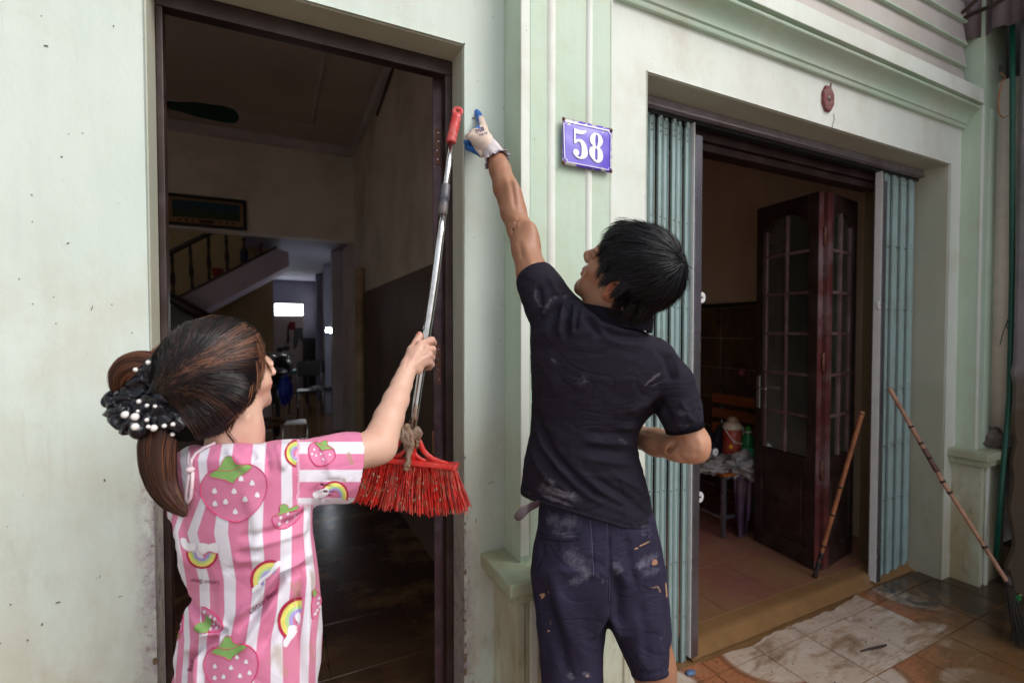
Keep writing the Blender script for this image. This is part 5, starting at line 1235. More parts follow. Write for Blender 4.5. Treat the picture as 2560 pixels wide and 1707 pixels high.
# ---------------------------------------------------------------- polo shirt
rowsS = [(745, 1400, 1560, 1.17, .075), (790, 1345, 1612, 1.18, .10), (830, 1323, 1645, 1.19, .115), (870, 1327, 1678, 1.20, .118), (950, 1328, 1692, 1.215, .115), (1013, 1327, 1655, 1.235, .112), (1050, 1327, 1614, 1.25, .11), (1080, 1325, 1597, 1.255, .11), (1116, 1317, 1591, 1.265, .11), (1150, 1310, 1598, 1.275, .112), (1200, 1303, 1614, 1.29, .118), (1250, 1297, 1627, 1.30, .122), (1345, 1294, 1640, 1.31, .126)]
topS = [(1300, 830), (1350, 790), (1400, 757), (1450, 752), (1500, 782), (1560, 800), (1618, 828), (1651, 853), (1690, 885), (1720, 930)]
hem = [(1285, 1217), (1306, 1239), (1347, 1257), (1466, 1292), (1563, 1321), (1625, 1330), (1645, 1318)]
Fs = Field(np.array((.28, -.76, .90)), np.array((1.08, .08, 1.78)), .0045)
Fs.loft(rowsS, .02, topS, hem, kc=.05)
sl_ = [J(1420, 830, 1.19, 62), J(1375, 765, 1.20, 57), J(1350, 718, 1.22, 48), J(1334, 686, 1.235, 43)]
Fs.chain(sl_, .03)
ex_ = (sl_[-1][0]-sl_[-2][0]); ex_ /= np.linalg.norm(ex_); endc = sl_[-1][0]+ex_*.0
Fs.cone(endc-ex_*.05, endc+ex_*.1, sl_[-1][1]-.004, sl_[-1][1]-.002, .002, 's')
sl, X, Y, Z = Fs.sub(endc-.12, endc+.12)
pl_ = (X-endc[0])*ex_[0]+(Y-endc[1])*ex_[1]+(Z-endc[2])*ex_[2]
Fs.D[sl] = smax(Fs.D[sl], np.where((pl_ > -.0) & ((X-endc[0])**2+(Y-endc[1])**2+(Z-endc[2])**2 < .095**2), pl_-.004, -1), .003)
sr_ = [J(1630, 905, 1.20, 62), J(1672, 960, 1.195, 57), J(1698, 1020, 1.19, 50), J(1711, 1068, 1.19, 47.5)]
Fs.chain(sr_, .022)
ex2 = sr_[-1][0]-sr_[-2][0]; ex2 /= np.linalg.norm(ex2); e2c = sr_[-1][0]
Fs.cone(e2c-ex2*.035, e2c+ex2*.1, sr_[-1][1]-.004, sr_[-1][1]-.002, .002, 's')
sl, X, Y, Z = Fs.sub(e2c-.13, e2c+.13); pl_ = (X-e2c[0])*ex2[0]+(Y-e2c[1])*ex2[1]+(Z-e2c[2])*ex2[2]
Fs.D[sl] = smax(Fs.D[sl], np.where((pl_ > -.0) & ((X-e2c[0])**2+(Y-e2c[1])**2+(Z-e2c[2])**2 < .064**2), pl_-.004, -1), .003)
V, F = Fs.mesh(); V = smooth(V, F, 3)
V = wrinkle(V, F, .0030, 9, 3); V = wrinkle(V, F, .0012, 24, 8, (1, 1, 2.2))
SF = [([(1399, 748), (1385, 790), (1378, 845)], 9, -.009), ([(1428, 757), (1420, 800), (1414, 850)], 8, -.010), ([(1413, 750), (1404, 800), (1398, 850)], 7, .006), ([(1447, 762), (1441, 800), (1440, 830)], 6, -.006), ([(1437, 756), (1430, 820)], 6, .005),
      ([(1464, 775), (1480, 810), (1505, 845)], 8, -.008), ([(1455, 765), (1500, 812), (1560, 830), (1618, 833)], 7, .006), ([(1480, 795), (1530, 835), (1590, 845), (1640, 838)], 8, -.005), ([(1500, 840), (1560, 862), (1620, 860)], 8, .003),
      ([(1345, 710), (1352, 750), (1345, 800)], 8, -.006), ([(1370, 690), (1385, 720), (1400, 745)], 7, .005), ([(1350, 790), (1375, 770), (1400, 748)], 7, .006),
      ([(1665, 870), (1690, 900), (1700, 950)], 7, .004), ([(1625, 850), (1665, 900), (1680, 960)], 8, -.004),
      ([(1662, 990), (1630, 1030), (1580, 1065)], 9, -.010), ([(1650, 975), (1610, 1010), (1560, 1035)], 9, .005), ([(1640, 1040), (1600, 1060), (1540, 1075)], 8, .004),
      ([(1600, 1090), (1540, 1085), (1450, 1080)], 9, -.004), ([(1596, 1110), (1530, 1108), (1450, 1100)], 8, .004), ([(1594, 1135), (1540, 1130), (1460, 1118)], 8, -.004), ([(1600, 1160), (1530, 1155), (1440, 1140)], 9, .004),
      ([(1329, 990), (1345, 1060), (1380, 1130), (1450, 1210), (1560, 1285)], 9, -.008), ([(1328, 1040), (1352, 1105), (1400, 1170), (1480, 1240), (1600, 1300)], 8, .006), ([(1328, 1060), (1350, 1130), (1395, 1190), (1470, 1262)], 7, -.006),
      ([(1325, 1110), (1345, 1165), (1390, 1225)], 7, .005), ([(1480, 1190), (1560, 1240), (1635, 1300)], 9, -.005), ([(1520, 1180), (1590, 1215), (1630, 1255)], 8, .005), ([(1440, 1170), (1500, 1225), (1580, 1270)], 8, .004),
      ([(1335, 900), (1345, 950), (1340, 1010)], 10, -.004), ([(1380, 870), (1375, 930), (1390, 1000)], 14, .003), ([(1700, 1000), (1720, 1040), (1740, 1060)], 7, .004), ([(1655, 1010), (1680, 1050)], 8, -.004),
      ([(x, y-9) for x, y in hem[1:-1]], 2.6, -.0022), ([(1300, 700), (1340, 664), (1362, 650)], 0.1, 0)]
V = folds(V, F, [(a_, b_, c_*1.5) for a_, b_, c_ in SF])
sh = obj('polo_shirt', V, F, None, man, True)
px, py, z = proj(V); dust = np.zeros(len(V))
def smear(P, w, a, dst, rag=0):
    d, t = seg_dist(px, py, P); v = a*np.exp(-(d/w)**2)*np.minimum(1, np.minimum(t, 1-t)*4+.25); np.maximum(dst, v, out=dst)
for P, w, a in [([(1425, 940), (1455, 960), (1470, 935)], 15, .55), ([(1608, 967), (1630, 948), (1656, 928)], 3.5, 1.3), ([(1620, 970), (1650, 955), (1676, 942)], 3, .8), ([(1372, 893), (1392, 906)], 3.5, .9), ([(1340, 705), (1338, 740), (1350, 765), (1365, 772)], 5, .7),
                ([(1352, 790), (1375, 752), (1398, 738), (1430, 742)], 7, .8), ([(1360, 740), (1400, 705)], 16, .35), ([(1540, 1095), (1575, 1110)], 9, .55), ([(1530, 1130), (1570, 1140)], 9, .45), ([(1690, 1028), (1720, 1040)], 11, .6), ([(1685, 1062), (1740, 1064)], 4, .7),
                ([(1340, 1215), (1400, 1230), (1450, 1250)], 15, .9), ([(1355, 1195), (1390, 1205)], 10, .7), ([(1350, 1235), (1440, 1268)], 6, .9), ([(1600, 1315), (1630, 1318)], 8, .8), ([(1560, 1310), (1600, 1315)], 6, .5), ([(1500, 1265), (1590, 1290)], 14, .25),
                ([(1300, 1225), (1330, 1235)], 6, .5), ([(1692, 900), (1705, 955), (1700, 985)], 4, .45), ([(1660, 850), (1680, 880)], 3.5, .5), ([(1345, 680), (1365, 664)], 5, .35), ([(1500, 1080), (1520, 1140)], 12, .15)]: smear(P, w, a, dust)
vattr(sh, 'dust', dust)
def cloth_dust(name, c, dcol, dcol2=(.55, .36, .2, 1), weave=900):
    M = Mat(name, .82, spec=.25).base(c); M.mix(M.ramp(M.noise(6, detail=5), .4, .7), tuple(v*1.35 for v in c[:3])+(1,))
    at = M.attr('dust').outputs['Fac']
    n = M.noise(26, (1, 1, 1.4), detail=9, rough=.72, off=3); n2 = M.noise(110, (1, 1, 1), detail=6, rough=.7, off=7)
    f = M.ramp(M.math('ADD', M.math('ADD', M.math('MULTIPLY', at, .62), M.math('MULTIPLY', M.ramp(n, .32, .68), .42)), M.math('MULTIPLY', M.ramp(n2, .35, .65), .30)), .62, 1.22)
    M.mix(M.math('MULTIPLY', f, M.math('GREATER_THAN', at, .03)), dcol, .8)
    M.mix(M.math('MULTIPLY', M.ramp(n2, .66, .72), M.ramp(M.noise(9, detail=3, off=2), .5, .65)), dcol, .35)
    o2 = M.attr('mud').outputs['Fac']; M.mix(M.ramp(M.math('ADD', o2, M.math('MULTIPLY', n2, .8)), .85, 1.0), dcol2, .75)
    M.b.inputs['Specular IOR Level'].default_value = .12
    cr1 = M.ramp(M.math('ABSOLUTE', M.math('SUBTRACT', M.noise(5.5, (1, 1, 1.7), detail=3, rough=.45, dist=1.6, off=41), .5)), 0., .07); M.bump(cr1, .30, .006); M.bump(M.noise(weave*.25, detail=2), .10, .0006); M.bump(M.noise(45, detail=5, off=5), .25, .002)
    return M.m
M_polo = cloth_dust('black_polo_cotton', (.0165, .014, .023, 1), (.17, .16, .19, 1)); sh.data.materials.append(M_polo)
# ribbed cuffs and collar
M_rib = plain('black_rib_knit', (.008, .007, .012, 1), .9, spec=.1, var=.3, vs=30, bump=.3, bs=300)
def ring_band(name, c, ax, r0, r1, w, m, parent, th=.003, n=48, a0=0, a1=2*math.pi, up=None, flat=1., ax2=None, prof=None):
    ax = np.array(ax)/np.linalg.norm(ax); u = np.cross(ax, up if up is not None else (0, 0, 1.)); u /= np.linalg.norm(u); v = np.cross(ax, u); V = []; F = []
    cols = [(-w/2, r0), (w/2, r1), (w/2, r1+th), (-w/2, r0+th)]; full = abs(a1-a0-2*math.pi) < 1e-3; N_ = n if full else n+1
    for i in range(N_):
        a = a0+(a1-a0)*i/n
        for (s_, r_) in cols: V.append(np.array(c)+ax*s_+r_*(math.cos(a)*u+flat*math.sin(a)*v))
    for i in range(n):
        j = (i+1) % N_
        for k in range(4): F.append([i*4+k, j*4+k, j*4+(k+1) % 4, i*4+(k+1) % 4][::-1])
    if not full: F += [[0, 1, 2, 3], [n*4+3, n*4+2, n*4+1, n*4]]
    return obj(name, V, F, m, parent, True)
ring_band('sleeve_cuff', endc-ex_*.008, ex_, sl_[-1][1]-.002, sl_[-1][1]-.0045, .026, M_rib, sh, .0035)
ring_band('sleeve_cuff', e2c-ex2*.008, ex2, sr_[-1][1]-.002, sr_[-1][1]-.0035, .026, M_rib, sh, .0035)
# collar: a standing, half folded band open at the front
cc_ = atd(1532, 795, 1.165); V = []; F = []; n = 40
Wv = lambda v: AR*v[0]+AU*v[1]-AF*v[2]
for i in range(n+1):
    a = math.radians(-200+220*i/n); sx = math.cos(a); sz = math.sin(a)
    b0 = cc_+Wv((.074*sx, -.022-.012*sx+.012*sz*0, -.062*sz)); top_ = b0+Wv((.012*sx, .036+.012*abs(sx), -.010*sz)); out = top_+Wv((.010*sx, -.003, -.010*sz)); dn = b0+Wv((.016*sx, -.004, -.018*sz))
    V += [b0, top_, out, dn]
for i in range(n):
    for k in range(3): F.append([i*4+k, (i+1)*4+k, (i+1)*4+k+1, i*4+k+1])
co = obj('collar', V, F, M_rib, sh, True); q_ = co.modifiers.new('t', 'SOLIDIFY'); q_.thickness = .003; q2 = co.modifiers.new('s', 'SUBSURF'); q2.levels = 1; q2.render_levels = 2
# ---------------------------------------------------------------- shorts
rowsH = [(1225, 1352, 1610, 1.31, .10), (1300, 1345, 1640, 1.315, .118), (1381, 1333, 1657, 1.32, .128), (1430, 1330, 1664, 1.32, .128), (1500, 1336, 1668, 1.32, .12), (1570, 1346, 1674, 1.32, .105), (1600, 1350, 1676, 1.32, .10)]
rowsL = [(1420, 1331, 1520, 1.315, .11), (1491, 1337, 1521, 1.315, .11), (1562, 1346, 1519, 1.31, .10), (1636, 1351, 1510, 1.31, .095), (1707, 1353, 1509, 1.31, .09), (1790, 1350, 1510, 1.31, .088)]
rowsR = [(1420, 1528, 1662, 1.32, .11), (1491, 1522, 1668, 1.32, .11), (1565, 1521, 1674, 1.31, .10), (1598, 1538, 1677, 1.31, .095), (1678, 1576, 1684, 1.31, .088), (1720, 1585, 1688, 1.31, .086)]
Fp = Field(np.array((.30, -.62, .38)), np.array((1.08, .08, 1.12)), .005); cc2 = Fp.camc()
Fp.loft(rowsH, .005, [(1300, 1235), (1700, 1245)], [(1300, 1590), (1495, 1590), (1521, 1540), (1545, 1590), (1700, 1590)], kc=.01, cc=cc2)
Fp.loft(rowsL, .012, None, [(1300, 1790), (1520, 1790)], kc=.01, cc=cc2); Fp.loft(rowsR, .012, None, [(1560, 1684), (1600, 1700), (1640, 1699), (1690, 1684)], kc=.01, cc=cc2)
V, F = Fp.mesh(); V = smooth(V, F, 3); V = wrinkle(V, F, .0035, 7, 13); V = wrinkle(V, F, .0012, 22, 4)
HF = [([(1350, 1440), (1365, 1520), (1400, 1610), (1430, 1720)], 16, -.016), ([(1375, 1420), (1400, 1520), (1440, 1630)], 14, .007), ([(1338, 1480), (1350, 1580), (1360, 1680)], 12, .007), ([(1521, 1300), (1523, 1400), (1524, 1470), (1520, 1560)], 4, -.007), ([(1535, 1420), (1548, 1500), (1550, 1570)], 13, -.014), ([(1560, 1330), (1575, 1400), (1590, 1480)], 10, -.006),
      ([(1478, 1300), (1481, 1370), (1482, 1420)], 3, -.003), ([(1470, 1440), (1500, 1430), (1520, 1450)], 10, .006), ([(1545, 1390), (1555, 1440), (1570, 1470)], 14, .008), ([(1400, 1470), (1440, 1560), (1470, 1680)], 16, .005), ([(1600, 1500), (1615, 1580), (1620, 1670)], 13, -.006), ([(1640, 1480), (1650, 1570), (1660, 1670)], 10, .005),
      ([(1395, 1420), (1420, 1430), (1450, 1425)], 8, .004), ([(1350, 1350), (1360, 1400)], 8, -.005), ([(1578, 1672), (1620, 1684), (1680, 1672)], 2.5, -.004), ([(1345, 1328), (1400, 1338), (1460, 1332)], 5, .003)]
V = folds(V, F, HF)
so = obj('shorts', V, F, None, man, True); px, py, z = proj(V); dust = np.zeros(len(V)); mud = np.zeros(len(V))
for P, w, a in [([(1360, 1290), (1400, 1310), (1462, 1300)], 22, .8), ([(1360, 1330), (1450, 1342)], 14, .8), ([(1400, 1380), (1440, 1400), (1480, 1440)], 26, .85), ([(1450, 1410), (1475, 1445)], 16, 1.1), ([(1420, 1460), (1470, 1440)], 14, .7), ([(1490, 1430), (1512, 1460)], 9, .6), ([(1535, 1400), (1550, 1440)], 16, .75), ([(1590, 1340), (1640, 1330)], 18, .5), ([(1590, 1420), (1650, 1380)], 16, .8), ([(1600, 1440), (1660, 1420)], 14, .6), ([(1350, 1440), (1380, 1480)], 12, .3),
                ([(1380, 1530), (1370, 1580)], 9, .35), ([(1440, 1600), (1430, 1660)], 8, .35), ([(1420, 1680), (1435, 1700)], 10, .9), ([(1455, 1680), (1475, 1690)], 8, .8), ([(1650, 1590), (1655, 1600)], 6, .6), ([(1350, 1360), (1350, 1420)], 12, .35), ([(1480, 1300), (1480, 1420)], 4, .5), ([(1516, 1330), (1521, 1480)], 4, .4)]: smear(P, w, a, dust)
for P, w, a in [([(1345, 1488), (1360, 1485), (1352, 1498)], 5, .75), ([(1368, 1475), (1375, 1485)], 3, .6), ([(1365, 1520), (1378, 1550), (1372, 1575)], 4, .5), ([(1366, 1578), (1380, 1575)], 3, .8), ([(1415, 1524), (1436, 1524)], 1.6, .8), ([(1405, 1625), (1408, 1635)], 2, .6), ([(1580, 1376), (1605, 1362), (1630, 1348)], 3.5, .75), ([(1620, 1470), (1645, 1465), (1655, 1490)], 5, .6), ([(1664, 1450), (1668, 1500)], 3, .7), ([(1415, 1470), (1422, 1460)], 3, .5), ([(1465, 1687), (1473, 1690)], 4, .8), ([(1425, 1685), (1436, 1680)], 4, .6)]: smear(P, w, a, mud)
vattr(so, 'dust', dust); vattr(so, 'mud', mud)
M_short = cloth_dust('navy_work_shorts', (.024, .021, .042, 1), (.19, .18, .24, 1), (.50, .30, .17, 1)); so.data.materials.append(M_short)
bvhS = BVHTree.FromPolygons([tuple(v) for v in V], [tuple(f) for f in F.tolist()])
def hit(bvh, px_, py_, off=0.):
    d = ray(px_, py_); r_ = bvh.ray_cast(Vector(CAM), Vector(d))
    if r_[0] is None: return None
    return np.array(r_[0])+np.array(r_[1])*off*(1 if r_[1].dot(Vector(d)) < 0 else -1)
def strip_on(name, bvh, pts, w, off, m, parent, th=.0012, n=24):
    P = []; tot = len(pts)-1
    for k in range(n+1):
        t = tot*k/n; i = min(int(t), tot-1); f_ = t-i; P.append((pts[i][0]*(1-f_)+pts[i+1][0]*f_, pts[i][1]*(1-f_)+pts[i+1][1]*f_))
    H = [hit(bvh, x, y, off) for x, y in P]; H = [h for h in H if h is not None]
    if len(H) < 3: return None
    return MB().tube(H, w, 6, flat=.55).build(name, m, parent, True)
M_sh2 = plain('navy_seam_thread', (.09, .085, .16, 1), .8, var=.3, vs=60); M_shd = plain('pocket_slot', (.006, .006, .012, 1), .9)
strip_on('pocket_welt', bvhS, [(1350, 1337), (1380, 1345), (1420, 1348), (1456, 1340)], .0042, .001, M_short, so)
strip_on('pocket_slot', bvhS, [(1352, 1331), (1400, 1338), (1457, 1331)], .0016, .0008, M_shd, so); strip_on('pocket_slot', bvhS, [(1352, 1344), (1400, 1353), (1455, 1349)], .0013, .0008, M_shd, so)
strip_on('dart_seam', bvhS, [(1395, 1285), (1393, 1305), (1397, 1329)], .0011, .0004, M_sh2, so)
strip_on('seat_seam', bvhS, [(1517, 1300), (1522, 1400), (1524, 1470), (1521, 1545)], .0012, .0004, M_sh2, so)
strip_on('back_seam', bvhS, [(1476, 1300), (1481, 1370), (1484, 1440)], .0011, .0004, M_sh2, so)
bh = [hit(bvhS, 1398+5*math.cos(a)*.8, 1366+11*math.sin(a), .0008) for a in np.linspace(0, 2*math.pi, 15)]
if all(h is not None for h in bh): MB().tube(bh, .0011, 5).build('buttonhole', M_shd, so, True)
# belt end
P = [atd(x, y, d) for x, y, d in [(1350, 1258, 1.22), (1330, 1262, 1.17), (1310, 1275, 1.155), (1296, 1290, 1.15), (1289, 1298, 1.15)]]
V = []; F = []; wv = AU*.013
for i, p in enumerate(P):
    t = P[min(i+1, 4)]-P[max(i-1, 0)]; s_ = np.cross(t, AF); s_ /= np.linalg.norm(s_); w_ = .012 if i < 4 else .007; V += [p-s_*w_, p, p+s_*w_]
for i in range(4): F += [[i*3, i*3+1, (i+1)*3+1, (i+1)*3], [i*3+1, i*3+2, (i+1)*3+2, (i+1)*3+1]]
bl_ = obj('belt', V, F, plain('dark_leather', (.05, .03, .035, 1), .35, bump=.2), man, True); q_ = bl_.modifiers.new('t', 'SOLIDIFY'); q_.thickness = .003; q_ = bl_.modifiers.new('s', 'SUBSURF'); q_.render_levels = 2; q_.levels = 1
# ---------------------------------------------------------------- glove on the raised hand
wr, kn = atd(1227, 375, 1.45), atd(1200, 330, 1.505)
Fg = Field(atd(1215, 350, 1.47)-.13, atd(1215, 350, 1.47)+.13, .0019)
KN = [J(1208, 322, 1.512, 9.5), J(1196, 328, 1.500, 10), J(1186, 335, 1.488, 10), J(1178, 345, 1.476, 9.5)]     # index .. little knuckles
for (p, r_) in KN: Fg.cone(atd(1222, 372, 1.452), p, 17*1.45/FPX, r_*1.12, .014)
Fg.cone(atd(1214, 350, 1.47), atd(1192, 352, 1.47), 17*1.47/FPX, 13*1.47/FPX, .012)
Fg.chain([J(1209, 321, 1.512, 10.5), J(1202, 301, 1.528, 9.2), J(1196, 288, 1.54, 8.4), J(1192.5, 281.5, 1.545, 7.6)], .004)
for i, (a, b, c_, d_) in enumerate([((1196, 328, 1.50, 10), (1182, 334, 1.525, 9), (1185, 352, 1.54, 8.5), (1196, 356, 1.525, 8)), ((1186, 335, 1.488, 10), (1172, 344, 1.508, 9), (1176, 360, 1.52, 8.3), (1188, 364, 1.505, 8)), ((1178, 345, 1.476, 9.5), (1168, 355, 1.488, 8.6), (1171, 369, 1.50, 7.8), (1182, 374, 1.488, 7.5))]):
    Fg.chain([J(*a), J(*b), J(*c_), J(*d_)], .003)
Fg.chain([J(1203, 385, 1.45, 9), J(1190, 376, 1.485, 9), J(1180, 366, 1.51, 8.4), J(1184, 356, 1.515, 7.8)], .006)
V, F = Fg.mesh(); V = smooth(V, F, 2)
gl = obj('glove', V, F, None, man, True); px, py, z = proj(V)
N_ = vnormals(V, F); d1, t1 = seg_dist(px, py, [(1210, 322), (1204, 301), (1199, 285)])
blue = np.zeros(len(V))
lf = (px < np.interp(py, [270, 284, 290, 300, 312, 322], [1300, 1300, 1198, 1196.5, 1199, 1201]))
blue[(py < 321) & lf] = 1
blue[(py > 350) & (px < np.interp(py, [350, 362, 375, 390], [1174, 1180, 1188, 1200]))] = 1
dv_ = ((V-KN[1][0])@AF) > .022; blue[dv_ & (py > 323)] = 1
vattr(gl, 'coat', blue)
M = Mat('white_knit_blue_dip_glove', .8, spec=.3).base((.60, .46, .38, 1)); M.mix(M.ramp(M.noise(30, detail=5), .4, .7), (.66, .56, .50, 1))
cf = M.attr('coat').outputs['Fac']; M.mix(M.ramp(cf, .4, .6), (.035, .14, .44, 1)); M.roughmap(cf, .85, .35); M.bump(M.noise(330, detail=2), .25, .0008); gl.data.materials.append(M.m)
# cuff, ribbed and flared with a frilled hem
cu0, cu1 = atd(1220, 362, 1.458), atd(1243, 402, 1.435); axc = cu1-cu0; Lc = np.linalg.norm(axc); axc /= Lc; u = np.cross(axc, AF); u /= np.linalg.norm(u); v = np.cross(axc, u); V = []; F = []; n, m_ = 120, 22
for j in range(m_+1):
    t = j/m_; r_ = np.interp(t, [0, .2, .6, .85, 1], [20.5, 23, 25.5, 27.5, 33.5])*1.44/FPX
    for i in range(n):
        a = 2*math.pi*i/n; rr = r_*(1+.022*math.sin(a*44)*(1-t))+.0012*math.sin(a*7+t*3)*t+(.0035*math.sin(a*11+1)+.002*math.sin(a*23))*max(0, t-.8)*5
        V.append(cu0+axc*(Lc*t+.003*math.sin(a*5)*t)+rr*(math.cos(a)*u+.92*math.sin(a)*v))
F = [[j*n+i, j*n+(i+1) % n, (j+1)*n+(i+1) % n, (j+1)*n+i] for j in range(m_) for i in range(n)]
M = Mat('ribbed_cuff_knit', .85, spec=.3).base((.60, .55, .58, 1)); M.mix(M.ramp(M.noise(40, detail=5), .4, .7), (.52, .45, .45, 1)); hm = M.attr('hem').outputs['Fac']
M.mix(M.math('MULTIPLY', hm, M.ramp(M.noise(120, detail=3, off=4), .45, .6)), (.10, .06, .26, 1), .8); M.bump(M.noise(400, detail=2), .2, .0008)
cfo = obj('glove_cuff', V, F, M.m, gl, True); q_ = cfo.modifiers.new('t', 'SOLIDIFY'); q_.thickness = .0018; vattr(cfo, 'hem', np.repeat(np.clip((np.arange(m_+1)/m_-.80)*8, 0, 1), n))
def text_on(txt, bvh, origin, size, ang, m, name, parent, off=.0006, cs=1.0, flipx=1, bold=0):
    cu_ = bpy.data.curves.new('t', 'FONT'); cu_.body = txt; cu_.size = 1; cu_.space_character = cs; cu_.resolution_u = 3; cu_.offset = bold
    to = bpy.data.objects.new('t', cu_); S.collection.objects.link(to); dg = bpy.context.evaluated_depsgraph_get(); me = bpy.data.meshes.new_from_object(to.evaluated_get(dg))
    V = []; ok = True; ca, sa = math.cos(ang), math.sin(ang)
    for v in me.vertices:
        x, y = v.co[0]*size*flipx, v.co[1]*size; X_ = origin[0]+x*ca+y*sa; Y_ = origin[1]+x*sa*1.0-y*ca
        h_ = hit(bvh, X_, Y_, off)
        if h_ is None: ok = False; break
        V.append(h_)
    F = [list(p.vertices) for p in me.polygons]; bpy.data.objects.remove(to); bpy.data.curves.remove(cu_); bpy.data.meshes.remove(me)
    if ok and V: return obj(name, V, F, m, parent)
M_ink = plain('navy_print_ink', (.05, .04, .16, 1), .8)
Vg = np.array([gl.data.vertices[i].co[:] for i in range(len(gl.data.vertices))])+woff(man)
bvhG = BVHTree.FromPolygons([tuple(v) for v in Vg], [tuple(p.vertices) for p in gl.data.polygons])
text_on('N618', bvhG, (1198, 341.5), 9.5, -.26, M_ink, 'glove_print', gl); text_on('\u5c14\u56fd', bvhG, (1189, 334), 12, -.34, M_ink, 'glove_print', gl, bold=.02)
# ---------------------------------------------------------------- man's hair
hairM = hair_mat('black_hair', (.003, .0026, .004, 1), (.007, .006, .010, 1), (.026, .021, .040, 1), .36)
Fq = Field(hc_-.19, hc_+.19, .0035); Fq.ell(PM(0, -.016, .036), np.array((.078, .099, .090))*hs, RM, .01)
Fq.ell(PM(0, -.055, -.03), np.array((.062, .05, .062))*hs, RM, .02)
nrm = RM[1]*.62-RM[2]*.78; Fq.half(PM(0, .052, .018), nrm, .012)
V, F = Fq.mesh(); V = smooth(V, F, 2); M_hbase = plain('dark_hair_base', (.004, .0035, .004, 1), .9, spec=.1); hb = obj('hair', V, F, M_hbase, man, True); vattr(hb, 'shade', np.zeros(len(V)))  # very dark matt shell under the strands
def short_hair(n, k=9):
    w = np.array((.06, -.62, .78)); w /= np.linalg.norm(w)       # whorl in unit-ellipsoid space
    E_ = np.array((.080, .101, .092)); C_ = np.array((0, -.016, .036)); out = np.zeros((n, k, 3)); nor = np.zeros((n, k, 3)); c = 0
    while c < n:
        s_ = rng.normal(size=3); s_ /= np.linalg.norm(s_)
        p = C_+E_*s_
        if p[2] < p[1]*1.02-.040+rng.normal(0, .006): continue
        if p[2] < -.055: continue
        ang = math.acos(np.clip(s_@w, -1, 1)); ax_w = np.cross(w, s_); ax_w /= np.linalg.norm(ax_w)+1e-9
        L = np.interp(p[2], [-.06, .0, .06], [.022, .050, .062])*rng.uniform(.6, 1.35); st_ = L/k/.098
        cl = np.array([mnoise.noise(Vector(s_*9)), mnoise.noise(Vector(s_*9+5)), mnoise.noise(Vector(s_*9+11))])
        ax_w = ax_w+rng.normal(0, .07, 3)+cl*.55+s_*.25*math.exp(-ang*2.2); ax_w -= s_*(ax_w@s_); ax_w /= np.linalg.norm(ax_w)
        rho0 = rng.uniform(.97, 1.03); lift = rng.uniform(-.02, .075)+(0.05 if p[1] > .04 else 0)
        clump = .16*mnoise.noise(Vector(s_*11+3))+.05*mnoise.noise(Vector(s_*25))
        q = s_.copy()
        for j in range(k):
            t = j/(k-1); out[c, j] = C_+E_*q*(rho0+lift*t**1.5+clump*t); nor[c, j] = q/E_/np.linalg.norm(q/E_)
            q = q*math.cos(st_)+np.cross(ax_w, q)*math.sin(st_)
        c += 1
    wp = hc_+hs*(out@RM); return wp, nor@RM
wp, nn_ = short_hair(15000); shd = .45+.9*np.array([mnoise.noise(Vector(p)*38) for p in wp[:, 0]])+rng.normal(0, .28, len(wp))
ribbons('hair_strands', wp, nn_, .00062, .0002, hairM, hb, shd)['kind'] = 'stuff'
def tufts(gens, n, m, parent, w=.0005, k=10, js=5.):
    P = []
    for _ in range(n):
        g = gens[rng.integers(len(gens))]; pts = np.array([list(p) for p in g], float); sh_ = rng.normal(0, js, 2); pts[:, :2] += sh_+rng.normal(0, 2.2, (len(pts), 2)); t = np.linspace(0, 1, k); tt = np.linspace(0, 1, len(pts)); c_ = [np.interp(t, tt, pts[:, j]) for j in range(3)]
        c_ = [np.convolve(np.pad(a, 1, 'edge'), [.25, .5, .25], 'valid') for a in c_]; L_ = rng.uniform(.55, 1.0); P.append([atd(*[np.interp(L_*i/(k-1), t, c_[j]) for j in range(3)]) for i in range(k)])
    P = np.array(P); N = np.tile(-AF, (len(P), k, 1)); o = ribbons('loose_strands', P, N, w, w*.3, m, parent, rng.uniform(-.2, 1.0, len(P))); o['kind'] = 'stuff'; return o
tufts([[(1600, 585, 1.10), (1560, 568, 1.11), (1530, 572, 1.13), (1508, 592, 1.14)], [(1590, 590, 1.09), (1550, 578, 1.11), (1520, 592, 1.13), (1502, 604, 1.14)], [(1570, 600, 1.09), (1530, 602, 1.11), (1505, 620, 1.12), (1490, 628, 1.13)], [(1600, 580, 1.10), (1570, 560, 1.11), (1545, 558, 1.12), (1530, 568, 1.13)],
       [(1550, 620, 1.06), (1520, 650, 1.07), (1500, 680, 1.075), (1488, 700, 1.08)], [(1560, 660, 1.05), (1530, 690, 1.06), (1508, 705, 1.065), (1498, 716, 1.07)], [(1570, 700, 1.045), (1550, 725, 1.05), (1535, 735, 1.055), (1522, 745, 1.06)]], 900, hairM, hb)
tufts([[(1580, 760, 1.05), (1570, 785, 1.06), (1555, 800, 1.075), (1545, 812, 1.09)], [(1610, 765, 1.06), (1600, 790, 1.07), (1590, 805, 1.08), (1580, 818, 1.09)], [(1640, 760, 1.07), (1628, 780, 1.08), (1615, 795, 1.09), (1605, 808, 1.10)], [(1550, 745, 1.05), (1545, 770, 1.07), (1535, 785, 1.08), (1528, 795, 1.09)]], 380, hairM, hb, js=6)
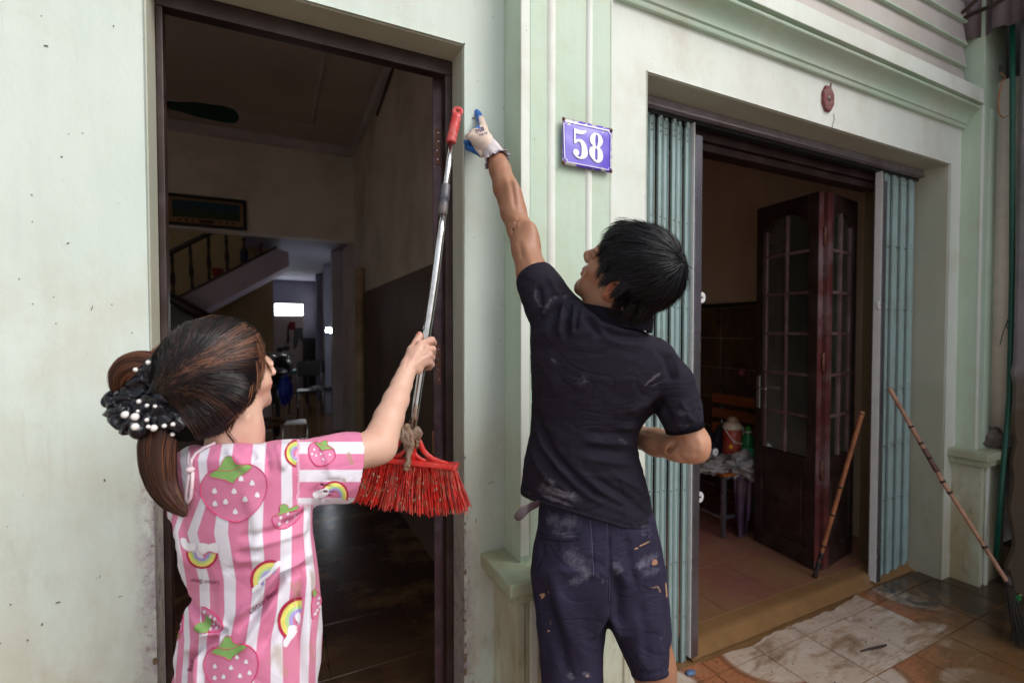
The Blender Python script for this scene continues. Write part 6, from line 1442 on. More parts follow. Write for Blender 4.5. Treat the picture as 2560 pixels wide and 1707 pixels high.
# ================================================================ THE BROOM
BD = 1.285
pole = [(1031, 1074, BD-.005), (1048, 950, BD-.005), (1067, 838, BD), (1093, 660, BD+.01), (1110, 500, BD+.02), (1127, 356, BD+.03), (1145, 275, BD+.035)]
broom = thing('broom', atd(1031, 1074, BD), 'red broom with a chrome telescopic pole, held up by the woman in the doorway', 'broom')
PB = lambda y: atd(float(np.interp(y, [p[1] for p in pole[::-1]], [p[0] for p in pole[::-1]])), y, float(np.interp(y, [p[1] for p in pole[::-1]], [p[2] for p in pole[::-1]])))
MB().tube([PB(y) for y in (1076, 1000, 900, 800, 700, 600, 537)], [10.3*BD/FPX]*7, 20).build('lower_tube', M_chrome, broom, True)
MB().tube([PB(y) for y in (540, 450, 350)], [8.2*BD/FPX]*3, 20).build('upper_tube', M_chrome, broom, True)
jt = [538, 534, 530, 512, 510, 500, 498, 486, 484, 464, 461]; jr = [10.5, 12, 12.2, 12.2, 11.3, 11.3, 12.3, 12.3, 11.4, 11.6, 10.0]
MB().tube([PB(y) for y in jt], [r_*BD/FPX for r_ in jr], 20).build('twist_joint', M_joint, broom, True)
gy = [358, 356, 350, 330, 312, 310, 307, 305, 302, 300, 297, 294, 288]; gr = [11, 13, 12.6, 12.2, 12.4, 11.7, 12.5, 11.8, 12.6, 11.9, 12.8, 12.4, 11.5]
gp_ = MB().tube([PB(y) for y in gy], [r_*BD/FPX for r_ in gr], 20).build('hand_grip', M_grip, broom, True)
gc = PB(279.5); gd = PB(276)-PB(300); gd /= np.linalg.norm(gd); gs = np.cross(gd, AF); gs /= np.linalg.norm(gs)
MB().tube([gc+(gs*math.cos(2*math.pi*k/28)*9.3+gd*math.sin(2*math.pi*k/28)*7.6)*BD/FPX for k in range(29)], 4.6*BD/FPX, 12, cap=False, flat=1.25).build('hanging_eye', M_grip, gp_, True)
MB().tube([PB(292), PB(286)], [11.2*BD/FPX, 9*BD/FPX], 16).build('grip_neck', M_grip, gp_, True)
bc = atd(1033, 1152, BD); bl0 = atd(922, 1142.5, BD+.01); bl1 = atd(1143, 1166, BD-.01); bd_ = (bl1-bl0)/np.linalg.norm(bl1-bl0); bu = np.cross(bd_, AF); bu = bu if bu[2] > 0 else -bu; bu /= np.linalg.norm(bu); bf = np.cross(bd_, bu)
MB().obox((bl0+bl1)/2, [bd_, bu, bf], (np.linalg.norm(bl1-bl0)/2, .0068, .020)).build('head_bar', M_redpl, broom, bevel=.004, seg=3)
MB().obox(bl1-bd_*.004, [bd_, bu, bf], (.0055, .0078, .0215)).build('bar_end', M_redpl, broom, bevel=.003, seg=3)
def brkt(pts, r_): MB().tube([atd(x, y, BD-.006) for x, y in pts], r_, 10, flat=1.7).build('bracket_arm', M_redpl, broom, True)
brkt([(1024, 1103), (1036, 1102), (1050, 1104), (1053, 1114), (1058, 1125), (1068, 1137), (1082, 1147), (1100, 1154), (1118, 1160)], .0042)
brkt([(1030, 1103), (1008, 1098), (999, 1098), (996, 1108), (988, 1120), (974, 1131), (955, 1139), (935, 1142)], .0042)
brkt([(1031, 1112), (1033, 1126), (1040, 1138), (1052, 1148), (1064, 1152)], .0034); brkt([(1022, 1110), (1014, 1124), (1002, 1136), (985, 1143)], .0034)
MB().tube([atd(1030, 1078, BD-.004), atd(1029, 1104, BD-.004), atd(1028, 1150, BD-.004)], [.0125, .0135, .013], 14).build('pole_socket', M_redpl, broom, True)
tb_ = []
nt_ = 40
for i in range(nt_):
    u_ = (i+.5)/nt_; b = MB()
    for q in range(15):
        uu = (i+rng.uniform(.1, .9))/nt_; top_ = bl0+(bl1-bl0)*(.01+.98*uu)-bu*.006+bf*rng.uniform(-.015, .015)
        ub = u_+rng.normal(0, .012)+(uu-u_)*.8; bx_ = 884+ (1171-884)*ub; by_ = np.interp(ub, [0, .25, .5, .75, 1], [1243, 1262, 1273, 1278, 1272])+rng.normal(0, 3)
        bot = atd(bx_, by_, BD+.01-.02*ub)+bf*rng.uniform(-.032, .032); mid_ = top_*.45+bot*.55+rng.normal(0, .0016, 3)-bd_*(ub-.5)*.004
        b.tube([top_, mid_, bot+rng.normal(0, .0015, 3)], [.0013, .0013, .0010], 4, cap=True)
    b.build('bristle_tuft', M_bris, broom)
grit = MB()
for _ in range(70):
    ub = rng.uniform(.02, .98); t = rng.uniform(.15, 1)**.7; top_ = bl0+(bl1-bl0)*ub; bot = atd(884+287*ub, float(np.interp(ub, [0, .5, 1], [1243, 1272, 1271])), BD); grit.ball(top_+(bot-top_)*t-AF*.030*rng.uniform(.6, 1), (.0015*rng.uniform(.6, 1.6), .0015, .0024*rng.uniform(.6, 2.4)), 6, 4)
grit.build('mud_crumb', plain('pale_mud', (.38, .24, .16, 1), .8, var=.5, vs=90), broom, kind='stuff')
# crumpled tan plastic wrapped round the socket
Mpl = Mat('tan_wet_plastic', .10, spec=.6).base((.42, .27, .17, 1)); Mpl.mix(Mpl.ramp(Mpl.noise(45, detail=7, rough=.7), .4, .7), (.55, .42, .33, 1)).mix(Mpl.ramp(Mpl.noise(30, detail=6, off=5), .55, .7), (.22, .12, .06, 1), .6).bump(Mpl.noise(70, detail=8, rough=.7, dist=1.5), 1., .004)
Mpl.b.inputs['Transmission Weight'].default_value = .45
Fw = Field(atd(1028, 1110, 1.26)-.09, atd(1028, 1110, 1.26)+.09, .0022); dW = 1.262
Fw.ell(atd(1012, 1080, dW), (.019, .012, .022), k=.01); Fw.ell(atd(1042, 1080, dW), (.014, .011, .014), k=.01); Fw.chain([J(1015, 1090, dW, 16), J(1020, 1120, dW, 9)], .01); Fw.chain([J(1031, 1085, dW-.006, 7), J(1027, 1120, dW-.012, 7), J(1018, 1160, dW-.018, 8.5), J(1016, 1172, dW-.018, 7)], .004); Fw.chain([J(1046, 1085, dW, 8), J(1042, 1115, dW+.005, 4)], .006)
V, F = Fw.mesh(); V = smooth(V, F, 1); V = wrinkle(V, F, .0045, 60, 3); V = wrinkle(V, F, .003, 110, 9)
tag(obj('plastic_scrap', V, F, Mpl.m, None, True), 'crumpled tan wet plastic caught on the broom just above the red bristles', 'plastic')

# ================================================================ THE WOMAN
wom = thing('person', np.array((-.20, -.55, 0)), 'woman in a pink and white striped shirt holding a broom, black pearl scrunchie', 'person')
hw_ = atd(558, 932, .93); RW = frame_from((.19, .83, .52), (.69, .26, -.67))
if (RW[0]@(-AF)) < 0: RW[0] *= -1
hs2 = .87
neckW = [(hw_-RW[2]*.06*hs2-RW[1]*.015, .046), (atd(588, 1060, .93), .041), (atd(590, 1095, .94), .043), (atd(585, 1150, .95), .06)]
Fh, PW = head_field(hw_, RW, hs2, hw_-.2, hw_+.18, .0026, neckW, female=True)
Fh.chain([J(617, 1045, .905, 9), J(612, 1075, .91, 9), J(608, 1112, .925, 11)], .012)
V1, F1 = Fh.mesh(); V1 = smooth(V1, F1, 2)
armW = [J(700, 1170, .96, 44), J(800, 1150, .985, 44), J(880, 1133, 1.015, 43), J(925, 1122, 1.04, 43), J(948, 1110, 1.055, 42), J(957, 1085, 1.075, 39), J(972, 1045, 1.11, 36), J(990, 1000, 1.15, 31), J(1004, 962, 1.185, 25), J(1013, 938, 1.205, 21.5), J(1020, 922, 1.218, 21)]
lo = np.min([a[0] for a in armW], 0)-.06; hi = np.array([max(v) for v in zip(np.max([a[0] for a in armW], 0)+.06, atd(1060, 830, 1.28)+.05)])
Fa = Field(lo, hi, .0023); Fa.chain(armW, .010); Fa.ell(atd(958, 1126, 1.05), (.020, .020, .022), k=.02)
# palm and knuckles on the near side of the pole
PD = BD-.038
MC = [J(1051, 861, PD+.002, 10), J(1066, 873, PD, 9.6), J(1073, 888, PD, 9.4), J(1072, 904, PD+.004, 9.2)]
for p, r_ in MC: Fa.cone(atd(1022, 918, 1.222), p, 14*1.22/FPX, r_*1.23/FPX*1.0 if r_ > 1 else r_, .010)
Fa.ell(atd(1040, 895, PD-.002), (.026, .014, .026), k=.012)
Fa.cone(atd(1016, 908, 1.225), atd(1046, 926, 1.235), .011, .011, .012)
fing = [[(1051, 861, PD+.002, 10), (1079, 851, BD-.022, 9.6), (1083, 857, BD+.004, 8.8), (1066, 864, BD+.018, 8.4)],
        [(1066, 873, PD, 9.6), (1081, 873, BD-.022, 9.2), (1081, 882, BD+.004, 8.6), (1062, 886, BD+.018, 8.2)],
        [(1073, 888, PD, 9.4), (1079, 893, BD-.020, 9.0), (1077, 901, BD+.004, 8.3), (1058, 904, BD+.018, 8.0)],
        [(1072, 904, PD+.004, 9.2), (1078, 911, BD-.018, 8.4), (1073, 918, BD+.004, 7.8), (1056, 920, BD+.017, 7.4)]]
for f_ in fing: Fa.chain([J(*p) for p in f_], .0025)
Fa.chain([J(1020, 905, 1.235, 13), J(1030, 875, 1.25, 11), J(1041, 856, 1.265, 9), J(1048, 842, 1.275, 8), J(1048.5, 835, 1.28, 6.5)], .008)
for a_, b_ in (((1056, 866), (1032, 890)), ((1066, 880), (1040, 900))): pass
V2, F2 = Fa.mesh(); V2 = smooth(V2, F2, 2)
V2 = folds(V2, F2, [([(1053, 862), (1040, 880), (1028, 905)], 2.2, .0011), ([(1069, 876), (1052, 888), (1034, 908)], 2.0, .0011), ([(1075, 890), (1058, 897), (1040, 913)], 2.0, .0010), ([(1061, 866), (1048, 885)], 2.2, -.0010), ([(1072, 882), (1055, 893)], 2.2, -.0010), ([(1022, 878), (1019, 900), (1012, 925)], 3, -.001)])
# trunk, far arm hanging in front, legs
Fc_ = Field((-.62, -.95, -.01), (.22, -.12, 1.32), .007)
Fc_.chain([(atd(590, 1180, .97), .055), (atd(600, 1350, .975), .075), (atd(620, 1500, .975), .075), (atd(615, 1680, .98), .078)], .03)
Fc_.cone(atd(450, 1175, .93), atd(720, 1160, .96), .035, .035, .03)
Fc_.chain([(atd(475, 1180, .97), .032), (atd(530, 1380, 1.05), .030), (atd(560, 1500, 1.10), .026), (atd(600, 1480, 1.12), .022)], .02)
hpw = atd(615, 1700, .98)
for sd in (-1, 1):
    hp = hpw+AR*(.062*sd); kn_ = np.array((hp[0]+.02*sd, hp[1]+.02, .42)); ft_ = np.array((hp[0]+.03*sd, hp[1]-.01, .08)); fw = np.array((.55, .83, 0)); fw /= np.linalg.norm(fw)
    Fc_.chain([(hp, .066), (kn_, .050), (kn_*.7+ft_*.3-fw*.012, .047), (ft_, .030)], .03); Fc_.cone(ft_-fw*.02+(0, 0, -.045), ft_+fw*.14+(0, 0, -.055), .026, .020, .02)
    for t_ in range(5): Fc_.cone(ft_+fw*.135+(0, 0, -.055)+np.cross(fw, (0, 0, 1))*(t_-2)*.014, ft_+fw*(.168-abs(t_-1)*.005)+(0, 0, -.06)+np.cross(fw, (0, 0, 1))*(t_-2)*.014, .009, .008, .006)
V4, F4 = Fc_.mesh(); V4 = smooth(V4, F4, 2)
V, F = joinm([(V1, F1), (V2, F2), (V4, F4)]); wb = obj('body', V, F, M_skw, wom, True); tint = np.ones((len(V), 3)); q = (V-hw_)@RW.T/hs2
spot((0, .092, -.063), (.028, .022, .013), (.85, .12, .16)); spot((.08, -.005, -.012), (.02, .03, .045), (1.15, .62, .5), .9); spot((.04, .06, -.03), (.035, .03, .035), (1.08, .82, .78), .6)
for sd in (1, -1): spot((sd*.030, .097, .026), (.022, .012, .005), (.2, .15, .12)); spot((sd*.030, .093, .0), (.015, .008, .003), (.1, .07, .07))
px, py, z = proj(V); w = np.clip(1.4-np.hypot((px-1042), (py-836))/6, 0, 1)[:, None]*0
nz = np.clip(1.5-np.linalg.norm((V-atd(1044.5, 833, 1.272))/np.array((.004, .006, .012)), axis=1), 0, 1)[:, None]; tint = tint*(1-nz)+np.array((.55, .10, .10))*nz
vcol(wb, 'tint', tint)
# ---------------------------------------------------------------- pink shirt
rowsW = [(1085, 470, 740, .945, .05), (1110, 425, 765, .95, .085), (1150, 395, 778, .955, .11), (1200, 386, 782, .96, .118), (1274, 394, 783, .965, .12), (1330, 402, 785, .965, .118), (1371, 412, 791, .965, .116), (1421, 429, 798, .97, .114), (1477, 455, 803, .97, .112), (1510, 449, 805, .97, .113), (1545, 438, 806, .97, .116), (1599, 426, 807, .97, .12), (1653, 417, 805, .97, .124), (1707, 418, 797, .97, .128), (1800, 424, 790, .97, .13), (1860, 426, 786, .97, .13)]
topW = [(380, 1215), (400, 1180), (430, 1130), (470, 1112), (540, 1104), (600, 1108), (640, 1112), (680, 1105), (780, 1102), (860, 1100)]
Ft = Field(np.array((-.56, -.86, .70)), np.array((.16, -.36, 1.36)), .0038)
cct = Ft.camc(); Ft.loft(rowsW, .02, topW, [(300, 1850), (900, 1850)], kc=.035, cc=cct)
rowsSl = [(1086, 640, 901, .99, .03)]
slW = [J(705, 1172, .955, 66), J(760, 1176, .965, 71), J(820, 1172, .985, 76), J(866, 1168, 1.005, 79), J(900, 1164, 1.02, 80)]
Ft.chain(slW, .022)
exw = slW[-1][0]-slW[-3][0]; exw /= np.linalg.norm(exw)
cA, cB = atd(902, 1086, 1.02), atd(872, 1256, 1.0); inpl = cB-cA; nW = np.cross(inpl, np.cross(exw, inpl)); nW /= np.linalg.norm(nW); nW = nW if nW@exw > 0 else -nW; ecW = (cA+cB)/2
Ft.cone(ecW-exw*.06, ecW+exw*.08, .0585, .0615, .003, 's')
sl, X, Y, Z = Ft.sub(ecW-.14, ecW+.14); pl_ = (X-ecW[0])*nW[0]+(Y-ecW[1])*nW[1]+(Z-ecW[2])*nW[2]
Ft.D[sl] = smax(Ft.D[sl], np.where(pl_ > -.03, pl_, -1), .002)
Ft.cone(atd(585, 1060, .94), atd(585, 1112, .945), .055, .058, .004, 's')   # neck opening
V, F = Ft.mesh(); V = smooth(V, F, 3); V = wrinkle(V, F, .0035, 7, 23); V = wrinkle(V, F, .0014, 20, 18, (1, 1, .5))
WF = [([(790, 1375), (700, 1420), (640, 1500), (575, 1560)], 10, .010), ([(800, 1405), (710, 1440), (650, 1520), (590, 1580)], 9, -.012), ([(560, 1575), (500, 1610), (440, 1690)], 12, -.010), ([(570, 1560), (510, 1590), (450, 1650)], 10, .008),
      ([(450, 1475), (480, 1530), (530, 1572), (572, 1580)], 11, -.013), ([(455, 1500), (500, 1560), (560, 1600)], 10, .008), ([(760, 1480), (700, 1560), (640, 1640)], 14, -.007), ([(700, 1480), (640, 1570), (600, 1640)], 10, .006),
      ([(752, 1720), (748, 1600), (750, 1487), (765, 1380), (775, 1300)], 4, -.006), ([(768, 1720), (765, 1560), (772, 1400)], 8, .005),
      ([(655, 1108), (668, 1140), (672, 1190)], 8, -.005), ([(690, 1104), (700, 1140), (712, 1180)], 8, .005), ([(718, 1103), (728, 1140), (740, 1180)], 6, -.005), ([(744, 1100), (742, 1160), (744, 1262)], 3.5, -.004), ([(560, 1120), (600, 1150), (620, 1180)], 12, .004), ([(620, 1118), (640, 1150)], 8, -.005),
      ([(590, 1345), (680, 1330), (770, 1290)], 9, -.005), ([(600, 1370), (690, 1350), (780, 1320)], 9, .004), ([(580, 1400), (660, 1395)], 9, .004), ([(585, 1385), (660, 1372)], 6, -.003), ([(560, 1425), (640, 1420)], 8, -.003), ([(780, 1270), (740, 1300), (700, 1310)], 8, -.007),
      ([(420, 1290), (425, 1350), (440, 1420)], 8, -.006), ([(440, 1260), (450, 1340), (470, 1430)], 9, .005), ([(470, 1620), (455, 1680), (450, 1720)], 10, -.007), ([(500, 1620), (495, 1680), (500, 1720)], 10, .006),
      ([(800, 1110), (820, 1150), (830, 1200)], 9, .003), ([(770, 1240), (820, 1210), (860, 1200)], 8, -.004), ([(894, 1095), (888, 1160), (868, 1240)], 2.2, -.0012), ([(620, 1210), (640, 1300), (650, 1400)], 16, .003)]
V = folds(V, F, [(a_, b_, c_*1.6) for a_, b_, c_ in WF])
ts = obj('striped_shirt', V, F, None, wom, True); px, py, z = proj(V)
rowsP = [(1100, [395, 425, 462, 520, 568, 652, 718, 772]), (1150, [395, 422, 458, 505, 560, 647, 718, 772]), (1240, [400, 430, 470, 512, 556, 643, 720, 772]), (1332, [402, 418, 436, 477, 551, 639, 719, 769]), (1448, [418, 430, 453, 510, 573, 651, 713, 782]), (1530, [420, 440, 460, 512, 575, 640, 705, 775]), (1600, [415, 440, 467, 505, 560, 630, 690, 767]), (1700, [410, 432, 460, 500, 552, 620, 692, 765])]
ys_r = np.array([r_[0] for r_ in rowsP], float); XP = np.array([r_[1] for r_ in rowsP], float)
yy = np.clip(py, 1100, 1700); K = np.stack([np.interp(yy, ys_r, XP[:, k]) for k in range(8)], 1)
ph = np.zeros(len(V))
for k in range(7):
    m = (px >= K[:, k]) & (px < K[:, k+1]); ph[m] = k+(px[m]-K[m, k])/(K[m, k+1]-K[m, k]+1e-6)
m = px < K[:, 0]; ph[m] = (px[m]-K[m, 0])/28; m = px >= K[:, 7]; ph[m] = 7+(px[m]-K[m, 7])/30
front_ = (V-wom.location)@AF > .0
slv = (px > 745) & (py < 1268+0*px) & ~((px < 782) & (py > 1262))
ph[slv] = (py[slv]-1119)/70
vattr(ts, 'phase', ph); dust = np.zeros(len(V)); mud = np.zeros(len(V))
for P, w_, a in [([(745, 1440), (742, 1500), (740, 1560)], 14, .8), ([(780, 1400), (785, 1480), (780, 1540)], 12, .75), ([(690, 1600), (700, 1660), (720, 1700)], 16, .7), ([(665, 1440), (700, 1420)], 8, .7), ([(640, 1490), (660, 1470)], 8, .6), ([(778, 1600), (782, 1660)], 10, .7), ([(728, 1450), (733, 1480)], 5, 1.1), ([(870, 1125), (876, 1150), (884, 1165)], 6, 1.3), ([(858, 1195), (862, 1205)], 6, 1.1), ([(720, 1192), (722, 1196)], 4, .7), ([(690, 1620), (670, 1670)], 10, .6), ([(775, 1280), (776, 1290)], 4, .9)]: smear(P, w_, a, mud)
vattr(ts, 'mud', mud)
M = Mat('pink_stripe_jersey', .8, spec=.25).base((.58, .175, .31, 1)); M._pos = M.n.new('ShaderNodeTexCoord').outputs['Object']
M.mix(M.ramp(M.noise(5, detail=4), .4, .7), (.64, .22, .36, 1))
pa = M.attr('phase').outputs['Fac']; fr_ = M.math('FRACT', M.math('ADD', pa, .5)); dd_ = M.math('ABSOLUTE', M.math('SUBTRACT', fr_, .5)); M.mix(M.ramp(dd_, .222, .205), (.66, .64, .72, 1))
mu = M.attr('mud').outputs['Fac']; nn2 = M.noise(34, (1, 1, .5), detail=9, rough=.7); f = M.ramp(M.math('ADD', M.math('MULTIPLY', mu, .7), nn2), .75, 1.2); M.mix(f, (.34, .24, .14, 1), .7)
M.mix(M.math('MULTIPLY', M.ramp(M.sep()[2], 1.1, .8), M.ramp(M.noise(9, detail=7, off=4), .45, .7)), (.45, .34, .26, 1), .28)
rib = M.math('SINE', M.math('MULTIPLY', pa, 2*math.pi*14)); cr1 = M.ramp(M.math('ABSOLUTE', M.math('SUBTRACT', M.noise(5, (1, 1, .8), detail=3, rough=.45, dist=1.6, off=41), .5)), 0., .07); M.bump(cr1, .25, .006); M.bump(rib, .14, .0006); M.bump(M.noise(28, detail=5, off=5), .18, .002); M.b.inputs['Sheen Weight'].default_value = .08
ts.data.materials.append(M.m)
bvhW = BVHTree.FromPolygons([tuple(v) for v in V], [tuple(f_) for f_ in F.tolist()])
# ---- flat prints on the shirt
def ink(name, c): return plain(name, c, .8, var=.12, vs=40)
I_dr, I_ye, I_gr, I_vi, I_wh, I_pk, I_rd, I_gn = ink('print_crimson', (.42, .01, .06, 1)), ink('print_yellow', (.72, .66, .16, 1)), ink('print_lime', (.42, .62, .26, 1)), ink('print_violet', (.36, .30, .62, 1)), ink('print_white', (.76, .75, .80, 1)), ink('print_rose', (.62, .19, .34, 1)), ink('print_raspberry', (.62, .03, .15, 1)), ink('print_leaf_green', (.22, .42, .12, 1))
lvl = [0]
def patch(name, f, nu, nv, m, parent, off=.0007, closed=False):
    """grid of photo-measured points laid on the cloth"""
    V = []; ok = []
    for j in range(nv+1):
        for i in range(nu+1):
            x, y = f(i/nu, j/nv); h = hit(bvhW, x, y, off); ok.append(h is not None); V.append(h if h is not None else (0, 0, 0))
    F = []
    for j in range(nv):
        for i in range(nu):
            q = [j*(nu+1)+i, j*(nu+1)+i+1, (j+1)*(nu+1)+i+1, (j+1)*(nu+1)+i]
            if all(ok[a] for a in q) and max(np.linalg.norm(np.array(V[q[0]])-np.array(V[a])) for a in q[1:]) < .02: F.append(q)
    if F: return obj(name, V, F, m, parent, True)
def rainbow(cx, cy, R_, a0, a1, sx=1., tilt=0.):
    root = None; ct_, st_ = math.cos(tilt), math.sin(tilt)
    for k, (m, r0, r1) in enumerate(((I_dr, .86, 1.0), (I_ye, .66, .86), (I_gr, .52, .66), (I_vi, .36, .52))):
        def f(u, v):
            a = math.radians(a0+(a1-a0)*u); r_ = R_*(r0+(r1-r0)*v); x, y = r_*math.cos(a)*sx, -r_*math.sin(a); return cx+x*ct_-y*st_, cy+x*st_+y*ct_
        patch('rainbow_print', f, 26, 3, m, ts)
def blob(name, pts, m, off=.0011, nr=6, parent=None):
    c = np.mean(pts, 0); lp = np.array(bez([tuple(p) for p in pts], 6)); n = len(lp)
    def f(u, v): 
        p = lp[int(round(u*n)) % n]; q = c+(p-c)*(v if v > 0 else .001); return q[0], q[1]
    return patch(name, f, n, nr, m, parent or ts, off)
def outline(name, pts, m, w=1.3, off=.0009, closed=True):
    lp = bez([tuple(p) for p in pts], 6) if closed else [(pts[i][0]*(1-t)+pts[i+1][0]*t, pts[i][1]*(1-t)+pts[i+1][1]*t) for i in range(len(pts)-1) for t in (0, .25, .5, .75)]+[pts[-1]]
    if closed: lp = lp+[lp[0]]
    H = [hit(bvhW, x, y, off) for x, y in lp]; run = []; out = MB(); any_ = False
    for h in H+[None]:
        if h is not None and (not run or np.linalg.norm(h-run[-1]) < .02): run.append(h)
        else:
            if len(run) > 2: out.tube(run, w*.96/FPX, 5, flat=.6); any_ = True
            run = [h] if h is not None else []
    if any_: return out.build(name, m, ts, True)
Cx = lambda x, y: (380+x/2.584, 1100+y/2.584)     # coordinates of the shirt zoom
P4 = lambda *l: [Cx(x, y) for x, y in l]
rainbow(*Cx(325, 725), 40, 180, 360, 1.0, .06); rainbow(*Cx(770, 905), 52, 62, 212, 1, 0); rainbow(*Cx(965, 1165), 60, 88, 232, 1.0, 0); rainbow(*Cx(942, 85), 34, 95, 262, 1, 0); rainbow(836, 1238, 37, -12, 165, .95, .15)
for pts in (P4((190, 630), (225, 632), (240, 660), (285, 665), (292, 690), (265, 715), (215, 700), (190, 665)), P4((302, 665), (345, 662), (370, 668), (415, 660), (432, 690), (425, 725), (375, 712), (340, 730), (310, 712)), P4((690, 905), (760, 850), (800, 785), (832, 780), (835, 805), (790, 850), (755, 885), (720, 905), (700, 930)), P4((665, 940), (700, 925), (715, 950), (690, 965), (655, 985), (650, 960)), P4((850, 1290), (870, 1260), (880, 1205), (915, 1190), (938, 1215), (920, 1260), (895, 1290), (870, 1330), (848, 1325)), P4((925, 1130), (945, 1105), (962, 1120), (960, 1180), (945, 1190), (928, 1160)), [(781, 1235), (790, 1225), (803, 1222), (818, 1218), (822, 1230), (812, 1240), (796, 1242), (788, 1246)]): blob('cloud_print', pts, I_wh, .0015)
# strawberries
def berry(body, leaf, seeds, out=True):
    blob('strawberry_print', body, I_pk, .0012)
    if out: outline('strawberry_outline', body, I_rd)
    blob('strawberry_leaf', leaf, I_gn, .0018); outline('leaf_outline', leaf, I_rd, .8, .0018)
    for x, y in seeds: blob('strawberry_seed', [(x-2.4, y+3.5), (x-3.3, y), (x+.5, y-4.2), (x+3.4, y-1.5), (x+1, y+3.4)], I_wh, .0022, 2)
berry(P4((782, 492), (830, 478), (930, 455), (972, 452), (950, 500), (900, 550), (850, 573), (805, 560), (780, 520)), P4((795, 487), (825, 460), (825, 425), (850, 410), (878, 425), (880, 445), (932, 418), (935, 445), (870, 465)), [Cx(830, 497), Cx(875, 472), Cx(920, 490), Cx(820, 536), Cx(870, 532)])
berry(P4((320, 1080), (360, 1085), (410, 1125), (455, 1180), (452, 1225), (400, 1238), (350, 1235), (330, 1180)), P4((275, 1215), (300, 1185), (340, 1170), (350, 1130), (385, 1160), (388, 1195), (360, 1245), (315, 1245)), [Cx(345, 1105), Cx(385, 1135), Cx(412, 1150), Cx(380, 1222), Cx(420, 1215), Cx(400, 1190)])
berry(P4((160, 1140), (185, 1100), (205, 1095), (205, 1160), (200, 1225), (180, 1240), (150, 1190)), P4((125, 1330), (118, 1270), (140, 1225), (170, 1225), (185, 1250), (170, 1285), (140, 1300)), [Cx(188, 1118), Cx(175, 1150), Cx(188, 1185)])
berry(P4((1045, 985), (1075, 985), (1090, 1030), (1080, 1090), (1050, 1140), (1030, 1146), (1028, 1060)), P4((1030, 975), (1045, 962), (1058, 980), (1055, 1000), (1035, 1010)), [Cx(1072, 1020), Cx(1066, 1053), Cx(1078, 1075), Cx(1060, 1098), Cx(1048, 1120)])
# plain rose cloud shaped fields with a raspberry outline
def field(pts, inner=None):
    blob('rose_field_print', pts, I_pk, .0010); outline('field_outline', pts, I_rd, 1.2, .0013)
def big_berry(c, w, h, ang, seedn=9):
    ca, sa = math.cos(ang), math.sin(ang); T_ = lambda x, y: (c[0]+x*w*ca-y*h*sa, c[1]+x*w*sa+y*h*ca)
    body_ = [T_(*p) for p in ((-.5, -.28), (-.3, -.5), (0, -.44), (.3, -.5), (.5, -.28), (.5, .05), (.3, .38), (0, .55), (-.3, .38), (-.5, .05))]
    leaf_ = [T_(*p) for p in ((-.34, -.42), (-.16, -.55), (-.05, -.70), (.06, -.70), (.12, -.55), (.34, -.46), (.20, -.34), (.08, -.28), (0, -.20), (-.10, -.28), (-.22, -.34))]
    blob('strawberry_print', body_, I_pk, .0010); outline('strawberry_outline', body_, I_rd, 1.2, .0014); blob('strawberry_leaf', leaf_, I_gn, .0016); outline('leaf_outline', leaf_, I_rd, .9, .0018)
    for k in range(seedn):
        sx_, sy_ = [(-.30, -.12), (0, -.05), (.30, -.14), (-.16, .12), (.15, .14), (-.33, .12), (.34, .10), (-.04, .34), (.14, -.26)][k]; q = T_(sx_, sy_); s_ = w*.030
        blob('strawberry_seed', [(q[0]-s_, q[1]+s_*1.3), (q[0]-s_*1.2, q[1]), (q[0], q[1]-s_*1.5), (q[0]+s_*1.2, q[1]), (q[0]+s_, q[1]+s_*1.3)], I_wh, .0020, 2)
big_berry((588, 1232), 158, 130, -.18); big_berry((580, 1672), 130, 118, -.12); big_berry((802, 1137), 66, 52, .35, 6)
tex = [('Lotso Bear', Cx(440, 908), 15.5, math.pi+.10, -1), ('Lotso Bear', Cx(632, 1118), 20, -.62, 1), ('Bear', Cx(262, 1492), 17, -1.45, 1), ('Lotso', Cx(228, 495), 18, -1.45, 1)]
I_tx = ink('print_maroon', (.16, .01, .05, 1))
for t_, o_, sz_, an_, fl_ in tex: text_on(t_, bvhW, o_, sz_, an_, I_tx, 'lettering_print', ts, .0016, 1.05, 1 if fl_ > 0 else 1)
# neck tie cord
def cord(pts, r_): MB().tube([hit(bvhW, x, y, .004) if hit(bvhW, x, y, .004) is not None else atd(x, y, .86) for x, y in pts], r_, 8).build('neck_cord', I_wh2, ts, True)
I_wh2 = plain('pale_pink_cord', (.72, .56, .62, 1), .8)
cord([(540, 1112), (515, 1122), (495, 1135), (484, 1150), (483, 1168)], .0028); cord([(476, 1135), (478, 1155), (482, 1168)], .0028); cord([(481, 1176), (477, 1200), (472, 1235), (470, 1252), (476, 1255), (483, 1240), (486, 1205), (487, 1178)], .0030)
kn0 = hit(bvhW, 484, 1172, .006); 
if kn0 is not None: MB().ball(kn0, (.0075, .006, .0055), 12, 8).build('cord_knot', I_wh2, ts, True)
neck_b = MB().tube([atd(588+52*math.cos(a), 1103-9*math.sin(a)-6*math.cos(a), .945-.045*math.sin(a)) for a in np.linspace(-.2, math.pi+.2, 30)], .0040, 8).build('neckband', I_pk, ts, True)
MB().tube([atd(586+38*math.cos(a), 1094-7*math.sin(a)-4*math.cos(a), .94-.040*math.sin(a)) for a in np.linspace(-.1, math.pi, 26)], .0009, 6).build('necklace', plain('gold_chain', (.7, .45, .2, 1), .3, 1.), wom, True)
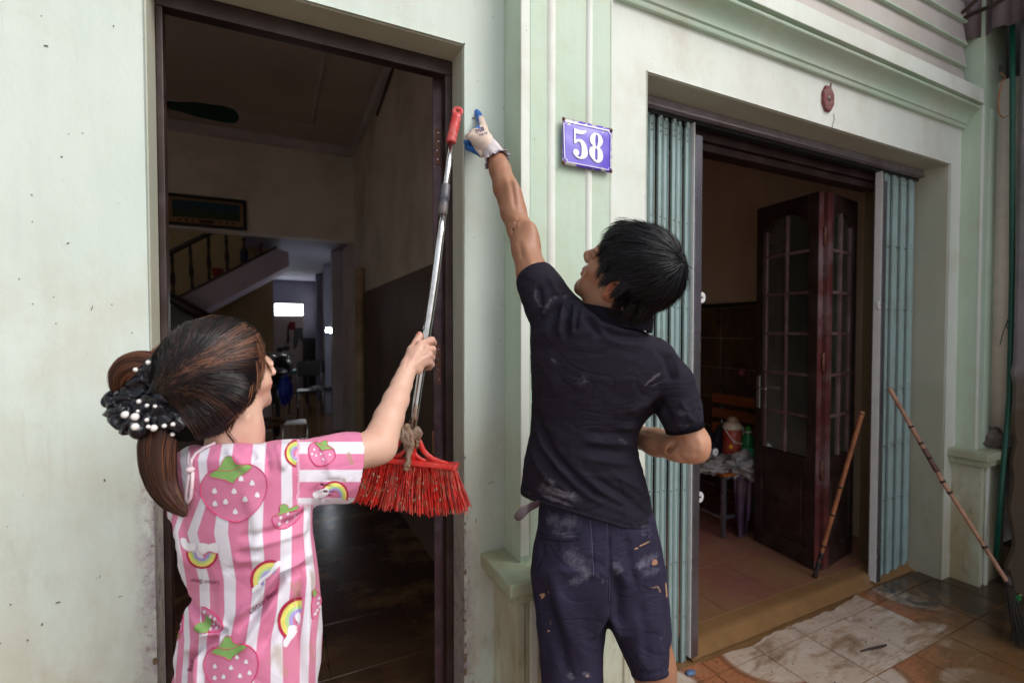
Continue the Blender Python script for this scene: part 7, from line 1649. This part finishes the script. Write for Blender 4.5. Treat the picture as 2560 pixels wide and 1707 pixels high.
# shorts under the shirt (below the picture)
Fz = Field((-.60, -.98, .38), (.22, -.14, .98), .007); Fz.chain([(atd(615, 1640, .98), .085), (hpw, .085)], .02)
for sd in (-1, 1):
    hp = hpw+AR*(.060*sd); kn_ = np.array((hp[0]+.02*sd, hp[1]+.02, .42)); Fz.cone(hp, kn_*.8+hp*.2, .078, .075, .03)
V, F = Fz.mesh(); V = smooth(V, F, 2); obj('shorts', V, F, plain('pink_shorts', (.62, .20, .33, 1), .8), wom, True)
# ---------------------------------------------------------------- woman's hair
hM = hair_mat('dark_brown_hair', (.007, .005, .006, 1), (.042, .021, .017, 1), (.17, .075, .045, 1), .36)
hM2 = hair_mat('chestnut_hair', (.035, .013, .008, 1), (.13, .048, .025, 1), (.34, .15, .08, 1), .4)
Fq = Field(hw_-.22, hw_+.17, .0034); Fq.ell(PW(0, -.016, .036), np.array((.081, .101, .092))*hs2, RW, .01)
Fq.ell(PW(.0, .02, .045), np.array((.079, .072, .078))*hs2, RW, .01)
Fq.chain([J(545, 918, .93, 108), J(520, 925, .91, 104), J(455, 947, .89, 64), J(415, 965, .885, 22)], .03); Fq.chain([J(525, 1052, .878, 30), J(480, 1062, .878, 34), J(430, 1065, .878, 38)], .02); Fq.chain([J(592, 985, .875, 42), J(530, 1030, .885, 46), J(450, 1040, .885, 44)], .02)
Fq.half(PW(0, .058, .0), RW[1]*.95-RW[2]*.30, .012)
V, F = Fq.mesh(); V = smooth(V, F, 3); hh = obj('hair', V, F, M_hbase, wom, True); px, py, z = proj(V); vattr(hh, 'shade', np.zeros(len(V)))
bvhH = BVHTree.FromPolygons([tuple(v) for v in V], [tuple(f_) for f_ in F.tolist()])
N_h = vnormals(V, F)
def guides(n, edge, gather, bulge, k=14, jit=4., gj=10, lift=.0045):
    E_ = np.array(edge, float); out = []; nor = []; sh_ = []
    while len(out) < n:
        t = rng.uniform(0, len(E_)-1); i = int(t); p0 = E_[i]*(1-t+i)+E_[min(i+1, len(E_)-1)]*(t-i)+rng.normal(0, jit, 2); g_ = np.array(gather)+rng.normal(0, gj, 2)*(.6, 1.3)
        s0 = rng.uniform(0, .75)*(rng.random() < .75);  m = (p0+g_)/2; dv = g_-p0; nv_ = np.array((dv[1], -dv[0])); nv_ /= np.linalg.norm(nv_)+1e-6
        bl = bulge(t/(len(E_)-1))*np.linalg.norm(dv)+rng.normal(0, 5); c_ = m+nv_*bl; P = []; Nn = []; lf_ = rng.uniform(.0003, lift)
        for s_ in np.linspace(0, .4, 14):
            q = (1-s_)**2*p0+2*s_*(1-s_)*c_+s_*s_*g_
            if bvhH.ray_cast(Vector(CAM), Vector(ray(q[0], q[1])))[0] is not None: break
        s0 = max(s0, s_+.002)
        for j in range(k):
            s_ = s0+(1-s0)*j/(k-1); q = (1-s_)**2*p0+2*s_*(1-s_)*c_+s_*s_*g_; d = ray(q[0], q[1]); r_ = bvhH.ray_cast(Vector(CAM), Vector(d))
            if r_[0] is None:
                if P: P.append(P[-1]*2-P[-2] if len(P) > 1 else P[-1]); Nn.append(Nn[-1]); continue
                break
            nn = np.array(r_[1]); P.append(np.array(r_[0])+nn*(lf_+.0012*mnoise.noise(Vector((q[0]*.05, q[1]*.05, t*3))))); Nn.append(nn)
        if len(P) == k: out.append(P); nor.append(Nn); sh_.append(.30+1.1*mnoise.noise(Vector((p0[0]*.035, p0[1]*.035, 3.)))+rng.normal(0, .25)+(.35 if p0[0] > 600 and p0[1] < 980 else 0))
    return np.array(out), np.array(nor), np.array(sh_)
edge = [(500, 1098), (545, 1082), (575, 1058), (600, 1035), (625, 1008), (640, 968), (650, 925), (662, 890), (655, 855), (628, 826), (592, 805), (556, 793), (515, 790), (470, 805), (435, 838), (410, 872), (396, 900)]
Pp, Nn, sh_ = guides(9000, edge, (405, 962), lambda t: np.interp(t, [0, .2, .35, .5, .62, .75, 1], [-.10, -.22, -.16, -.06, .0, .10, .06]))
ribbons('hair_strands', Pp, Nn, .0008, .0004, hM, hh, sh_)['kind'] = 'stuff'
# loose strands over cheek, neck and round the silhouette
def loose(n, gens, m, w=.0005, k=12):
    P = []; 
    for _ in range(n):
        g = gens[rng.integers(len(gens))]; pts = np.array([list(p) for p in g], float); pts[:, :2] += rng.normal(0, 3.0, 2)+rng.normal(0, 1.2, (len(pts), 2)); t = np.linspace(0, 1, k); tt = np.linspace(0, 1, len(pts)); c_ = [np.interp(t, tt, pts[:, j]) for j in range(3)]
        c_ = [np.convolve(np.pad(a, 1, 'edge'), [.25, .5, .25], 'valid') for a in c_]
        P.append([atd(c_[0][i], c_[1][i], c_[2][i]) for i in range(k)])
    P = np.array(P); N = np.tile(-AF, (len(P), k, 1)); return ribbons('loose_strands', P, N, w, w*.4, m, hh, rng.uniform(.2, 1.5, len(P)))
o = loose(150, [[(640, 840, .90), (655, 870, .88), (660, 910, .87), (655, 950, .865)], [(430, 850, .9), (470, 812, .91), (520, 792, .92)], [(470, 812, .91), (530, 788, .93), (600, 806, .94)], [(400, 900, .87), (420, 868, .88), (450, 835, .9)], [(600, 1035, .86), (560, 1070, .87), (520, 1092, .885)], [(640, 860, .86), (655, 900, .87), (650, 950, .865), (640, 985, .86)], [(648, 880, .87), (668, 910, .885), (680, 935, .89)], [(600, 1010, .855), (588, 1050, .87), (575, 1080, .88)], [(560, 1040, .86), (565, 1080, .88), (590, 1110, .89)], [(632, 960, .86), (625, 1000, .86), (600, 1040, .865)], [(645, 900, .862), (650, 930, .865), (646, 975, .86)], [(408, 870, .86), (380, 880, .86), (355, 905, .86)], [(440, 850, .88), (400, 865, .87), (365, 895, .86)], [(520, 806, .93), (560, 800, .95), (600, 812, .95)]], hM2); o['kind'] = 'stuff'
# pony tail and the loop of the bun
def bundle(path, rad, n, name, m, flat=.6, k=20, w=.0009, shb=.5):
    path = np.array([list(p) for p in path], float); t = np.linspace(0, 1, k); tt = np.linspace(0, 1, len(path)); cpx = [np.interp(t, tt, path[:, j]) for j in range(3)]
    for _ in range(3): cpx = [np.concatenate([[a[0]], np.convolve(a, [.25, .5, .25], 'valid'), [a[-1]]]) for a in cpx]
    C_ = np.array([atd(cpx[0][i], cpx[1][i], cpx[2][i]) for i in range(k)]); rr = np.interp(t, np.linspace(0, 1, len(rad)), rad)*.87/FPX; T = np.gradient(C_, axis=0); T /= np.linalg.norm(T, axis=1)[:, None]; U = np.cross(T, AF); U /= np.linalg.norm(U, axis=1)[:, None]; Wn = np.cross(T, U); Wn *= np.sign((Wn@(-AF)))[:, None]
    a = rng.uniform(0, 2*math.pi, n); q = np.sqrt(rng.uniform(0, 1, n)); a2 = a[:, None]+rng.normal(0, .25, n)[:, None]*t[None]; off = q[:, None]*rr[None]*(1+rng.normal(0, .06, n)[:, None]*t[None])
    P = C_[None]+(np.cos(a2)*off)[..., None]*U[None]+(np.sin(a2)*off*flat)[..., None]*Wn[None]; P += rng.normal(0, .0012, (n, 1, 3))*t[None, :, None]
    N = np.cos(a2)[..., None]*U[None]+np.sin(a2)[..., None]*Wn[None]*1.2-AF*.3; N /= np.linalg.norm(N, axis=2)[..., None]
    sh_ = shb+.6*np.array([mnoise.noise(Vector((math.cos(x)*2.2*y, math.sin(x)*2.2*y, 4.))) for x, y in zip(a, q)])+rng.normal(0, .22, n)
    core = MB().tube(list(C_), list(rr*.80), 14, flat=flat).build(name+'_core', m, hh, True); vattr(core, 'shade', np.zeros(len(core.data.vertices)))
    o = ribbons(name, P, N, w, w*.4, m, hh, sh_); o['kind'] = 'stuff'; return o
bundle([(405, 1060, .865), (392, 1110, .86), (393, 1165, .855), (404, 1215, .855), (430, 1255, .85), (462, 1285, .85)], [44, 46, 42, 34, 24, 6], 1500, 'ponytail', hM2)
bundle([(410, 960, .88), (395, 915, .87), (360, 908, .86), (325, 915, .855), (303, 940, .855), (300, 970, .86), (320, 1000, .87)], [24, 30, 34, 34, 30, 22, 10], 1500, 'bun_loop', hM2, flat=.8)
# ---------------------------------------------------------------- scrunchie with pearls
M_sat = Mat('black_satin', .30, spec=.4).base((.005, .005, .010, 1)); M_sat.bump(M_sat.noise(60, detail=4), .15, .002); M_sat = M_sat.m
def ruffle(path, R0, amp, waves, seed, nu=220, nv=36, flat=.75, closed=True):
    path = np.array([list(p) for p in path], float); m_ = len(path); t = np.linspace(0, 1, nu, endpoint=not closed)
    if closed: pp = np.vstack([path, path[:1]]); cp = [np.interp(t, np.linspace(0, 1, m_+1), pp[:, j]) for j in range(4)]
    else: cp = [np.interp(t, np.linspace(0, 1, m_), path[:, j]) for j in range(4)]
    for _ in range(10): cp = [(np.roll(a, 1)+2*a+np.roll(a, -1))/4 if closed else np.concatenate([[a[0]], np.convolve(a, [.25, .5, .25], 'valid'), [a[-1]]]) for a in cp]
    C_ = np.array([atd(cp[0][i], cp[1][i], cp[2][i]) for i in range(nu)]); T = np.roll(C_, -1, 0)-np.roll(C_, 1, 0)
    if not closed: T = np.gradient(C_, axis=0)
    T /= np.linalg.norm(T, axis=1)[:, None]; U = np.cross(T, AF); U /= np.linalg.norm(U, axis=1)[:, None]; Wn = np.cross(T, U); V = []
    for i in range(nu):
        for j in range(nv):
            a = 2*math.pi*j/nv; s_ = i/nu*waves*2*math.pi; n_ = mnoise.noise(Vector((i*.05, math.cos(a)*1.1+seed, math.sin(a)*1.1)))
            fold = math.sin(s_+2.2*math.sin(a+seed)+n_*2.5); fold = math.copysign(abs(fold)**.7, fold); r_ = cp[3][i]*.86/FPX*(1+amp*fold+.22*n_)
            V.append(C_[i]+r_*(math.cos(a)*U[i]+flat*math.sin(a)*Wn[i])+T[i]*.006*math.sin(a*2+s_*.5))
    F = [[i*nv+j, i*nv+(j+1) % nv, ((i+1) % nu)*nv+(j+1) % nv, ((i+1) % nu)*nv+j] for i in range(nu if closed else nu-1) for j in range(nv)]
    return V, F
V1_, F1_ = ruffle([(395, 925, .852, 30), (402, 980, .85, 34), (392, 1035, .848, 34), (350, 1055, .845, 34), (312, 1040, .846, 30), (300, 1010, .85, 24), (335, 985, .852, 24), (352, 950, .852, 26)], 0, .17, 13, 1)
V2_, F2_ = ruffle([(385, 1045, .838, 20), (350, 1068, .833, 24), (315, 1062, .836, 22), (288, 1035, .842, 20), (272, 1000, .85, 16), (285, 985, .86, 12), (320, 1010, .85, 18), (360, 1022, .842, 20)], 0, .25, 11, 4)
V3_, F3_ = ruffle([(395, 1040, .845, 22), (420, 1050, .845, 24), (448, 1054, .845, 20), (470, 1058, .848, 13)], 0, .20, 4, 7, closed=False, nu=80, flat=.5)
Vs = np.array(V1_+V2_+V3_); Fs_ = F1_+[[a+len(V1_) for a in f_] for f_ in F2_]+[[a+len(V1_)+len(V2_) for a in f_] for f_ in F3_]
scr = obj('scrunchie', Vs, Fs_, M_sat, wom, True)
bvhC = BVHTree.FromPolygons([tuple(v) for v in Vs], Fs_)
M_pearl = Mat('cream_pearl', .18, spec=.8, coat=.6).base((.78, .75, .73, 1)).m
pm0 = None
for (x, y, r_) in [(372.5, 906, 6), (341, 924, 6), (295, 905, 5), (279, 932, 3.5), (349.6, 1003, 6), (369, 1013, 5), (389, 1015, 4.5), (346, 1027, 4), (316.5, 1036, 9.5), (341, 1041, 9.5), (368.5, 1049, 5), (341, 1066, 9), (372.5, 1066, 5), (387, 1069, 8.5), (412, 1064, 5.5), (434, 1060, 5.5), (433, 1085, 5.5), (328, 937, 3.5), (390, 930, 3)]:
    h = hit(bvhC, x, y, .0); rr = r_*.84/FPX
    if h is None: h = atd(x, y, .85)
    h = h-AF*rr*.4
    if pm0 is None: pm0 = MB().ball((0, 0, 0), 1, 18, 12).build('pearl', M_pearl, None, True); pe = pm0
    else: pe = pm0.copy(); S.collection.objects.link(pe)
    pe.parent = scr; pe.location = Vector(h-woff(scr)); pe.scale = (rr, rr, rr)
